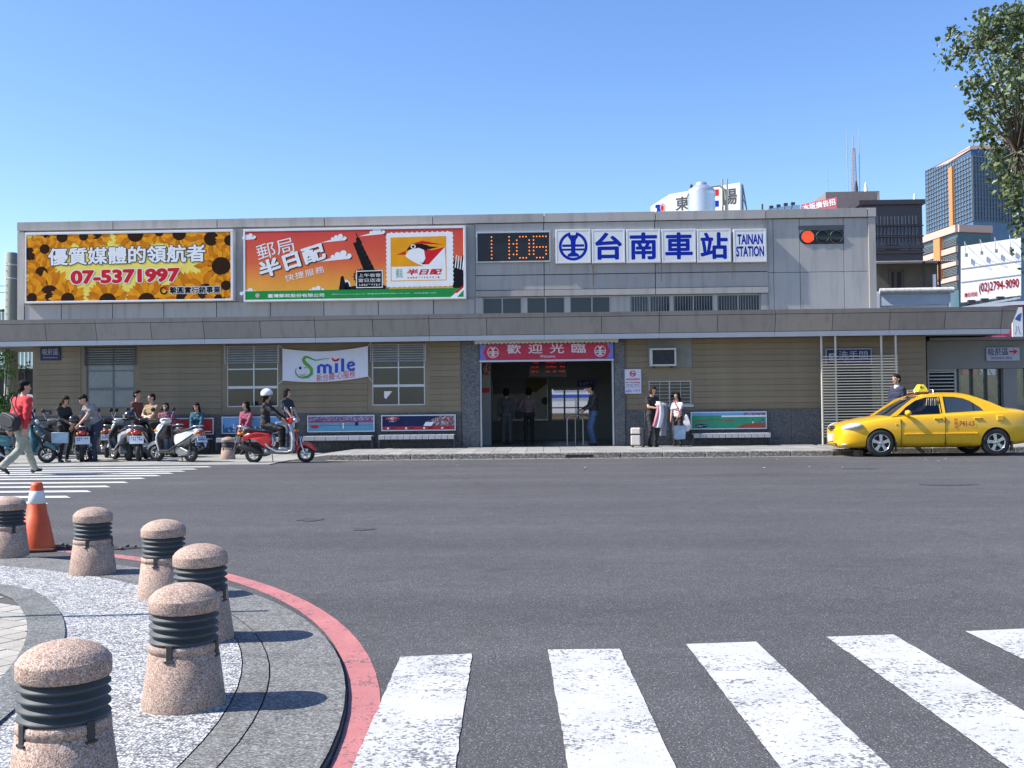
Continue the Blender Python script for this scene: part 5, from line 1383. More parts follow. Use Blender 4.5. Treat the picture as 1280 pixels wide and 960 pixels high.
for u, v0 in ((903.5, 224), (909.5, 224)):
    p = P(u, 262, 33.4); o = MB().tube([(0, 0, 0), (0, 0, P(u, v0, 33.4).z - zrt + .02)], .025, 6).build('vent_pipe', M_cpole, None); o.location = (p.x, 33.4, zrt - .02); tag(o, 'thin upright vent pipe ' + ('nearer to' if u < 905 else 'farther from') + ' the water tank', 'pipe', 'vent pipes on the roof')

# ---- far ground level things: roof signs and buildings beyond the tracks
def ad(b, Y): return None
# white roof sign with two big characters
YW = 70.0
x0, x1, z0, z1 = RC(810.5, 926.5, 233.5, 276, YW)
t = thing('roof_sign', 'white roof sign with black characters behind the water tank', 'sign', ((x0 + x1) / 2, YW, 0))
FS = lambda u, v: P(u, v, YW)
pts = [FS(810.5, 276), FS(926, 276), FS(926, 233), FS(892, 235.5), FS(836, 240), FS(810.5, 253.5)]
MB().prism([(p.x, p.z) for p in pts], YW, YW + .5).build('board', M_signface, t)
mb = MB(); y = YW - .01
def tx6(body, u0, u1, v0, v1, mi, off=.0, rot=0): a, b = FS(u0, v1), FS(u1, v0); put_text(mb, body, a.x, b.x, a.z, b.z, y, mi, off, rot=rot)
tx6('東', 844, 860.5, 244.5, 261.5, 0, .02); tx6('陽', 905, 921.5, 240, 259, 0, .02)
for (u0, u1, v0, v1, mi) in ((894, 899, 239, 247, 1), (894, 899, 253, 260.5, 2), (819, 824, 252.5, 262, 2)):
    a, b = FS(u0, v1), FS(u1, v0); rect(mb, a.x, b.x, a.z, b.z, y - .004, mi)
a = FS(826.5, 256); disc(mb, a.x, a.z, .19, y - .004, 3, 18, .30); disc(mb, a.x - .02, a.z - .05, .10, y - .008, 1, 14, .2)
a, b = FS(817, 256), FS(822, 252); rect(mb, a.x, b.x, a.z, b.z, y - .005, 2)
mb.build('lettering', [pm('sign_charcoal', (0.05, 0.055, 0.06), 0.6), M_pred, M_blue, pm('sign_pinkgrey', (0.45, 0.35, 0.36), 0.6)], t)
M_ss = pm('sign_steel', (0.22, 0.28, 0.34), 0.6)
for u in (812, 926.5): a = FS(u, 262); MB().tube([(a.x, YW + .6, a.z - 6), (a.x, YW + .6, FS(u, 236 if u > 900 else 252).z)], .06, 5).build('support_post', M_ss, t)
a, b = FS(926.5, 234), FS(931, 262); MB().tube([(a.x, YW + .5, a.z), (b.x, YW + 2, b.z - 2)], .05, 5).build('brace', M_ss, t); MB().tube([(a.x, YW + .5, a.z - .8), (b.x, YW + 2, b.z - 1)], .03, 5).build('brace', M_ss, t)
t.rotation_euler.z = rad(-24)
MB().box(x0 - 1, x1 + 1, YW + 1, YW + 14, 0, z0 - .5).build('building_below', pm('far_wall', (0.34, 0.33, 0.31), 0.8), t)
# pink roof sign with white writing and floodlights
YP = 85.0
x0, x1, z0, z1 = RC(1002, 1045, 249.5, 275, YP)
t = thing('roof_sign', 'pink red roof sign with white characters left of the dark tower block', 'sign', ((x0 + x1) / 2, YP, 0))
pts = [P(1002, 275, YP), P(1045, 275, YP), P(1045, 247.5, YP), P(1002, 254.5, YP)]
MB().prism([(p.x, p.z) for p in pts], YP, YP + .6).build('board', pm('sign_pink', (0.62, 0.10, 0.13), 0.6), t)
mb = MB(); a, b = P(1004, 260.5, YP), P(1043.5, 252, YP); put_text(mb, '本版廣告招', a.x, b.x, a.z, b.z, YP - .02, 0, .03, rot=.14)
a, b = P(1020, 267, YP), P(1043, 262.5, YP); glyphs(mb, a.x, b.x, a.z, b.z, YP - .02, 0, 6)
mb.build('lettering', M_pwhite, t)
t.rotation_euler.z = rad(-18)
MB().box(x0 - 2, x1 + .5, YP + .8, YP + 12, 0, z0).build('building_below', MT['far_wall'], t)
# row of floodlit pale blue board
YF = 80.0
x0, x1, z0, z1 = RC(962, 1000, 255, 275, YF)
t = thing('roof_sign', 'low pale blue roof board with small floodlights left of the pink sign', 'sign', ((x0 + x1) / 2, YF, 0))
pts = [P(960, 275, YF), P(1000, 275, YF), P(1000, 256, YF), P(985, 257, YF), P(960, 260.8, YF)]
MB().prism([(p.x, p.z) for p in pts], YF, YF + .4).build('board', pm('pale_blue', (0.30, 0.48, 0.62), 0.6), t)
for u, v in ((964, 259), (973, 257.5), (982, 255.8), (991, 254.8)):
    a = P(u, v, YF - .6); MB().tube([(a.x, YF, a.z - .4), (a.x, YF - .6, a.z)], .03, 5).box(a.x - .14, a.x + .14, YF - .75, YF - .5, a.z - .08, a.z + .1).build('floodlight', M_iron, t)
MB().box(x0, x1, YF + .6, YF + 9, 0, z0 - 1).build('building_below', MT['far_wall'], t)
p = P(953, 262, 60); o = MB().tube([(0, 0, 0), (0, 0, 8.6 + 2.6), ], .05, 5).box(-.12, .12, -.05, .05, 10.6, 10.8).build('roof_mast', M_iron, None); o.location = (p.x, 60, P(953, 255, 60).z - 11.2); tag(o, 'short thin mast behind the roof left of the blue board', 'mast')

# ---- dark tower block
YD2 = 110.0
x0, x1, z0, z1 = RC(1040, 1152, 252, 340, YD2)
t = thing('tower_block', 'dark brown office block with antennas behind the station', 'building', ((x0 + x1) / 2, YD2, 0))
M_dk = pm('dark_cladding', (0.060, 0.052, 0.060), 0.6, 0.12, 0.2); M_dk2 = pm('dark_band', (0.040, 0.034, 0.042), 0.6); M_dkg = pm('dark_block_glass', (0.045, 0.055, 0.075), 0.2, 0.4, 0.4)
ztb = P(1125, 256, YD2).z; xr = P(1153, 280, YD2).x; xlft = P(1077, 280, YD2).x
MB().box(xlft, xr, YD2, YD2 + 18, 0, ztb).build('wall', M_dk, t)
MB().box(xlft - .3, xr + .25, YD2 - .3, YD2 + 18.2, ztb + .01, ztb + .5).build('parapet', M_dk2, t)
sk = [(xlft - 9, YD2 + 22), (xlft, YD2 + .02), (xlft, YD2 + 18), (xlft - 9, YD2 + 40)]
MB().slabz([(xlft - .02, YD2 + .05), (xlft - .02, YD2 + 17.9), (xlft - 4.2, YD2 + 30), (xlft - 4.2, YD2 + 14)][::-1], 0, ztb - .4).build('side_wing', pm('side_wing', (0.22, 0.18, 0.17), 0.7), t)
zz = P(1125, 262, YD2).z
rowsv = [(270, 281), (283.5, 294), (297, 306)]
xw = [xlft + .4 + (xr - xlft - .8) * k / 15 for k in range(16)]
for v0, v1 in rowsv:
    a, b = P(1125, v1, YD2).z, P(1125, v0, YD2).z
    for k in range(15):
        f = MB().box(xw[k] + .05, xw[k + 1] - .05, YD2 - .06, YD2 - .003, a, b).build('window', M_dkg if (k * 7 + int(v0)) % 5 else pm('dark_block_blind', (0.10, 0.11, 0.13), 0.5), t)
        MB().box(xw[k] + .02, xw[k] + .10, YD2 - .16, YD2 - .003, a, b).build('mullion', pm('dark_mullion', (0.11, 0.10, 0.11), 0.6), t)
for v0, v1 in ((307.5, 311), (295, 296.6), (282, 283), (315, 317)):
    a, b = P(1125, v1, YD2).z, P(1125, v0, YD2).z; MB().box(xlft, xr + .05, YD2 - .25, YD2 - .003, a, b).build('spandrel', M_dk2, t)
for u in (1100, 1130, 1144):
    a = P(u, 306, YD2); MB().box(a.x - .5, a.x + .5, YD2 - .05, YD2 - .003, a.z - .6, a.z + .3).build('window', MT['dark_block_blind'], t)
# penthouse with antennas
a, b = P(1072, 262, YD2 + 6), P(1092, 243.5, YD2 + 6)
MB().box(a.x - 4, b.x, YD2 + 4, YD2 + 14, ztb, b.z).build('penthouse', MT['side_wing'], t)
def mast(name, lab, u, v0, v1, Y, r0, m=M_galv, lattice=False):
    a, b = P(u, v1, Y), P(u, v0, Y); H_ = b.z - a.z
    o = MB()
    if lattice:
        w = r0
        for k in range(3):
            an = k * 2.094; o.tube([(w * math.cos(an), w * math.sin(an), 0), (w * .5 * math.cos(an), w * .5 * math.sin(an), H_ * .8)], .05, 4)
        n_ = 22
        for k in range(n_):
            z = H_ * .8 * k / n_; s = 1 - .5 * k / n_
            for q in range(3): a1, a2 = q * 2.094, (q + 1) * 2.094; o.tube([(w * s * math.cos(a1), w * s * math.sin(a1), z), (w * s * math.cos(a2), w * s * math.sin(a2), z + H_ * .8 / n_)], .03, 4)
        o.tube([(0, 0, H_ * .78), (0, 0, H_)], .05, 5)
    else: o.tube([(0, 0, 0), (0, 0, H_ * .6), (0, 0, H_)], [r0, r0, r0 * .4], 6)
    q = o.build(name, m, None); q.location = (a.x, Y, a.z); tag(q, lab, 'antenna', 'antennas on the dark block'); return q
M_mast = pm('mast_red_white', (0.36, 0.30, 0.34), 0.6)
mast('lattice_antenna', 'tall thin lattice mast rising highest over the dark block', 1067.5, 170, 246, YD2 + 8, .38, M_mast, True)
mast('whip_antenna', 'faint whip antenna just left of the lattice mast', 1060, 158, 250, YD2 + 8, .05); mast('whip_antenna', 'faint whip antenna just right of the lattice mast', 1075, 160, 250, YD2 + 8, .05)
mast('panel_antenna', 'stubby white panel antenna right of the lattice mast', 1082.7, 228, 250, YD2 + 7, .2, M_pwhite); mast('panel_antenna', 'short white antenna on the right edge of the dark block', 1143.5, 242, 256, YD2 + 3, .16, M_pwhite)
mast('whip_antenna', 'thin far whip antenna standing alone left of the pink sign', 1035, 208, 262, 150, .06); mast('panel_antenna', 'thin antenna above the left wing of the dark block', 1052, 246, 256, YD2 + 10, .12, M_pwhite)
mast('whip_antenna', 'slanting-looking thin antenna in the middle of the dark block roof', 1098, 240, 256, YD2 + 3, .05); mast('panel_antenna', 'thick dark antenna foot against the lattice mast', 1070.5, 226, 248, YD2 + 6, .2, M_iron)

# ---- low sheds right behind the station
YQ2 = 45.0
x0, x1, z0, z1 = RC(1085, 1184, 325, 400, YQ2)
t = thing('shed', 'old brown shed with a corrugated awning right of the station roof', 'shed', ((x0 + x1) / 2, YQ2, 0))
zt = P(1140, 328, YQ2).z
MB().box(x0, P(1172, 350, YQ2).x, YQ2, YQ2 + 6, 0, zt).build('wall', pm('shed_brown', (0.10, 0.085, 0.07), 0.8, 0.3, 1.5), t)
mb = MB(); vs = []; n = 80
for i in range(n + 1):
    x = x0 + (x1 - x0) * i / n; k = .035 if i % 2 else 0; vs += [(x, YQ2 - 1.2, zt - .12 + k), (x, YQ2 + 6, zt + .3 + k)]
mb.add(vs, [(2 * i, 2 * i + 2, 2 * i + 3, 2 * i + 1) for i in range(n)]); mb.build('corrugated_awning', pm('awning_zinc', (0.30, 0.30, 0.30), 0.6), t)
for u in (1112, 1119, 1128): a = P(u, 345, YQ2); MB().box(a.x - .06, a.x + .06, YQ2 - .03, YQ2 - .003, 4, zt - .3).build('plank', pm('shed_plank', (0.07, 0.055, 0.045), 0.8), t)
a = P(1119, 345, YQ2); MB().box(a.x - .3, a.x + .25, YQ2 - .028, YQ2 - .002, 4, zt - .4).build('doorway', M_dark, t)
for u in (1146, 1165): a = P(u, 345, YQ2); MB().box(a.x - .04, a.x + .04, YQ2 - .9, YQ2 - .8, 4, zt - .1).build('post', M_iron, t)
a = P(1168, 352, YQ2 - .9); MB().box(a.x - .05, a.x + .05, YQ2 - .95, YQ2 - .85, a.z - .3, a.z + .3).build('lamp', M_pwhite, t)
YK = 36.0
x0, x1, z0, z1 = RC(1097, 1187.5, 360, 400, YK)
t = thing('roof_enclosure', 'white sheet-metal enclosure with a pipe along its top behind the canopy', 'enclosure', ((x0 + x1) / 2, YK, 0))
zt = P(1140, 365, YK).z
MB().box(x0 + .05, x1 - .1, YK, YK + 2, 2, zt).build('sheet', pm('sheet_white', (0.75, 0.76, 0.78), 0.5, 0.06, 1), t)
MB().tube([(x0 + .1, YK - .12, zt + .05), (x1 + .05, YK - .12, zt + .02)], .10, 10).build('pipe', pm('pipe_aged', (0.5, 0.49, 0.46), 0.7, 0.35, 7), t)
f = MB().box(x0, x0 + .1, YK - .1, YK - .003, 2, zt + .05).box(x1 - .1, x1 - .05, YK - .1, YK - .003, 2, zt).box(x0 + .1, x1 - .1, YK - .08, YK - .003, zt - .45, zt - .12)
for k in range(4): f.box(x0 + .1, x1 - .1, YK - .02, YK - .003, zt - .6 - .18 * k, zt - .585 - .18 * k)
t.rotation_euler.z = rad(-9)
f.build('mesh_frame', pm('mesh_grey', (0.45, 0.48, 0.52), 0.5), t)

# ---- white billboard with a phone number
YL = 62.0
cs = [P(1201, 308, YL), P(1276, 297, YL - 1.5), P(1276, 369, YL - 1.5), P(1201, 378, YL)]
t = thing('billboard', 'blank white billboard with a red phone number along its foot', 'billboard', (cs[0].x + 2, YL, 0))
nrm = Vector((-(cs[1].y - cs[0].y), cs[1].x - cs[0].x, 0)).normalized() * .5
MB().add(cs + [c + nrm for c in cs], [(3, 2, 1, 0), (4, 5, 6, 7), (0, 1, 5, 4), (1, 2, 6, 5), (2, 3, 7, 6), (3, 0, 4, 7)]).build('panel', pm('billboard_white', (0.66, 0.67, 0.69), 0.6, 0.06, 0.6), t)
mb = MB()
def on4(s, k, off=.03):
    a = cs[0].lerp(cs[1], s); b = cs[3].lerp(cs[2], s); q = a.lerp(b, k); return q - nrm * (off / .5)
tm = MB(); put_text(tm, '(02)2794-9090', .31, .965, .70, .90, 0, 0, .02); tm2 = MB(); put_text(tm2, '廣告招租', .06, .28, .84, .92, 0, 0, .02)
for q, c_ in ((tm, 1.60), (tm2, 1.76)):
    mb.add([on4(x, c_ - z) for x, _, z in q.v], q.f, 0)
mb.build('lettering', M_pred, t)
for k in (.40, .64): a, b = on4(0, k), on4(1, k); MB().bar(a, b, .02, .05).build('seam', M_grey_frame, t)
for s in (.1, .36, .6, .84):
    a = on4(s, .17, .25); b = on4(s, -.03, 1.0); MB().tube([on4(s, .0, .05), b, a], .02, 5).box(a.x - .08, a.x + .08, a.y - .06, a.y + .06, a.z - .14, a.z + .06).build('floodlight', M_grey_frame, t)
for s in (.2, .42, .68): a = on4(s, 1.04, .6); MB().box(a.x - .2, a.x + .2, a.y - .1, a.y + .1, a.z - .08, a.z + .14).build('floodlight', M_iron, t)
MB().bar(on4(0, 1.13, .8), on4(.95, 1.07, .8), .1, .12).bar(on4(0, 1.1, .2), on4(1, 1.05, .2), .08, .08).build('catwalk', M_galv, t)
for s in (.15, .85): a = on4(s, .9, -.4); MB().tube([(a.x, a.y + .3, 0), (a.x, a.y + .3, a.z)], .15, 8).build('support', M_iron, t)
# pink shop front beyond the canopy end
YZ = 48.0
t = thing('shop_front', 'crimson shop front with a curved white top behind the canopy end', 'shop', (P(1260, 420, YZ).x, YZ, 0))
zt = P(1250, 382, YZ).z
pts = [(P(1215, 386, YZ).x, P(1215, 386, YZ).z), (P(1235, 382.5, YZ).x, P(1235, 382.5, YZ).z), (P(1262, 379.5, YZ).x, P(1262, 379.5, YZ).z), (P(1300, 378, YZ).x, P(1300, 378, YZ).z), (P(1300, 430, YZ).x, P(1300, 430, YZ).z), (P(1215, 430, YZ).x, P(1215, 430, YZ).z)]
MB().prism(pts[::-1], YZ, YZ + .6).build('sign_band', pm('crimson', (0.36, 0.025, 0.075), 0.6), t)
tp = [(x, YZ - .03, z) for x, z in pts[:4]]; mb = MB()
for a, b in zip(tp[:-1], tp[1:]): mb.bar(a, b, .1, .16)
mb.build('white_edge', M_pwhite, t)
a, b = P(1265, 424, YZ), P(1277, 384, YZ); MB().box(a.x, b.x, YZ - .08, YZ - .005, a.z, b.z).build('white_panel', M_pwhite, t)
mb = MB(); put_text(mb, '八', a.x + .1, b.x - .1, a.z + .2, a.z + .6, YZ - .085, 0, 0); mb.poly([(a.x + .1, YZ - .085, a.z + .9), (a.x + .35, YZ - .085, a.z + .8), (a.x + .42, YZ - .085, a.z + 1.2), (a.x + .25, YZ - .085, a.z + 1.1)], 0); mb.build('lettering', [pm('shop_blue', (0.05, 0.10, 0.30), 0.6)], t)
a, b = P(1238, 424, YZ), P(1256, 421, YZ); MB().box(a.x, b.x, YZ - .1, YZ - .01, a.z, b.z).build('lit_letters', M_pwhite, t)
MB().box(P(1190, 450, YZ).x, P(1320, 450, YZ).x, YZ + .6, YZ + 8, 0, zt - .6).build('shop_wall', pm('shop_dark', (0.13, 0.13, 0.15), 0.7, 0.3, .5), t)
for k in range(6):
    a = P(1206 + k * 16, 465, YZ); MB().box(a.x, a.x + .45, YZ + .5, YZ + .58, 1.5, 3.2).build('window', M_glass, t)
for k, c_ in enumerate(((0.5, 0.05, 0.06), (0.6, 0.6, 0.62), (0.05, 0.12, 0.4))):
    a = P(1214 + k * 22, 470, YZ - .6); MB().box(a.x, a.x + .7, YZ + .35, YZ + .48, 2.5, 3.0).build('shop_sign', pm('shop_sign_%d' % k, c_, 0.6), t)

# ---- glass hotel tower far behind
YT = 400.0
t = thing('glass_tower', 'tall blue glass tower with orange strips in the far background', 'tower', (P(1230, 500, YT).x, YT, 0))
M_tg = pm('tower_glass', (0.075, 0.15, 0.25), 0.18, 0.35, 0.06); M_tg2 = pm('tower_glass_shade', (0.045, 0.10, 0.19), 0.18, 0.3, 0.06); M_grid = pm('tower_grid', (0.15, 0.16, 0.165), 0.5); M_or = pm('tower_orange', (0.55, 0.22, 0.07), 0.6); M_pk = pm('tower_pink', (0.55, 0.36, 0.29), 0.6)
# left face recedes to the left; right face is turned to the right
A = P(1161, 400, YT + 40).xy; B = P(1219, 400, YT).xy; C = P(1300, 400, YT + 10).xy; Dd = Vector((A.x + 40, A.y + 60)); E_ = Vector((C.x + 10, C.y + 80))
zL, zM = P(1190, 204, YT + 20).z, P(1219, 194, YT).z
zA = P(1163, 213, YT + 40).z
def face(mbs, a, b, za, zb0_, zb1_, nx, nz, mi, base=0.0):
    pass
body = MB()
zb = 0.0
body.add([(A.x, A.y, zb), (B.x, B.y, zb), (C.x, C.y, zb), (E_.x, E_.y, zb), (Dd.x, Dd.y, zb), (A.x, A.y, zA), (B.x, B.y, zM), (C.x, C.y, zM), (E_.x, E_.y, zM), (Dd.x, Dd.y, zA)],
         [(0, 1, 6, 5), (1, 2, 7, 6), (2, 3, 8, 7), (3, 4, 9, 8), (4, 0, 5, 9), (5, 6, 7, 8, 9)])
body.build('glass_body', M_tg, t)
def grid(a, b, z0_, za, zb_, nx, dz, nm):
    d = (b - a); nrm_ = Vector((d.y, -d.x)).normalized() * .25
    g = MB()
    for k in range(nx + 1):
        q = a + d * (k / nx) + nrm_; zt_ = za + (zb_ - za) * k / nx; g.box(q.x - .11, q.x + .11, q.y - .12, q.y + .2, z0_, zt_)
    z = z0_
    while z < max(za, zb_):
        s0 = 0.0 if z < za else (z - za) / (zb_ - za) if zb_ != za else 0
        if s0 < 1:
            p, q = a + d * s0 + nrm_, a + d + nrm_; g.bar((p.x, p.y, z), (q.x, q.y, z), .3, .22)
        z += dz
    return g.build(nm, M_grid, t)
zp = P(1190, 287, YT + 20).z
grid(A, B, zp, zA, zM, 17, 1.75, 'window_grid'); grid(B, C, zp, zM, zM, 22, 1.75, 'window_grid')
def strip_face(a, b, s0, s1, z0_, z1_, m, nm, off=.8):
    d = b - a; n_ = Vector((d.y, -d.x)).normalized() * off; p, q = a + d * s0 + n_, a + d * s1 + n_
    mb = MB().add([(p.x, p.y, z0_), (q.x, q.y, z0_), (q.x, q.y, z1_), (p.x, p.y, z1_), (p.x - n_.x, p.y - n_.y, z0_), (q.x - n_.x, q.y - n_.y, z0_), (q.x - n_.x, q.y - n_.y, z1_), (p.x - n_.x, p.y - n_.y, z1_)], [(0, 1, 2, 3), (4, 7, 6, 5), (3, 2, 6, 7), (0, 4, 5, 1), (0, 3, 7, 4), (1, 5, 6, 2)])
    return mb.build(nm, m, t)
strip_face(A, B, .56, .635, zp, P(1195, 212, YT + 20).z, M_or, 'orange_strip', 1.0)
# crown block behind, right
Y2 = YT + 30
a, b = P(1216, 300, Y2), P(1300, 300, Y2); zc_ = P(1216, 187, Y2).z
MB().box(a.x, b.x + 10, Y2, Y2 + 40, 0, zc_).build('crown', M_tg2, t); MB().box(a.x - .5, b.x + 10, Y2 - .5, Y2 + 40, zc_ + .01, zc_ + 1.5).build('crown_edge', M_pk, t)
# podium with pink bands
Yp = YT - 15
A2, B2, C2 = P(1150, 400, Yp + 30).xy, P(1199, 400, Yp).xy, P(1241, 400, Yp + 4).xy
E2, D2 = Vector((C2.x + 4, C2.y + 40)), Vector((A2.x + 10, A2.y + 40))
zP = P(1199, 287, Yp).z
pb = MB().slabz([(A2.x, A2.y), (B2.x, B2.y), (C2.x, C2.y), (E2.x, E2.y), (D2.x, D2.y)], 0, zP).build('podium', pm('podium_glass', (0.05, 0.10, 0.13), 0.3, 0.3, 0.08), t)
for v0, v1 in ((281, 290), (308, 315), (325, 331.5), (345, 350.5)):
    za, zb_ = P(1199, v1, Yp).z, P(1199, v0, Yp).z
    strip_face(A2, B2, -.01, 1.01, za, zb_, M_pk, 'pink_band', 1.0)
    if v0 == 281: strip_face(B2, C2, 0, 1.0, za, zb_, M_pk, 'pink_band', 1.0)
for k in range(5):
    for j in range(4):
        zz0 = P(1199, 300 + j * 18.5 - k * 1.9 + 5, Yp).z; strip_face(A2, B2, .0, 1.0, zz0, zz0 + .25, M_grid, 'floor_line', .5)
strip_face(A2, B2, .50, .66, P(1185, 345, Yp).z, P(1185, 292, Yp).z, M_or, 'orange_strip', 1.6)
# ================================================================== TAXI
M_yel = pm('taxi_yellow', (0.80, 0.44, 0.004), 0.28, 0.03, 1.5, coat=0.8)
M_tyre = pm('tyre', (0.018, 0.018, 0.019), 0.75, 0.2, 20)
M_rim = pm('alloy', (0.58, 0.59, 0.60), 0.25, 0.05, 8, metal=0.85)
M_blackp = pm('black_plastic', (0.015, 0.015, 0.016), 0.45)
M_carglass = clear_glass('car_glass', (0.42, 0.46, 0.48))
M_tint_refl = pm('tint_reflection_glass', (0.035, 0.052, 0.075), 0.05, 0.3, 0.8)  # slate-blue base colour stands in for a reflection on the rear glass
M_int = pm('car_interior', (0.045, 0.042, 0.04), 0.8)
M_tail = pm('tail_red', (0.42, 0.012, 0.012), 0.2, coat=0.6)
M_lampg = pm('headlamp', (0.62, 0.64, 0.66), 0.15, 0.25, 25, metal=0.2, coat=0.8)
def taxi(x, y):
    # local: +x towards the rear, near side -y, front axle at x=0
    t = thing('taxi', 'yellow taxi sedan with a roof sign parked at the kerb', 'taxi', (x, y, 0))
    Wd = .84
    # stations: x, z_bottom, half width, z_side(widest), z_shoulder, shoulder half width, z_top centre
    S = [(-.905, .30, .34, .46, .60, .30, .655), (-.87, .21, .56, .45, .655, .52, .705), (-.78, .19, .71, .47, .70, .66, .755), (-.62, .19, .79, .51, .75, .715, .81), (-.38, .19, .828, .55, .805, .74, .87), (-.10, .19, .84, .57, .85, .755, .918),
         (.15, .19, .842, .57, .885, .76, .955), (.40, .19, .845, .58, .925, .765, .965), (.8, .19, .848, .58, .945, .775, .955), (1.45, .19, .85, .58, .965, .78, .97), (2.1, .19, .85, .58, .99, .78, 1.0), (2.55, .20, .845, .58, 1.015, .765, 1.03),
         (2.85, .21, .835, .58, 1.04, .735, 1.115), (3.1, .24, .81, .60, 1.035, .70, 1.11), (3.35, .27, .755, .60, 1.01, .66, 1.08), (3.50, .30, .68, .58, .96, .60, 1.02), (3.575, .36, .52, .52, .80, .48, .84)]
    rings = []
    for (sx, zb, w, zm, zs_, ws, zt) in S:
        half = [(0, zb), (w * .6, zb), (w * .93, zb + .03), (w * .985, zb + (zm - zb) * .45), (w, zm), (w * .995, zm + (zs_ - zm) * .5), (ws + (w - ws) * .45, zs_ - (zs_ - zm) * .10), (ws, zs_ + (zt - zs_) * .05), (ws * .80, zs_ + (zt - zs_) * .45), (ws * .45, zs_ + (zt - zs_) * .85), (0, zt)]
        rings.append([(sx, -a, b) for a, b in half] + [(sx, a, b) for a, b in reversed(half[1:-1])])
    mb = MB().loft(rings, True, 0, True)
    tmp = mb.build('tmp', [M_yel, M_blackp])
    sub = tmp.modifiers.new('s', 'SUBSURF'); sub.levels = 2
    cut = MB()
    for ax in (0, 2.6): cut.lathe([(.335, -1.2), (.335, -.55)], 40, (ax, 0, .325), axis='Y', mi=0).lathe([(.335, .55), (.335, 1.2)], 40, (ax, 0, .325), axis='Y', mi=0)
    co = cut.build('cut', [M_blackp])
    bo = tmp.modifiers.new('b', 'BOOLEAN'); bo.operation = 'DIFFERENCE'; bo.object = co; bo.solver = 'EXACT'
    me = evaluated(tmp)
    bpy.data.objects.remove(tmp); bpy.data.objects.remove(co)
    me.materials.clear(); me.materials.append(M_yel); me.materials.append(M_blackp)
    for p in me.polygons:                                    # inner faces of the wheel arches are black
        c = p.center; p.material_index = 0
        for ax in (0, 2.6):
            if (abs(math.hypot(c.x - ax, c.z - .325) - .335) < .02 and abs(p.normal.y) < .3 and abs(c.y) < .83) or (math.hypot(c.x - ax, c.z - .325) < .33 and abs(c.y) < .6 and abs(c.y) > .5): p.material_index = 1
        p.use_smooth = True
    body = link('body', me, t)
    bm = bmesh.new(); bm.from_mesh(me)
    for e_ in bm.edges:
        if len(e_.link_faces) == 2 and e_.link_faces[0].material_index != e_.link_faces[1].material_index: e_.smooth = False
    bm.to_mesh(me); bm.free()
    # ---- cabin: side sheet leans in towards the roof
    zb_, zr_ = .93, 1.395
    def side(z): return .775 - max(0, z - .93) * .40 - max(0, z - .93) ** 2 * .10
    def sheet_(name, poly, m, off=.0, both=True, th=.02, par=None):
        for sg in ((-1, 1) if both else (-1,)):
            o_ = [(px_, sg * (side(pz) + off), pz) for px_, pz in poly]; i_ = [(px_, sg * (side(pz) + off - th), pz) for px_, pz in poly]; n = len(poly)
            fs = [tuple(range(n)), tuple(range(2 * n - 1, n - 1, -1))] + [(i, i + n, (i + 1) % n + n, (i + 1) % n) for i in range(n)]
            if sg > 0: fs = [tuple(reversed(f)) for f in fs]
            MB().add(o_ + i_, fs).build(name, m, par or t, world=False)
    top = lambda xx: 1.40 - .55 * max(0, .95 - xx) ** 2 - .085 * max(0, xx - 1.5) ** 2
    # outline of side windows (x, z)
    fw = [(.42, .955), (1.385, .985), (1.385, 1.365), (1.10, 1.352), (.86, 1.285), (.62, 1.135)]
    rw = [(1.515, .99), (2.37, 1.035), (2.30, 1.115), (2.10, 1.26), (1.95, 1.325), (1.75, 1.36), (1.515, 1.37)]
    # frame pieces round the windows
    roofline = [(.30, .93), (.55, 1.10), (.82, 1.30), (1.08, 1.405), (1.45, 1.43), (1.85, 1.42), (2.15, 1.35), (2.5, 1.20), (2.85, 1.06)]
    def ring_piece(name, poly): sheet_(name, poly, M_yel, 0, True, .03)
    ring_piece('a_pillar', [(.24, .93), (.42, .935), (.42, .955), (.62, 1.135), (.86, 1.285), (1.10, 1.352), (1.385, 1.365), (1.385, 1.425), (1.08, 1.41), (.80, 1.325), (.53, 1.135)])
    ring_piece('b_pillar', [(1.385, .95), (1.515, .95), (1.515, 1.37), (1.515, 1.43), (1.385, 1.425), (1.385, 1.365)])
    ring_piece('roof_rail', [(1.515, 1.37), (1.75, 1.36), (1.95, 1.325), (2.10, 1.26), (2.20, 1.372), (1.90, 1.42), (1.515, 1.43)])
    ring_piece('c_pillar', [(2.30, 1.115), (2.37, 1.035), (2.37, .99), (2.95, 1.01), (2.86, 1.085), (2.55, 1.235), (2.20, 1.372), (2.10, 1.26)])
    ring_piece('belt_rail', [(.42, .925), (1.385, .945), (1.385, .985), (.42, .955)]); ring_piece('belt_rail', [(1.515, .945), (2.37, .985), (2.37, 1.035), (1.515, .99)])
    sheet_('front_side_window', fw, M_carglass, -.012, True, .005); sheet_('rear_side_window', rw, M_tint_refl, -.010, True, .006)
    sheet_('window_seal', [(2.135, 1.03), (2.155, 1.03), (2.155, 1.245), (2.135, 1.255)], M_blackp, -.004, True, .008)
    sheet_('window_seal', [(1.40, .99), (1.425, .99), (1.425, 1.37), (1.40, 1.37)], M_blackp, .002, True, .006); sheet_('window_seal', [(1.497, .99), (1.515, .99), (1.515, 1.37), (1.497, 1.37)], M_blackp, .002, True, .006)
    sheet_('window_seal', [(.40, .945), (1.385, .974), (1.385, .988), (.40, .959)], M_blackp, .003, True, .006)
    # roof skin
    rx = [(1.00, 1.385), (1.15, 1.43), (1.4, 1.462), (1.7, 1.468), (1.95, 1.462), (2.12, 1.432), (2.24, 1.395)]
    rings = []
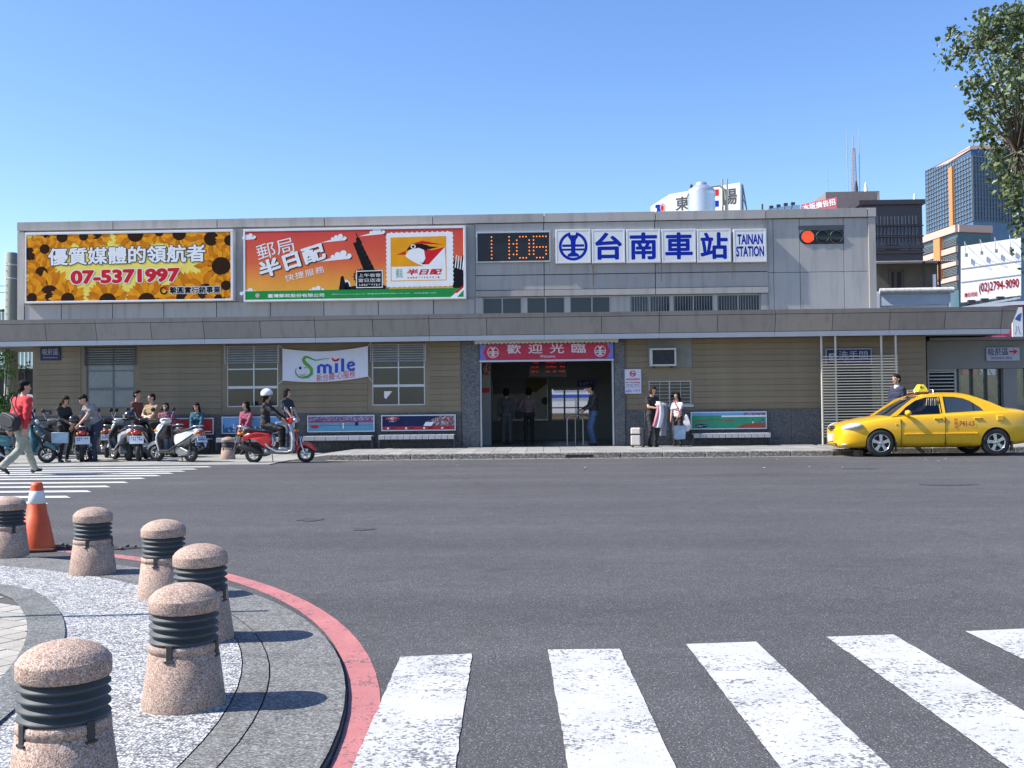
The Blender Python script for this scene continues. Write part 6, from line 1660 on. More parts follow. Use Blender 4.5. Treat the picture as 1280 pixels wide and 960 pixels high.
    for xx, zz in rx:
        ze = {1.00: 1.365, 1.15: 1.405, 1.4: 1.422, 1.7: 1.424, 1.95: 1.412, 2.12: 1.382, 2.24: 1.35}[xx]
        rings.append([(xx, a * side(ze), ze + (zz - ze) * (1 - abs(a) ** 2.4)) for a in (-1, -.93, -.8, -.55, -.25, 0, .25, .55, .8, .93, 1)])
    mb = MB(); n = 11
    mb.add([p for r_ in rings for p in r_], [(k * n + i, (k + 1) * n + i, (k + 1) * n + i + 1, k * n + i + 1) for k in range(len(rings) - 1) for i in range(n - 1)], 0, True)
    q = mb.build('roof', M_yel, t, world=False); sm = q.modifiers.new('so', 'SOLIDIFY'); sm.thickness = .02; sm.offset = 0
    # windscreen and rear window as curved sheets
    def screen(name, base, topp, m):
        n = 9; vs = []
        for k in range(5):
            f = k / 4
            for i in range(n):
                a = -1 + 2 * i / (n - 1); bow = 1 - a * a
                p0 = Vector((base[0] - base[3] * bow, a * base[1], base[2])); p1 = Vector((topp[0] - topp[3] * bow, a * topp[1], topp[2] + .03 * bow)); vs.append(p0.lerp(p1, f) + Vector((0, 0, .03 * math.sin(PI * f))))
        MB().add(vs, [(k * n + i, k * n + i + 1, (k + 1) * n + i + 1, (k + 1) * n + i) for k in range(4) for i in range(n - 1)], 0, True).build(name, m, t, world=False)
    screen('windscreen', (.33, .735, .935, .16), (1.04, .575, 1.375, .06), M_carglass)
    screen('rear_window', (2.84, .66, 1.045, -.10), (2.21, .555, 1.375, -.04), M_tint_refl)
    # interior
    MB().box(.5, 2.75, -.72, .72, .80, .90).build('parcel_floor', M_int, t, world=False)
    for yy in (-.36, .36):
        q = MB().box(1.30, 1.46, yy - .23, yy + .23, .80, 1.20).box(1.34, 1.43, yy - .13, yy + .13, 1.21, 1.36).build('front_seat', pm('seat_cover', (0.16, 0.15, 0.15), 0.9, 0.6, 12), t, world=False, bevel=.04)
    MB().box(2.15, 2.35, -.62, .62, .82, 1.22).build('rear_seat', M_int, t, world=False, bevel=.05)
    MB().box(.42, .62, -.66, .66, .84, .955).build('dashboard', M_int, t, world=False, bevel=.03)
    st_ = [(.72 + .05 * math.cos(a), -.36 + .18 * math.sin(a), .93 + .17 * math.cos(a)) for a in [2 * PI * k / 20 for k in range(21)]]; MB().tube(st_, .014, 6).build('steering_wheel', M_blackp, t, world=False)
    # curtain strips seen through the front window
    cm = MB()
    for k in range(6): cm.tube([(1.12 + k * .045, -.66 + .02 * (k % 2), 1.33), (1.10 + k * .05, -.65, 1.15), (1.13 + k * .045, -.66 + .02 * (k % 2), .98)], .012, 6)
    cm.build('beaded_curtain', pm('curtain', (0.38, 0.33, 0.28), 0.8), t, world=False)
    # wheels
    for ax in (0, 2.6):
        for sg in (-1, 1):
            w = MB().lathe([(.195, -.085), (.25, -.092), (.295, -.088), (.312, -.07), (.315, -.04), (.315, .04), (.312, .07), (.295, .088), (.25, .092), (.195, .085)], 44, (ax, sg * .745, .315), axis='Y', caps=False).build('wheel', M_tyre, t, world=False)
            r_ = MB().lathe([(.203, -.089), (.198, -.093), (.188, -.08), (.182, -.03), (.182, .06)], 36, (ax, sg * .745, .315), axis='Y', caps=False)
            r_.lathe([(.182, -.02), (.0, -.018)], 30, (ax, sg * .745, .315), axis='Y', mi=1, caps=False)
            yy = sg * .745 + (-.082 if sg < 0 else .082)
            for k in range(5):
                a = PI / 2 + 2 * PI * k / 5 + (.2 if ax else 0); ca_, sa_ = math.cos(a), math.sin(a)
                pts = [(.03, -.042), (.10, -.030), (.19, -.045), (.19, .045), (.10, .030), (.03, .042)]
                loop = [(ax + p_ * ca_ - q_ * sa_, p_ * sa_ + q_ * ca_ + .315) for p_, q_ in pts]
                r_.prism(loop, yy + (.0 if sg < 0 else -.03), yy + (.03 if sg < 0 else 0), 0)
            r_.lathe([(.045, -.095), (.045, -.05), (.0, -.05)], 16, (ax, sg * .745, .315), axis='Y', mi=0).lathe([(.0, -.099), (.04, -.097), (.045, -.09)], 16, (ax, sg * .745, .315), axis='Y', mi=0)
            r_.build('rim', [M_rim, M_blackp], w, world=False)
            MB().box(ax + .33, ax + .345, sg * .80 - .09, sg * .80 + .03, .12, .34).build('mud_flap', M_blackp, t, world=False)
    # side trim, door lines, handles
    MB().box(.53, 1.445, -.872, -.84, .505, .535).build('side_moulding', M_yel, t, world=False, bevel=.008); MB().box(1.465, 2.18, -.872, -.84, .505, .54).build('side_moulding', M_yel, t, world=False, bevel=.008)
    def seam(pts):
        mb = MB()
        for (xa, za), (xb, zb2) in zip(pts[:-1], pts[1:]): mb.bar((xa, -.848, za), (xb, -.848, zb2), .012, .006, up=(0, 1, 0))
        mb.build('door_seam', M_blackp, t, world=False)
    MB().box(.452, .459, -.853, -.80, .25, .86).build('door_seam', M_blackp, t, world=False); MB().box(1.451, 1.458, -.856, -.80, .25, .90).build('door_seam', M_blackp, t, world=False)
    MB().box(.46, 2.05, -.852, -.80, .245, .252).build('door_seam', M_blackp, t, world=False)
    for hx in (1.30, 2.20):
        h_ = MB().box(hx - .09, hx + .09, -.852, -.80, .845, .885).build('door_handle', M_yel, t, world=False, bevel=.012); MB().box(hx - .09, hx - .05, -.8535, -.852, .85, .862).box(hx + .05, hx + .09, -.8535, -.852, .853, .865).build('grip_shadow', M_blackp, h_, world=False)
    MB().box(2.62, 2.78, -.8465, -.80, .80, .93).build('fuel_flap', M_yel, t, world=False, bevel=.02)
    m_ = MB().ell((.60, -.90, 1.00), (.07, .10, .068), 14, 10).build('mirror', M_yel, t, world=False); MB().box(.56, .63, -.83, -.76, .95, .985).build('mirror_foot', M_blackp, m_, world=False)
    MB().ell((.60, .90, 1.00), (.07, .10, .068), 14, 10).build('mirror', M_yel, t, world=False)
    MB().ell((.36, -.838, .74), (.03, .012, .018), 10, 6).build('side_repeater', pm('amber_lens', (0.6, 0.35, 0.1), 0.2), t, world=False)
    # headlamps, grille, fog lamps, plate
    for sg in (-1, 1):
        pts = [(-.76, .60, .56), (-.74, .50, .66), (-.60, .66, .735), (-.42, .755, .755), (-.38, .79, .70), (-.50, .80, .63), (-.64, .73, .575)]
        MB().ell((-.615, sg * .695, .695), (.25, .115, .085), 24, 12, M=Matrix.Rotation(rad(-12), 3, 'Y') @ Matrix.Rotation(sg * rad(34), 3, 'Z')).build('headlamp', M_lampg, t, world=False)
        MB().ell((-.74, sg * .60, .285), (.10, .10, .035), 14, 8, M=Matrix.Rotation(sg * rad(32), 3, 'Z')).build('fog_lamp', M_lampg, t, world=False)
        MB().ell((3.45, sg * .67, .86), (.13, .12, .10), 14, 8).build('tail_lamp', M_tail, t, world=False)
    g = MB()
    for k in range(11):
        a = -.30 + .6 * k / 10; 
    gr = MB().ell((-.865, 0, .655), (.085, .29, .060), 24, 8).build('grille', M_blackp, t, world=False)
    for k in range(3): MB().tube([(-.948 + .05 * (a / .22) ** 2, a, .627 + k * .026) for a in (-.22, -.11, 0, .11, .22)], .006, 6).build('grille_bar', M_iron, gr, world=False)
    MB().lathe([(.02, 0), (.04, -.004), (.04, .004), (.02, .006)], 18, (-.955, 0, .655), axis='X', caps=False).build('badge', M_rim, gr, world=False)
    MB().box(-.905, -.80, -.40, .40, .25, .31).build('lower_grille', M_blackp, t, world=False, bevel=.015); MB().box(-.915, -.86, -.36, .36, .274, .286).build('grille_bar', M_yel, t, world=False)
    pl = MB().box(-.935, -.90, -.16, .16, .36, .51).build('number_plate', M_pwhite, t, world=False)
    # roof sign on its rack
    rk = MB()
    for yy in (-.46, .46): rk.box(1.02, 1.06, yy - .02, yy + .02, 1.40, 1.455); 
    MB().box(.98, 1.42, -.25, .25, 1.475, 1.492).build('roof_rack', pm('rack_orange', (0.35, 0.16, 0.05), 0.6), t, world=False)
    for xx in (.99, 1.41): MB().tube([(xx, -.25, 1.45), (xx, -.25, 1.53), (xx, .25, 1.53), (xx, .25, 1.45)], .014, 6).build('rack_hoop', M_rim, t, world=False)
    sgn = MB().loft([[(1.08, -.17, 1.492), (1.34, -.17, 1.492), (1.34, .17, 1.492), (1.08, .17, 1.492)], [(1.10, -.16, 1.55), (1.32, -.16, 1.55), (1.32, .16, 1.55), (1.10, .16, 1.55)], [(1.16, -.10, 1.665), (1.26, -.10, 1.665), (1.26, .10, 1.665), (1.16, .10, 1.665)]], True, 0, False).build('roof_sign', pm('roof_sign_yellow', (0.70, 0.55, 0.03), 0.4), t, world=False, bevel=.015)
    mb = MB(); put_text(mb, '個人', 1.145, 1.265, 1.56, 1.63, -.17, 0, .02)
    mb.v = [(x_, -.166 + (z_ - 1.55) * .52, z_) for x_, y_, z_ in mb.v]; mb.build('sign_lettering', pm('sign_green_text', (0.03, 0.20, 0.04), 0.6), sgn, world=False)
    # lettering on the rear door
    mb = MB(); put_text(mb, '741-LS', 1.775, 2.11, .70, .80, -.8545, 0, .02)
    for k, ch in enumerate('台南市'): put_text(mb, ch, 1.655, 1.735, .80 - k * .085, .875 - k * .085, -.8545, 1, .015)
    mb.build('door_lettering', [pm('taxi_red', (0.45, 0.03, 0.01), 0.5), pm('taxi_orange_text', (0.55, 0.10, 0.01), 0.5)], t, world=False)
    return t
c0 = G(1102, 571.3)
taxi_o = taxi(c0.x, c0.y + .85)

# ================================================================== SCOOTERS
M_seat = pm('scooter_seat', (0.03, 0.028, 0.027), 0.55, 0.3, 6)
M_chrome = pm('chrome', (0.62, 0.62, 0.63), 0.15, metal=0.95)
M_engine = pm('engine_alloy', (0.20, 0.20, 0.20), 0.45, 0.4, 14, metal=0.6)
M_amber = pm('amber', (0.65, 0.25, 0.02), 0.25)
M_plate = pm('plate_white', (0.60, 0.64, 0.66), 0.5)
def slab(mb, prof, w, e=.25, mi=0, yc=0.0, taper=None):
    """rounded body: x,z outline pushed sideways, edges drawn in"""
    n = len(prof); cx = sum(p[0] for p in prof) / n; cz = sum(p[1] for p in prof) / n
    rings = []
    for tt, k in ((-1, 1 - e), (-.93, 1 - e * .5), (-.75, 1 - e * .12), (-.4, 1), (.4, 1), (.75, 1 - e * .12), (.93, 1 - e * .5), (1, 1 - e)):
        rings.append([(cx + (p[0] - cx) * k, yc + tt * w * (taper(p[0]) if taper else 1), cz + (p[1] - cz) * k) for p in prof])
    return mb.loft(rings, True, mi, True)
def smooth_prof(pts, it=2):
    for _ in range(it):
        q = []
        for i in range(len(pts)):
            a, b = pts[i], pts[(i + 1) % len(pts)]; q += [(a[0] * .75 + b[0] * .25, a[1] * .75 + b[1] * .25), (a[0] * .25 + b[0] * .75, a[1] * .25 + b[1] * .75)]
        pts = q
    return pts
def scooter(name, lab, loc, rotz, body, trim, panel, inner, wheel_r=.215, retro=False, steer=0.0, lean=0.0, plate_big=False, box=False):
    """+x is forwards"""
    t = thing(name, lab, 'scooter', loc, rotz, 'scooters at the station')
    if lean: t.rotation_euler = (lean, 0, rotz)
    r = wheel_r; xf, xr_ = .60, -.60
    def wheel(ax, s):
        M = Matrix.Translation((ax, 0, 0)) @ Matrix.Rotation(s, 4, 'Z') @ Matrix.Translation((-ax, 0, 0))
        w = MB().lathe([(r * .62, -.045), (r * .85, -.055), (r * .97, -.035), (r, 0), (r * .97, .035), (r * .85, .055), (r * .62, .045)], 30, (ax, 0, r), axis='Y', caps=False).xf(M).build('wheel', M_tyre, t, world=False)
        q = MB().lathe([(r * .64, -.04), (r * .60, -.036), (r * .60, .036), (r * .64, .04)], 26, (ax, 0, r), axis='Y', caps=False).lathe([(.0, -.05), (.045, -.05), (.05, -.03), (.05, .03), (.045, .05), (0, .05)], 16, (ax, 0, r), axis='Y')
        for k in range(5):
            a = 2 * PI * k / 5; q.bar((ax + .04 * math.cos(a), 0, r + .04 * math.sin(a)), (ax + r * .62 * math.cos(a), 0, r + r * .62 * math.sin(a)), .035, .03, up=(0, 1, 0))
        q.xf(M).build('rim', M_rim, w, world=False)
    wheel(xf, steer); wheel(xr_, 0)
    S_ = Matrix.Translation((xf, 0, 0)) @ Matrix.Rotation(steer, 4, 'Z') @ Matrix.Translation((-xf, 0, 0))
    fe = smooth_prof([(xf - .29, r + .06), (xf - .20, r + .20), (xf - .02, r + .29), (xf + .16, r + .22), (xf + .27, r + .08), (xf + .22, r + .07), (xf + .10, r + .16), (xf - .04, r + .21), (xf - .16, r + .12), (xf - .20, r + .0)])
    slab(MB(), fe, .075, .05).xf(S_).build('front_fender', body, t, world=False)
    fk = MB()
    for yy in (-.085, .085): fk.tube([(xf, yy, r), (xf - .09, yy, .45), (xf - .13, yy * .5, .6)], .018, 8)
    fk.xf(S_).build('fork', M_chrome if retro else M_blackp, t, world=False)
    # leg shield: a curved sheet
    def shield(dx, wmul, m, nm, z0_, z1_):
        rings = []
        for k in range(9):
            f = k / 8; z = z0_ + (z1_ - z0_) * f; x = .36 - .02 * f + .0 - (.16 * max(0, f - .55)) + .05 * math.sin(PI * f * .9) + dx
            w_ = (.19 + .05 * math.sin(PI * min(1, f * 1.1))) * wmul * (1 - .45 * max(0, f - .6) / .4)
            rings.append([(x - .05 * abs(a) ** 2, a * w_, z) for a in (-1, -.8, -.4, 0, .4, .8, 1)] + [(x - .05 * abs(a) ** 2 - .03, a * w_, z) for a in (1, .8, .4, 0, -.4, -.8, -1)])
        MB().loft(rings, True).build(nm, m, t, world=False)
    shield(.0, 1.0, body if not retro else trim, 'leg_shield', .26, .90); shield(-.032, .92, inner, 'inner_shield', .28, .86)
    if retro: shield(.012, .80, body, 'shield_front', .30, .87)
    else: slab(MB(), smooth_prof([(.42, .62), (.56, .66), (.50, .80), (.36, .92), (.30, .88), (.34, .70)]), .13, .3).build('front_cowl', body, t, world=False)
    fl = smooth_prof([(.36, .24), (.36, .30), (-.12, .29), (-.2, .33), (-.24, .24), (-.05, .20), (.28, .20)], 1)
    slab(MB(), fl, .155, .06).build('floorboard', inner, t, world=False)
    tr = MB()
    for sg in (-1, 1):
        pts = [(.33, sg * .20, .62), (.345, sg * .215, .44), (.31, sg * .19, .29), (.20, sg * .175, .255), (-.05, sg * .172, .27), (-.22, sg * .17, .36), (-.30, sg * .165, .45)] if retro else [(.30, sg * .165, .27), (.0, sg * .17, .26), (-.25, sg * .17, .38), (-.55, sg * .15, .52), (-.80, sg * .10, .66)]
        tr.tube(pts, [.02] * len(pts), 8)
    tr.build('side_trim', trim, t, world=False)
    if retro: bp_ = [(-.16, .34), (-.10, .52), (-.16, .68), (-.34, .72), (-.62, .73), (-.82, .66), (-.90, .54), (-.86, .50), (-.74, .58), (-.56, .56), (-.40, .42), (-.28, .33)]
    else: bp_ = [(-.18, .38), (-.16, .60), (-.24, .66), (-.50, .70), (-.86, .80), (-.96, .77), (-.92, .68), (-.70, .58), (-.45, .46), (-.30, .36)]
    slab(MB(), smooth_prof(bp_), .165, .22, taper=lambda xx: 1.0 if xx > -.5 else max(.55, 1 - (-.5 - xx) * 1.0)).build('rear_body', body, t, world=False)
    if retro: slab(MB(), smooth_prof([(-.14, .36), (-.09, .54), (-.14, .64), (-.24, .60), (-.27, .42)]), .14, .2).build('seat_front', panel, t, world=False)
    slab(MB(), smooth_prof([(-.12, .42), (-.12, .66), (-.30, .69), (-.34, .45)]), .13, .15).build('under_seat_box', inner if not retro else panel, t, world=False)
    sp = [(-.06, .70), (-.08, .75), (-.22, .765), (-.40, .74), (-.60, .80), (-.78, .82), (-.82, .78), (-.60, .72), (-.30, .68)]
    slab(MB(), smooth_prof(sp), .15, .2, taper=lambda xx: 1.0 if xx < -.25 else .8).build('seat', M_seat, t, world=False)
    rail = MB()
    for sg in (-1, 1): rail.tube([(-.60, sg * .12, .74), (-.80, sg * .11, .84), (-.97, sg * .06, .86), (-.99, 0, .86)], .014, 6)
    rail.build('grab_rail', M_chrome, t, world=False)
    tl = MB().ell((-.94, 0, .70), (.05, .085, .055), 12, 8).build('tail_light', M_tail, t, world=False)
    for sg in (-1, 1): MB().ell((-.90, sg * .11, .68), (.05, .03, .035), 10, 6).build('indicator', M_amber, t, world=False); MB().ell((.38 if retro else .44, sg * .17, .74), (.04, .03, .03), 10, 6).build('indicator', M_amber, t, world=False)
    # rear mudguard and plate
    MB().add([(-.86, -.06, .62), (-.86, .06, .62), (-1.0, .06, .36), (-1.0, -.06, .36), (-.87, -.06, .60), (-.87, .06, .60), (-1.02, .06, .36), (-1.02, -.06, .36)], [(0, 1, 2, 3), (7, 6, 5, 4), (0, 4, 5, 1), (2, 6, 7, 3)]).build('mudguard', M_blackp, t, world=False)
    k = 1.25 if plate_big else 1.0
    pl = MB().add([(-.955, -.13 * k, .62), (-.955, .13 * k, .62), (-1.005, .13 * k, .62 - .15 * k), (-1.005, -.13 * k, .62 - .15 * k), (-.945, -.13 * k, .62), (-.945, .13 * k, .62), (-.995, .13 * k, .62 - .15 * k), (-.995, -.13 * k, .62 - .15 * k)], [(3, 2, 1, 0), (4, 5, 6, 7), (0, 1, 5, 4), (2, 3, 7, 6), (1, 2, 6, 5), (3, 0, 4, 7)]).build('licence_plate', M_plate, t, world=False)
    mb = MB(); r_ = random.Random(len(lab))
    for q in range(6):
        y_ = .10 * k - q * .035 * k
        for z_ in (.59, .545): mb.add([(-.963 - (.62 - z_) * .33 - .002, y_, z_), (-.963 - (.62 - z_) * .33 - .002, y_ - .02, z_), (-.963 - (.62 - z_ + .03) * .33 - .002, y_ - .02, z_ - .03), (-.963 - (.62 - z_ + .03) * .33 - .002, y_, z_ - .03)], [(0, 1, 2, 3)]) if r_.random() < .75 else None
    mb.build('plate_characters', M_blue, pl, world=False)
    # engine, exhaust, stand
    e_ = slab(MB(), smooth_prof([(-.20, .20), (-.18, .34), (-.36, .38), (-.56, .30), (-.68, .26), (-.66, .16), (-.4, .14)]), .07, .2, yc=.07)
    e_.lathe([(.0, -.14), (.07, -.14), (.08, -.10), (.08, .0)], 18, (-.26, 0, .26), axis='Y'); e_.build('engine', M_engine, t, world=False)
    MB().tube([(-.20, -.12, .20), (-.34, -.15, .17), (-.44, -.155, .24), (-.60, -.16, .30), (-.86, -.17, .40), (-.90, -.17, .415)], [.018, .02, .045, .062, .062, .04], 14).build('muffler', M_blackp if retro else M_chrome, t, world=False)
    MB().tube([(-.62, .0, .22), (-.70, .13, .42), (-.74, .12, .56)], .022, 8).build('shock', M_iron, t, world=False)
    MB().tube([(-.16, -.1, .2), (-.12, -.16, .01), (-.06, -.16, .008)], .011, 6).build('kickstand', M_iron, t, world=False)
    # handlebar group
    hb = MB(); hx, hz = .22, .98
    slab(hb, smooth_prof([(.32, .90), (.36, .98), (.28, 1.05), (.16, 1.02), (.16, .94), (.24, .88)]), .12, .3); H_ = Matrix.Translation((hx, 0, 0)) @ Matrix.Rotation(steer, 4, 'Z') @ Matrix.Translation((-hx, 0, 0))
    hb.xf(H_).build('handlebar_cover', body if not retro else panel if False else body, t, world=False)
    MB().ell((.36, 0, .975), (.05, .075, .06), 16, 10).xf(H_).build('headlight', M_lampg, t, world=False)
    g_ = MB()
    for sg in (-1, 1): g_.tube([(.20, sg * .10, .99), (.15, sg * .22, 1.0), (.11, sg * .33, .985)], .018, 8)
    g_.xf(H_).build('handgrip', M_blackp, t, world=False)
    for sg in (-1, 1):
        m2 = MB().tube([(.21, sg * .14, 1.0), (.23, sg * .19, 1.10), (.20, sg * .22, 1.20)], .007, 6).xf(H_).build('mirror_stem', M_chrome, t, world=False)
        MB().lathe([(.0, -.012), (.05, -.010), (.056, 0), (.05, .010), (.0, .012)], 18, (.20, sg * .23, 1.245), axis='X').xf(H_).build('mirror', M_chrome if retro else M_blackp, m2, world=False)
    if box: slab(MB(), smooth_prof([(.36, .62), (.36, .80), (.30, .80), (.30, .62)], 1), .1, .1).build('bag_hook_bag', inner, t, world=False)
    return t
M_sred = pm('scooter_red', (0.50, 0.012, 0.014), 0.25, 0.05, 2, coat=0.7); M_ssil = pm('scooter_silver', (0.55, 0.57, 0.60), 0.28, 0.05, 2, metal=0.25, coat=0.5); M_swht = pm('scooter_white', (0.64, 0.65, 0.66), 0.3, 0.05, 2, coat=0.6)
M_stl = pm('scooter_teal', (0.02, 0.10, 0.125), 0.28, 0.05, 2, coat=0.6); M_sblk = pm('scooter_black', (0.02, 0.02, 0.024), 0.25, 0.1, 2, coat=0.6); M_sdr = pm('scooter_maroon', (0.10, 0.015, 0.02), 0.3, coat=0.5); M_sgr = pm('scooter_grey', (0.12, 0.12, 0.13), 0.5)  # teal is darkened in its colour for the shadow behind the walking man
c1_ = G(350, 578.5)
red_scooter = scooter('scooter', 'red and silver retro scooter ridden by a woman in a white helmet', (c1_.x, c1_.y, .0), 0.04, M_sred, M_ssil, M_ssil, M_sgr, .205, True, steer=-.12)
ZF = .02
def sc_at(u, v): p = G(u, v, ZF); return (p.x, p.y, ZF)
scooter('scooter', 'teal scooter at the left edge behind the man in the red jacket', sc_at(27, 579), .05, M_stl, M_stl, M_stl, M_sgr, .215)
scooter('scooter', 'dark maroon scooter with a white licence plate beside the leaning man', sc_at(100, 576), rad(118), M_sdr, M_sblk, M_sblk, M_sblk, .22, plate_big=True)
scooter('scooter', 'silver scooter with a helmet on its handlebar, left of the rear-facing scooter', sc_at(152, 575), rad(128), M_ssil, M_ssil, M_swht, M_sblk, .22, steer=.3)
scooter('scooter', 'white and black scooter seen squarely from behind with a large leaning plate', sc_at(178, 575), rad(104), M_sblk, M_swht, M_sblk, M_sblk, .22, plate_big=True)
scooter('scooter', 'white scooter with black floor at the right end of the parked row', sc_at(217, 577), rad(150), M_swht, M_sblk, M_sblk, M_sblk, .22, steer=.25)
scooter('scooter', 'black scooter half hidden between the leaning man and the silver scooter', sc_at(134, 571), rad(112), M_sblk, M_sgr, M_sblk, M_sblk, .22, steer=.2)
scooter('scooter', 'dark grey scooter half hidden behind the white scooter at the row end', sc_at(203, 571), rad(140), M_sgr, M_sblk, M_sblk, M_sblk, .22, steer=-.2)
scooter('scooter', 'grey scooter standing behind the teal one, left of the woman in black', sc_at(62, 572), rad(100), M_sgr, M_sblk, M_sblk, M_sblk, .22)
# ================================================================== PEOPLE
M_skin = pm('skin', (0.50, 0.29, 0.20), 0.55, 0.08, 8); M_hair = pm('black_hair', (0.012, 0.010, 0.009), 0.75, 0.3, 30, spec=0.15); M_hairb = pm('brown_hair', (0.030, 0.016, 0.009), 0.75, 0.3, 30, spec=0.15)
M_shoe = pm('dark_shoe', (0.02, 0.017, 0.016), 0.5); M_eye = pm('eye_dark', (0.01, 0.008, 0.008), 0.3); M_lip = pm('lips', (0.36, 0.12, 0.10), 0.5)
def cloth(name, col): return pm(name, col, 0.85, 0.16, 9, 0.25, 26)
def V3(*a): return Vector(a)
def ik(a, b, l1, l2, hint):
    """middle joint of a two-bone limb from a to b bending towards hint"""
    a, b = Vector(a), Vector(b); d = b - a; L = min(d.length, l1 + l2 - 1e-3); u = d.normalized()
    x = (l1 * l1 - l2 * l2 + L * L) / (2 * L); h = math.sqrt(max(0, l1 * l1 - x * x))
    hv = Vector(hint) - u * Vector(hint).dot(u); hv = hv.normalized() if hv.length > 1e-6 else u.orthogonal().normalized()
    return a + u * x + hv * h, a + u * L
def person(lab, loc, rotz, H=1.62, top=None, legs=None, shoe=M_shoe, sleeve='long', hair='short', hairm=M_hair, pelvis=(0, 0, None), lean=(0, 0), head_turn=0.0, head_tilt=0.0,
           hands=None, feet=None, elbows=None, knees=None, skirt=None, build=1.0, group=None, fat=0.0, legs_bare=False, collar=None, female=False, voxel=.0125, grip=False):
    """faces local -y; every length scales with H; hands/feet/pelvis given in metres for H=1.65"""
    s = H / 1.65
    t = thing('person', lab, 'person', loc, rotz, group)
    topm = top; mats = [M_skin, topm, legs, shoe, M_hair if collar is None else collar]
    SK, TP, LG, SH, CO = 0, 1, 2, 3, 4
    pz = pelvis[2] if pelvis[2] is not None else .88
    pel = V3(pelvis[0], pelvis[1], pz)
    Lx, Ly = lean                                            # torso lean: sideways, forwards (-y)
    up = V3(Lx, -Ly, 1).normalized(); side = V3(1, 0, -Lx).normalized()
    chest = pel + up * .34; neck = pel + up * .53; sh = .150 if female else .170
    caps = []
    def c(a, b, ra, rb, m): caps.append((Vector(a) * s, Vector(b) * s, ra * s * 1.0, rb * s * 1.0, m))
    k = build
    hipw = .085
    c(pel + side * -.06 + up * .02, pel + side * .06 + up * .02, .118 * k, .118 * k, LG if not skirt else skirt)
    c(pel + up * .10 + side * -.04, pel + up * .10 + side * .04, .112 * k + fat, .112 * k + fat, TP)
    c(pel + up * .20 + side * -.045, pel + up * .20 + side * .045, .105 * k + fat, .105 * k + fat, TP)
    c(chest + side * -.075, chest + side * .075, .105 * k + fat * .5, .105 * k + fat * .5, TP)
    c(chest + up * .08 + side * -.09, chest + up * .08 + side * .09, .092 * k, .092 * k, TP)
    if female: c(chest + up * -.0 + side * -.05 + V3(0, -.065, 0), chest + side * .05 + V3(0, -.065, 0), .06, .06, TP)
    c(neck + side * -sh + up * -.055, neck + side * sh + up * -.055, .066 * k, .066 * k, TP)
    hv = (up + V3(0, -.12 - head_tilt, 0)).normalized()
    hc = neck + hv * .185
    Mh = Matrix.Rotation(head_turn, 3, 'Z')
    fwd = Mh @ V3(0, -1, 0); fwd = (fwd - V3(0, 0, 1) * head_tilt * .8).normalized(); hs = fwd.cross(V3(0, 0, 1)).normalized(); hu = hs.cross(fwd).normalized()
    c(neck + up * -.03, hc + hu * -.05, .052, .050, SK)
    if collar: c(neck + up * -.02, neck + up * .03, .072, .066, CO)
    c(hc + hu * .025 - fwd * .012, hc + hu * .03 + fwd * .012, .083, .080, SK)         # skull
    c(hc + hu * -.035 + fwd * .028, hc + hu * -.075 + fwd * .045, .058, .040, SK)      # jaw
    c(hc + fwd * .088 + hu * -.002, hc + fwd * .102 + hu * -.028, .010, .014, SK)      # nose
    for q in (-1, 1): c(hc + hs * q * .080 + hu * .012, hc + hs * q * .082 + hu * -.02, .016, .012, SK)   # ears
    # arms
    hands = hands or [(-.24, -.04, .80), (.24, -.04, .80)]
    for i, q in enumerate((-1, 1)):
        S0 = neck + side * (sh * q) + up * -.055
        target = V3(*hands[i])
        hint = V3(*(elbows[i] if elbows else (q * .4, .8, -.2)))
        E, Wd = ik(S0, target, .275, .245, hint)
        am = TP if sleeve != 'none' else SK
        if sleeve == 'short':
            mid = S0.lerp(E, .6); c(S0, mid, .060 * k, .056 * k, TP); c(mid, E, .042 * k, .038 * k, SK); c(E, Wd, .037, .027, SK)
        else:
            c(S0, E, .058 * k, .046 * k, am); c(E, Wd, .046 * k, .036 * k, am)
        f = (Wd - E).normalized()
        pn = f.cross(V3(0, 1, 0)); pn = pn.normalized() if pn.length > .2 else V3(1, 0, 0)
        pal = Wd + f * .075; c(Wd + f * .01, Wd + f * .03, .027, .027, SK); wv = f.cross(pn).normalized()
        c(Wd + f * .035 + wv * -.018, pal + wv * -.020, .020, .017, SK); c(Wd + f * .035 + wv * .018, pal + wv * .020, .020, .017, SK)
        curl = (pn * (-q) * (.75 if not grip else 1.6))
        for j, (off, ln) in enumerate(((-.033, .060), (-.011, .070), (.011, .066), (.033, .052))):
            b0 = pal + wv * off; b1 = b0 + (f + curl * .25).normalized() * ln * .55; b2 = b1 + (f + curl).normalized() * ln * .5
            c(b0, b1, .0098, .0092, SK); c(b1, b2, .0092, .0082, SK)
        tb = Wd + f * .035 + wv * -.03; c(tb, tb + (f * .6 - wv * .7).normalized() * .045, .012, .010, SK); c(tb + (f * .6 - wv * .7).normalized() * .045, tb + (f * .9 - wv * .4).normalized() * .075, .010, .008, SK)
    # legs
    feet = feet or [(-.10, 0, 0), (.10, 0, 0)]
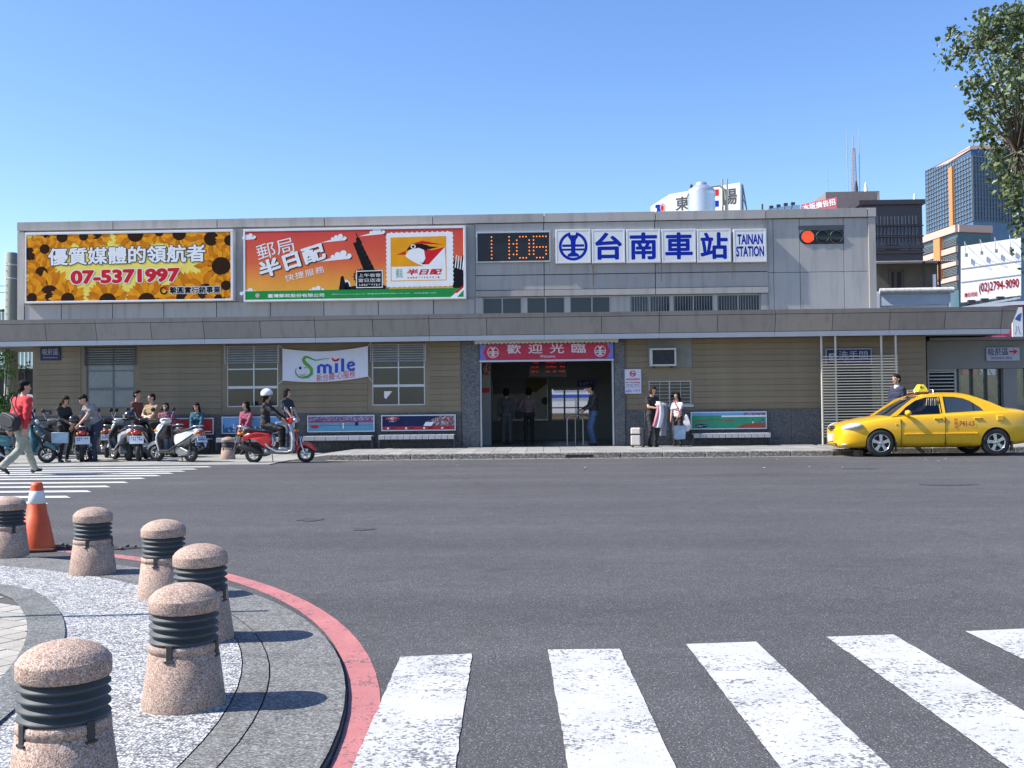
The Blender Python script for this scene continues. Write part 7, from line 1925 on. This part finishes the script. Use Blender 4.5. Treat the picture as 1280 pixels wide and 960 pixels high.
    for i, q in enumerate((-1, 1)):
        hp = pel + side * (hipw * q)
        fx, fy, fz = feet[i][:3]; yawf = feet[i][3] if len(feet[i]) > 3 else 0.0; pit = feet[i][4] if len(feet[i]) > 4 else 0.0
        ank = V3(fx, fy, fz + .085)
        hint = V3(*(knees[i] if knees else (q * .1, -1, 0)))
        K, ank = ik(hp, ank, .415, .405, hint)
        lg = SK if legs_bare else LG
        if skirt: c(hp, hp.lerp(K, .75), .10, .10, skirt); c(hp.lerp(K, .6), K, .062, .052, SK if legs_bare else LG); c(K, ank, .05, .034, SK if legs_bare else LG)
        else: c(hp, K, .092 * k, .064 * k, lg); c(K, ank, .062 * k, (.054 if not female else .046) * k, lg)
        fd = V3(math.sin(yawf), -math.cos(yawf), 0); fd = (fd + V3(0, 0, -pit)).normalized()
        c(ank + fd * -.03 + V3(0, 0, -.045), ank + fd * .05 + V3(0, 0, -.05), .038, .036, SH); c(ank + fd * .05 + V3(0, 0, -.05), ank + fd * .135 + V3(0, 0, -.058), .036, .027, SH)
        c(ank + V3(0, 0, .0), ank + V3(0, 0, -.045), .04, .04, SH)
    mb = MB()
    for a, b, ra, rb, m in caps: mb.cap(a, b, ra, rb, 12)
    tmp = mb.build('tmp', mats)
    rm = tmp.modifiers.new('r', 'REMESH'); rm.mode = 'VOXEL'; rm.voxel_size = voxel; rm.use_smooth_shade = True
    sm = tmp.modifiers.new('s', 'SMOOTH'); sm.factor = .5; sm.iterations = 2
    me = evaluated(tmp); bpy.data.objects.remove(tmp)
    n = len(me.polygons); ce = np.empty(n * 3, 'f'); me.polygons.foreach_get('center', ce); ce = ce.reshape(-1, 3).astype('d')
    best = np.full(n, 1e9); mi = np.zeros(n, 'i')
    for a, b, ra, rb, m in caps:
        a, b = np.array(a), np.array(b); d = b - a; L2 = max(1e-9, d.dot(d)); tt = np.clip(((ce - a) @ d) / L2, 0, 1)
        dist = np.linalg.norm(ce - a - tt[:, None] * d, axis=1) - (ra + (rb - ra) * tt)
        w = dist < best; best[w] = dist[w]; mi[w] = m if isinstance(m, int) else SK
    me.materials.clear()
    for m in mats: me.materials.append(m)
    me.polygons.foreach_set('material_index', mi); me.polygons.foreach_set('use_smooth', np.ones(n, bool)); me.update()
    bare = np.zeros(len(me.vertices), bool); lt = np.empty(n, 'i'); ls = np.empty(n, 'i'); me.polygons.foreach_get('loop_total', lt); me.polygons.foreach_get('loop_start', ls)
    lv_ = np.empty(len(me.loops), 'i'); me.loops.foreach_get('vertex_index', lv_)
    bare[lv_[np.repeat(mi, lt) == SK]] = True
    nv_ = len(me.vertices); co = np.empty(nv_ * 3, 'f'); no = np.empty(nv_ * 3, 'f'); me.vertices.foreach_get('co', co); me.vertices.foreach_get('normal', no)
    co = co.reshape(-1, 3); no = no.reshape(-1, 3); off = np.zeros(nv_, 'f'); nz = noise.noise
    for i in np.nonzero(~bare)[0]:                           # folds in the cloth
        x_, y_, z_ = co[i].tolist(); off[i] = nz((x_ * 9, y_ * 9, z_ * 17)) * .013 + nz((x_ * 31, y_ * 31, z_ * 31)) * .005
    me.vertices.foreach_set('co', (co + no * off[:, None]).ravel()); me.update()
    link('body', me, t)
    # face
    for q in (-1, 1): MB().ell(tuple((hc + fwd * .079 + hs * q * .031 + hu * .012) * s), (.013 * s, .010 * s, .007 * s), 8, 6).build('eye', M_eye, t, world=False)
    MB().ell(tuple((hc + fwd * .088 + hu * -.058) * s), (.02 * s, .010 * s, .006 * s), 8, 6).build('mouth', M_lip, t, world=False)
    for q in (-1, 1): MB().ell(tuple((hc + fwd * .084 + hs * q * .031 + hu * .032) * s), (.017 * s, .008 * s, .004 * s), 8, 6).build('eyebrow', M_hair, t, world=False)
    # hair
    hm = MB(); R3 = Matrix((hs, -fwd, hu)).transposed()
    def he(o, r): p = hc + hs * o[0] - fwd * o[1] + hu * o[2]; hm.ell(tuple(p * s), tuple(x * s for x in r), 14, 10, M=R3)
    if hair != 'none':
        he((0, .014, .052), (.093, .100, .080)); he((0, .05, -.005), (.082, .060, .078))
        if hair in ('long', 'bob', 'tail'):
            for q in (-1, 1): he((q * .075, .005, -.02), (.022, .055, .09))
            he((0, .06, -.04), (.085, .045, .09))
        if hair == 'long':
            for q in (-.05, 0, .05): he((q, .075, -.14), (.05, .035, .13))
        if hair == 'tail': he((0, .115, -.02), (.03, .035, .03)); he((0, .125, -.12), (.025, .022, .11))
        if hair == 'shaggy':
            for q in range(7): a = q * .9; he((.075 * math.cos(a), .02 + .05 * math.sin(a), .05 + .03 * math.sin(q * 2.1)), (.035, .035, .045))
            he((0, -.07, .06), (.06, .03, .035))
        tmp = hm.build('tmp', [hairm]); rm = tmp.modifiers.new('r', 'REMESH'); rm.mode = 'VOXEL'; rm.voxel_size = .012; rm.use_smooth_shade = True
        me = evaluated(tmp); bpy.data.objects.remove(tmp); me.materials.clear(); me.materials.append(hairm)
        nv_ = len(me.vertices); co = np.empty(nv_ * 3, 'f'); no = np.empty(nv_ * 3, 'f'); me.vertices.foreach_get('co', co); me.vertices.foreach_get('normal', no)
        co = co.reshape(-1, 3); off = np.array([noise.noise((p[0] * 40, p[1] * 40, p[2] * 40)) * .008 for p in co.tolist()], 'f')
        me.vertices.foreach_set('co', (co + no.reshape(-1, 3) * off[:, None]).ravel()); me.update()
        link('hair', me, t)
    t['head'] = list((hc * s)); t['scale_h'] = s
    return t
def at_floor(u, v, z=KZ): p = G(u, v, z); return (p.x, p.y, z)
def shift(loc, dx=0, dy=0): return (loc[0] + dx, loc[1] + dy, loc[2])
def thing_mesh(name, lab, cat, mb, mats, loc, rotz=0, group=None, bevel=0.0):
    o = mb.build(name, mats, None, bevel=bevel); o.location = loc; o.rotation_euler = (0, 0, rotz); return tag(o, lab, cat, group)

# -- man in the red jacket crossing the zebra
C_red = cloth('red_jacket', (0.55, 0.035, 0.04)); C_khaki = cloth('grey_khaki', (0.30, 0.31, 0.25))
pr = G(25, 594); man = person('man in a red jacket walking right across the zebra, seen from behind', (pr.x, pr.y, .006), rad(150), 1.80, C_red, C_khaki, hair='short', pelvis=(0, 0, .86), lean=(0, .10),
       hands=[(-.30, .10, .80), (.32, -.02, .80)], feet=[(-.06, .36, .10, 0, .75), (.08, -.34, .0, 0, -.15)], build=1.2, fat=.03, elbows=[(-.5, .9, 0), (.5, .9, 0)], head_turn=-.35)
# shoulder bag
M_bag = pm('black_bag', (0.018, 0.018, 0.020), 0.6, 0.3, 12, 0.2, 40)
mb = MB(); slab(mb, smooth_prof([(-.24, -.16), (.24, -.16), (.25, .12), (.18, .17), (-.18, .17), (-.25, .12)], 1), .075, .12)
bag = thing('shoulder_bag', 'black shoulder bag slung across the back of the man in the red jacket', 'bag', (pr.x, pr.y, .0), rad(150))
Mb = Matrix.Translation((-.06, .25, 1.03)) @ Matrix.Rotation(rad(-14), 4, 'Y'); mb.xf(Mb).build('bag_body', M_bag, bag, world=False)
mb = MB(); slab(mb, smooth_prof([(-.22, -.07), (.22, -.07), (.23, .13), (-.23, .13)], 1), .01, .05, yc=.085); mb.xf(Mb).build('flap', M_bag, bag, world=False)
MB().tube([(-.26, .22, 1.13), (-.12, .215, 1.30), (.06, .16, 1.46), (.12, .05, 1.565), (.13, -.06, 1.52), (.02, -.2, 1.36), (-.2, -.17, 1.1), (-.30, .06, 1.05), (-.28, .2, 1.1)], .018, 6).build('strap', M_bag, bag, world=False)

# -- group at the parked scooters
C_blk = cloth('black_cloth', (0.022, 0.022, 0.026)); C_dkjean = cloth('dark_jeans', (0.025, 0.032, 0.06)); C_gry = cloth('grey_tshirt', (0.20, 0.20, 0.22)); C_jean = cloth('blue_jeans', (0.07, 0.12, 0.22))
l = shift(at_floor(79, 577.5, ZF)); person('woman in black with long tied hair looking down at a helmet by the scooters', l, rad(60), 1.56, C_blk, C_blk, hair='long', hairm=M_hairb, hands=[(-.05, -.30, 1.0), (.20, -.26, .95)], head_tilt=.5, female=True)
def helmet(lab, loc, rz, col, open_=True, s=1.0):
    t = thing('helmet', lab, 'helmet', loc, rz)
    rings = []
    for j in range(9):
        th = rad(90 - j * 14); rings.append([(.135 * s * math.cos(th) * math.cos(a), .155 * s * math.cos(th) * math.sin(a), .135 * s * math.sin(th)) for a in [2 * PI * k / 24 for k in range(24)]])
    MB().loft(rings[::-1] if False else rings, False).build('shell', col, t, world=False)
    MB().lathe([(.134 * s, -.06 * s), (.14 * s, -.055 * s), (.14 * s, -.045 * s), (.134 * s, -.04 * s)], 24).xf(Matrix.Diagonal((1, 1.14, 1, 1))).build('rim', M_blackp, t, world=False)
    MB().add([(-.1 * s, -.125 * s, .0), (.1 * s, -.125 * s, .0), (.085 * s, -.19 * s, -.02 * s), (-.085 * s, -.19 * s, -.02 * s)], [(0, 1, 2, 3), (3, 2, 1, 0)]).build('peak', M_blackp, t, world=False)
    return t
M_helb = pm('helmet_black', (0.015, 0.016, 0.02), 0.12, coat=0.9); M_helw = pm('helmet_white', (0.72, 0.72, 0.72), 0.2, coat=0.6)
helmet('black helmet held by the woman in black', (l[0] + .27, l[1] - .02, 1.02), .4, M_helb, s=1.05)
bg_ = thing('tote_bag', 'pale blue tote bag hanging from the arm of the woman in black', 'bag', (l[0] + .05, l[1] - .26, .62), .2)
mb = MB(); slab(mb, [(-.19, -.14), (.19, -.14), (.2, .12), (-.2, .12)], .05, .06); mb.build('bag_body', pm('bag_paleblue', (0.30, 0.42, 0.50), 0.5, 0.35, 5), bg_, world=False); MB().tube([(-.1, 0, .12), (-.07, 0, .3), (.07, 0, .3), (.1, 0, .12)], .008, 5).build('handle', M_blackp, bg_, world=False)
l = at_floor(116, 577, ZF); person('young man in a grey T-shirt leaning over the maroon scooter', l, rad(-35), 1.68, C_gry, C_dkjean, sleeve='short', hair='shaggy', lean=(-.10, .42), hands=[(-.24, -.42, .78), (.05, -.38, .88)], head_tilt=.45, head_turn=.1, pelvis=(0, .12, .86))
C_mar = cloth('maroon_jacket', (0.17, 0.055, 0.045)); C_tan = cloth('tan_shirt', (0.30, 0.20, 0.10)); C_dk = cloth('dark_trousers', (0.03, 0.028, 0.028)); C_pnk = cloth('dusky_pink', (0.30, 0.07, 0.11)); C_gryd = cloth('charcoal_top', (0.06, 0.06, 0.065)); C_teal = cloth('teal_top', (0.03, 0.10, 0.14))
l = (P(171, 540, 27.0).x, 27.0, ZF); person('man in a maroon jacket with a cap of dark hair standing in profile', l, rad(80), 1.70, C_mar, C_dk, hands=[(.02, -.20, 1.02), (.20, -.22, 1.0)], hair='short')
l = (P(190, 540, 26.6).x, 26.6, ZF); person('man in a tan shirt with folded arms facing the street', l, rad(-20), 1.60, C_tan, C_dk, sleeve='short', hands=[(.06, -.20, 1.08), (-.06, -.22, 1.06)], elbows=[(-1, -.3, -.5), (1, -.3, -.5)], hair='short', head_turn=-.3, fat=.02)
# bench sitters: seat is .42 above the pavement
def seated(lab, u, rotz, H, **k):
    x = P(u, 535, WY - .42).x; zf = ZF if x < XL - .9 else KZ
    sc = H / 1.65; seat = .44 + (KZ - zf)
    return person(lab, (x, WY - .36, zf), rotz, H, pelvis=(0, 0, (seat + .10) / sc), feet=k.pop('feet', [(-.11, -.46, 0), (.11, -.46, 0)]), knees=[(-.1, -1, .5), (.1, -1, .5)], **k)
seated('person in a dusky pink jacket seated with a hand to the face', 208, .1, 1.6, top=C_pnk, legs=C_dk, hands=[(-.03, -.14, 1.02), (.18, -.25, .68)], elbows=[(-.4, -.2, -1), (.5, .2, -.6)], hair='bob', lean=(0, .22))
seated('woman in a teal top with long black hair seated on the red bench', 246.5, 0, 1.58, top=C_teal, legs=C_jean, hands=[(-.12, -.30, .66), (.14, -.32, .66)], hair='long', female=True, head_tilt=.25, lean=(0, .1))
seated('woman in a pink cardigan seated on the blue skyline bench', 308, rad(-12), 1.60, top=C_pnk, legs=C_dk, collar=C_gryd, hands=[(-.04, -.38, .62), (.08, -.38, .62)], hair='long', female=True, head_turn=-.5, lean=(0, .06))
# -- rider of the red scooter
C_jkt = cloth('black_jacket', (0.03, 0.028, 0.03)); sx_, sy_ = c1_.x, c1_.y
rd = person('woman in a black jacket riding the red scooter', (sx_ - .22, sy_, 0), rad(90) + .04, 1.60, C_jkt, cloth('dark_brown_trousers', (0.035, 0.025, 0.022)), shoe=pm('white_shoe', (0.6, 0.58, 0.55), 0.6), hair='long', hairm=M_hairb, pelvis=(0, .12, .90), lean=(0, .04),
            hands=[(-.27, -.36, 1.02), (.27, -.36, 1.02)], feet=[(-.13, -.28, .31), (.13, -.28, .31)], knees=[(-.25, -1, .3), (.25, -1, .3)], elbows=[(-.6, .5, -.7), (.6, .5, -.7)], female=True)
hp_ = Vector(rd['head']); Mr = Matrix.Rotation(rad(90) + .04, 4, 'Z'); hw = Mr @ hp_ + Vector((sx_ - .22, sy_, 0))
helmet('white helmet worn by the rider of the red scooter', (hw.x - .012, hw.y, hw.z + .035), rad(90), M_helw, s=.93)
helmet('black helmet resting on the silver parked scooter', (sc_at(158, 575)[0] - .05, sc_at(158, 575)[1] + .3, 1.10), 1.0, M_helb, s=1.15)
# -- woman walking past the stadium bench
C_nvh = cloth('navy_hoodie', (0.025, 0.028, 0.045))
l = at_floor(380, 560, KZ); wp = person('woman in a navy hooded top with a dark mask walking past the stadium bench', (l[0], 27.6, KZ), rad(55), 1.60, C_nvh, C_dkjean, hair='bob', hands=[(-.05, -.27, .92), (.16, -.27, .90)], head_turn=.5, feet=[(-.08, -.1, 0), (.08, .14, 0)], female=True, collar=C_nvh, sleeve='short')
bg_ = thing('handbag', 'pale denim handbag held by the woman in the navy hooded top', 'bag', (l[0] - .05, 27.25, KZ + .62), rad(20))
mb = MB(); slab(mb, [(-.16, -.14), (.16, -.14), (.15, .16), (-.15, .16)], .06, .1); mb.build('bag_body', pm('denim_bag', (0.20, 0.28, 0.40), 0.8, 0.4, 8), bg_, world=False); MB().tube([(-.1, 0, .15), (0, 0, .34), (.1, 0, .15)], .01, 6).build('handle', M_blackp, bg_, world=False); MB().box(.02, .11, -.075, -.068, -.03, .08).build('yellow_tag', pm('tag_yellow', (0.6, 0.45, 0.02), 0.6), bg_, world=False)
# -- people in the hall
C_hall1 = cloth('hall_grey', (0.09, 0.095, 0.11)); C_hall2 = cloth('hall_mauve', (0.22, 0.14, 0.17)); C_hallt = cloth('hall_trousers', (0.12, 0.12, 0.13))
p = P(633, 520, 31.6); person('person in grey standing in the hall at the left, seen from behind', (p.x, 31.6, KZ), PI, 1.62, C_hall1, C_hallt, hair='bob')
p = P(661, 520, 31.8); person('woman in a mauve top pointing at the wall map in the hall', (p.x, 31.8, KZ), PI, 1.63, C_hall2, C_dk, hair='bob', hands=[(-.24, -.04, .80), (.34, -.16, 1.30)], elbows=[(-.4, .8, 0), (.5, .1, -1)], female=True)
p = P(742, 520, 29.7); person('man in a dark jacket and cap reading just inside the entrance', (p.x, 29.7, KZ), rad(-75), 1.70, cloth('hall_jacket', (0.04, 0.038, 0.04)), C_jean, hands=[(-.08, -.30, 1.0), (.12, -.3, .98)], head_tilt=.55, hair='short', fat=.02)
# -- mother and girl by the no smoking notice
C_mtop = cloth('mother_black', (0.02, 0.02, 0.024))
l = at_floor(815, 558.3); mo = person('woman in black holding an armful of coats by the small barred window', (l[0], l[1] - .05, KZ), rad(28), 1.58, C_mtop, C_dk, hair='bob', hairm=M_hairb, hands=[(-.02, -.30, 1.08), (.22, -.28, 1.05)], elbows=[(-.8, .3, -.6), (.8, .3, -.6)], head_tilt=.4, sleeve='short', female=True)
ct = thing('coats', 'white, pink and grey coats draped over the arms of the woman in black', 'coat', (l[0] + .17, l[1] - .30, KZ))
r_ = random.Random(6)
for k, (m_, x_, z1_, z0__, w_) in enumerate(((cloth('coat_white', (0.6, 0.58, 0.6)), .0, 1.22, .52, .10), (cloth('coat_pink', (0.45, 0.18, 0.22)), -.07, 1.18, .55, .06), (cloth('coat_grey', (0.18, 0.18, 0.21)), .14, 1.17, .30, .07), (cloth('coat_slate', (0.10, 0.11, 0.14)), .20, 1.1, .45, .05))):
    rings = []
    for j in range(9):
        f = j / 8; z = z1_ + (z0__ - z1_) * f; ww = w_ * (.7 + .6 * f); sh_ = .05 * math.sin(f * 3 + k)
        rings.append([(x_ + sh_ + ww * math.cos(a) * (1 + .18 * math.sin(3 * a + k)), .05 * math.sin(a) * (1 + .25 * math.sin(4 * a + f * 4)) - .03 * math.sin(PI * f) + k * .012, z) for a in [2 * PI * q / 18 for q in range(18)]])
    MB().loft(rings[::-1], True).build('coat', m_, ct, world=False)
MB().ell((.04, .02, 1.13), (.14, .09, .06), 14, 8).build('bundle', MT['coat_white'], ct, world=False)
l = at_floor(847, 557.3); person('girl in a white T-shirt with a pink sash strap standing by the bench', (l[0], l[1] - .05, KZ), rad(-25), 1.40, cloth('white_tshirt', (0.66, 0.66, 0.70)), C_dk, sleeve='short', hair='long', hands=[(-.16, -.2, .80), (.06, -.26, .86)], elbows=[(-.6, .6, -.4), (.6, .4, -.5)], head_turn=-.5, female=True, build=.88)
bg_ = thing('plastic_bag', 'pale blue carrier bag and white jacket held by the girl', 'bag', (l[0] + .03, l[1] - .26, KZ + .36), -.2)
mb = MB(); slab(mb, [(-.15, -.17), (0, -.18), (.15, -.17), (.16, .0), (.15, .19), (.0, .20), (-.15, .20), (-.16, 0)], .05, .12); mb.build('bag_body', pm('carrier_blue', (0.38, 0.50, 0.62), 0.5, 0.3, 9), bg_, world=False)
mb = MB(); slab(mb, smooth_prof([(.10, .02), (.28, .05), (.30, .24), (.20, .52), (.10, .45)], 1), .05, .15, yc=.06); mb.build('jacket', MT['coat_white'], bg_, world=False)
MB().tube([(-.15, -.02, .90), (-.05, -.03, .7), (.02, -.02, .5), (.0, .0, .42)], .02, 6).build('pink_strap', cloth('strap_pink', (0.55, 0.15, 0.2)), bg_, world=False)
sl_ = at_floor(797, 559.0)
t = thing('suitcase', 'cream trolley suitcase with its handle out beside the woman in black', 'suitcase', sl_, rad(-10))
MB().box(-.17, .09, -.12, .12, .05, .33).box(-.17, .09, -.12, .12, .345, .52).build('shell', pm('case_cream', (0.55, 0.50, 0.46), 0.6, 0.1, 5), t, world=False, bevel=.03); MB().box(-.165, .085, -.115, .115, .325, .35).build('zip_band', M_blackp, t, world=False)
MB().box(.095, .19, -.11, .11, .05, .50).build('rear_case', pm('case_black', (0.03, 0.03, 0.033), 0.6), t, world=False, bevel=.02)
MB().tube([(.06, .0, .5), (.06, 0, .98), (.20, 0, .98), (.20, 0, .5)], .011, 6).build('handle', M_blackp, t, world=False)
for xx in (-.13, .15):
    for yy in (-.09, .09): MB().lathe([(.0, -.014), (.026, -.014), (.03, 0), (.026, .014), (0, .014)], 12, (xx, yy, .028), axis='Y').build('wheel', M_blackp, t, world=False)
# -- man behind the taxi and the driver
p = P(1122, 520, 26.6); person('man in a navy jacket with a white collar standing behind the taxi', (p.x, 26.6, KZ), rad(-62), 1.76, cloth('navy_jacket', (0.02, 0.026, 0.055)), C_dk, collar=cloth('white_collar', (0.65, 0.65, 0.64)), hair='short', fat=.03, build=1.15, voxel=.0115)
person('driver sitting in the taxi', (c0.x + 1.12, c0.y + .85 - .36, .34), rad(-90), 1.62, cloth('driver_shirt', (0.10, 0.09, 0.09)), C_dk, pelvis=(0, .0, .30), feet=[(-.1, -.55, -.12), (.1, -.55, -.12)], hands=[(-.14, -.36, .70), (.14, -.36, .70)], knees=[(-.1, -1, .6), (.1, -1, .6)], lean=(0, -.15), voxel=.016)
# ================================================================== TREE AND SHRUBS
def leaf_mat(name, c0, c1):
    t = NT(name); oi = t.n('NewGeometry')
    c = t.ramp(oi.outputs['Random Per Island'], [(0.0, c0), (1.0, c1)])
    c = t.mix(1.0, c, t.ramp(t.noise(3.0), [(0.3, 0.8), (0.7, 1.15)]), 'MULTIPLY')
    m = t.fin(c, 0.45, spec=0.5)
    tl = t.n('BsdfTranslucent'); t.l(c, tl.inputs[0]); mx = t.n('MixShader'); mx.inputs[0].default_value = .25
    t.l(t.b.outputs[0], mx.inputs[1]); t.l(tl.outputs[0], mx.inputs[2]); t.l(mx.outputs[0], t.o.inputs['Surface'])
    return m
M_leaf = leaf_mat('leaf_green', (0.03, 0.06, 0.015), (0.16, 0.20, 0.075)); M_leaf2 = leaf_mat('leaf_bright', (0.06, 0.16, 0.02), (0.13, 0.28, 0.05)); M_bark = pm('bark', (0.10, 0.08, 0.06), 0.9, 0.3, 8, 0.5, 30)
def leaves(mb, centre, n, spread, size, r):
    for _ in range(n):
        p = Vector(centre) + Vector((r.gauss(0, spread), r.gauss(0, spread), r.gauss(0, spread * .9)))
        L = size * r.uniform(.7, 1.25); w = L * .36
        d = Vector((r.gauss(0, 1), r.gauss(0, 1), r.gauss(-.6, .8))).normalized(); e = d.orthogonal().normalized(); e = Matrix.Rotation(r.uniform(0, 6.28), 3, d) @ e; nn = d.cross(e) * (L * .10)
        mb.add([p, p + d * L * .35 + e * w - nn, p + d * L * .75 + e * w * .65 - nn, p + d * L, p + d * L * .75 - e * w * .65 - nn, p + d * L * .35 - e * w - nn, p + d * L * .5], [(0, 1, 6), (1, 2, 6), (2, 3, 6), (3, 4, 6), (4, 5, 6), (5, 0, 6)])
def big_tree():
    YT0 = 12.5; r = random.Random(11)
    base = Vector((8.6, YT0 + .3, 0))
    t = thing('tree', 'leafy green tree reaching into the frame from the right', 'tree', tuple(base))
    tr = MB(); tr.tube([base, base + Vector((.05, 0, 1.5)), base + Vector((-.1, .1, 3.0)), base + Vector((-.3, 0, 4.2))], [.26, .21, .18, .15], 14)
    tr.build('trunk', M_bark, t)
    fork = base + Vector((-.3, 0, 4.2))
    # outline targets along the photo's left edge of the crown
    tips = [(1188, 42), (1186, 72), (1200, 60), (1232, 20), (1226, 30), (1222, 48), (1214, 102), (1216, 104), (1228, 118), (1213, 139), (1218, 142), (1232, 160), (1226, 170), (1240, 185), (1238, 205), (1246, 200), (1256, 225), (1262, 245), (1265, 262), (1274, 285), (1268, 10), (1277, 28), (1255, 22), (1258, 32)]
    br = MB(); lv = MB()
    limbs = []                                               # main limbs fan out from the fork, twigs leave them along the way
    for (u, v) in ((1215, 60), (1262, 40), (1235, 125), (1258, 190), (1285, 255), (1330, 30), (1400, 120), (1480, 30), (1560, 130), (1620, 60), (1500, 230), (1390, 260)):
        e_ = P(u + 14, v, YT0 + r.uniform(-.6, .9)); m_ = fork.lerp(e_, .5) + Vector((r.uniform(-.1, .1), r.uniform(-.25, .25), r.uniform(.15, .4)))
        br.tube([fork, fork.lerp(m_, .5) + Vector((0, 0, .12)), m_, e_], [.085, .06, .04, .012], 7)
        limbs += [fork.lerp(m_, .6), m_, m_.lerp(e_, .35), m_.lerp(e_, .7), e_]
    def root(p): return min(limbs, key=lambda q: (q - p).length + (.4 if q.z > p.z + .2 else 0))
    for k, (u, v) in enumerate(tips):
        tip = P(u + 3, v, YT0 + r.uniform(-.8, .8)); rt = root(tip); mid = rt.lerp(tip, .5) + Vector((r.uniform(-.06, .06), r.uniform(-.08, .08), r.uniform(0, .1)))
        br.tube([rt, mid, tip], [.018, .011, .004], 5)
        for q in range(5):
            f = r.uniform(.80, 1.0); leaves(lv, mid.lerp(tip, f), 10, .075, .062, r)
        leaves(lv, tip, 10, .055, .062, r)
    inner = 0
    while inner < 760:
        u, v = (r.uniform(1205, 1420) if inner % 2 else r.uniform(1400, 1680)), r.uniform(15, 320)
        # crown outline: left limit as a function of v
        lim = 1212 if v < 60 else 1206 if v < 95 else 1232 if v < 150 else 1240 if v < 190 else 1250 if v < 220 else 1262 if v < 262 else 1276
        if v < 45: lim = 1232
        if u < lim + r.uniform(0, 22): continue
        if v > 285 and u < 1290: continue
        c_ = P(u, v, YT0 + r.gauss(0, .75 if u < 1420 else 1.1)); leaves(lv, c_, 30, .13, .062, r); inner += 1
        if inner % 2 == 0: rt = root(c_); br.tube([rt, rt.lerp(c_, .55) + Vector((0, 0, .06)), c_], [.016, .010, .004], 5)
    br.build('branches', M_bark, t)
    q = lv.build('crown', M_leaf, t); q['kind'] = 'stuff'
big_tree()
def shrub(lab, u, v, Y, n, size, spread, name='shrub', zbase=0.0, cat='shrub'):
    p = P(u, v, Y); r = random.Random(int(u * 7 + v)); t = thing(name, lab, cat, (p.x, Y, zbase))
    br, lv = MB(), MB()
    for k in range(10):
        tip = p + Vector((r.gauss(0, spread), r.gauss(0, spread * .6), r.gauss(0, spread * .7))); br.tube([(p.x, Y, zbase), Vector((p.x, Y, zbase)).lerp(tip, .6), tip], [.03, .018, .005], 5)
        leaves(lv, tip, n // 10, spread * .35, size, r)
    br.build('stem', M_bark, t); q = lv.build('foliage', M_leaf2, t); q['kind'] = 'stuff'
shrub('young bright green tree in front of the concrete pole at the left edge', 2, 455, 29.8, 380, .09, .30, 'sapling', cat='tree')
shrub('bright green shrub low at the left edge behind the red jacket', -2, 508, 29.6, 800, .09, .34)
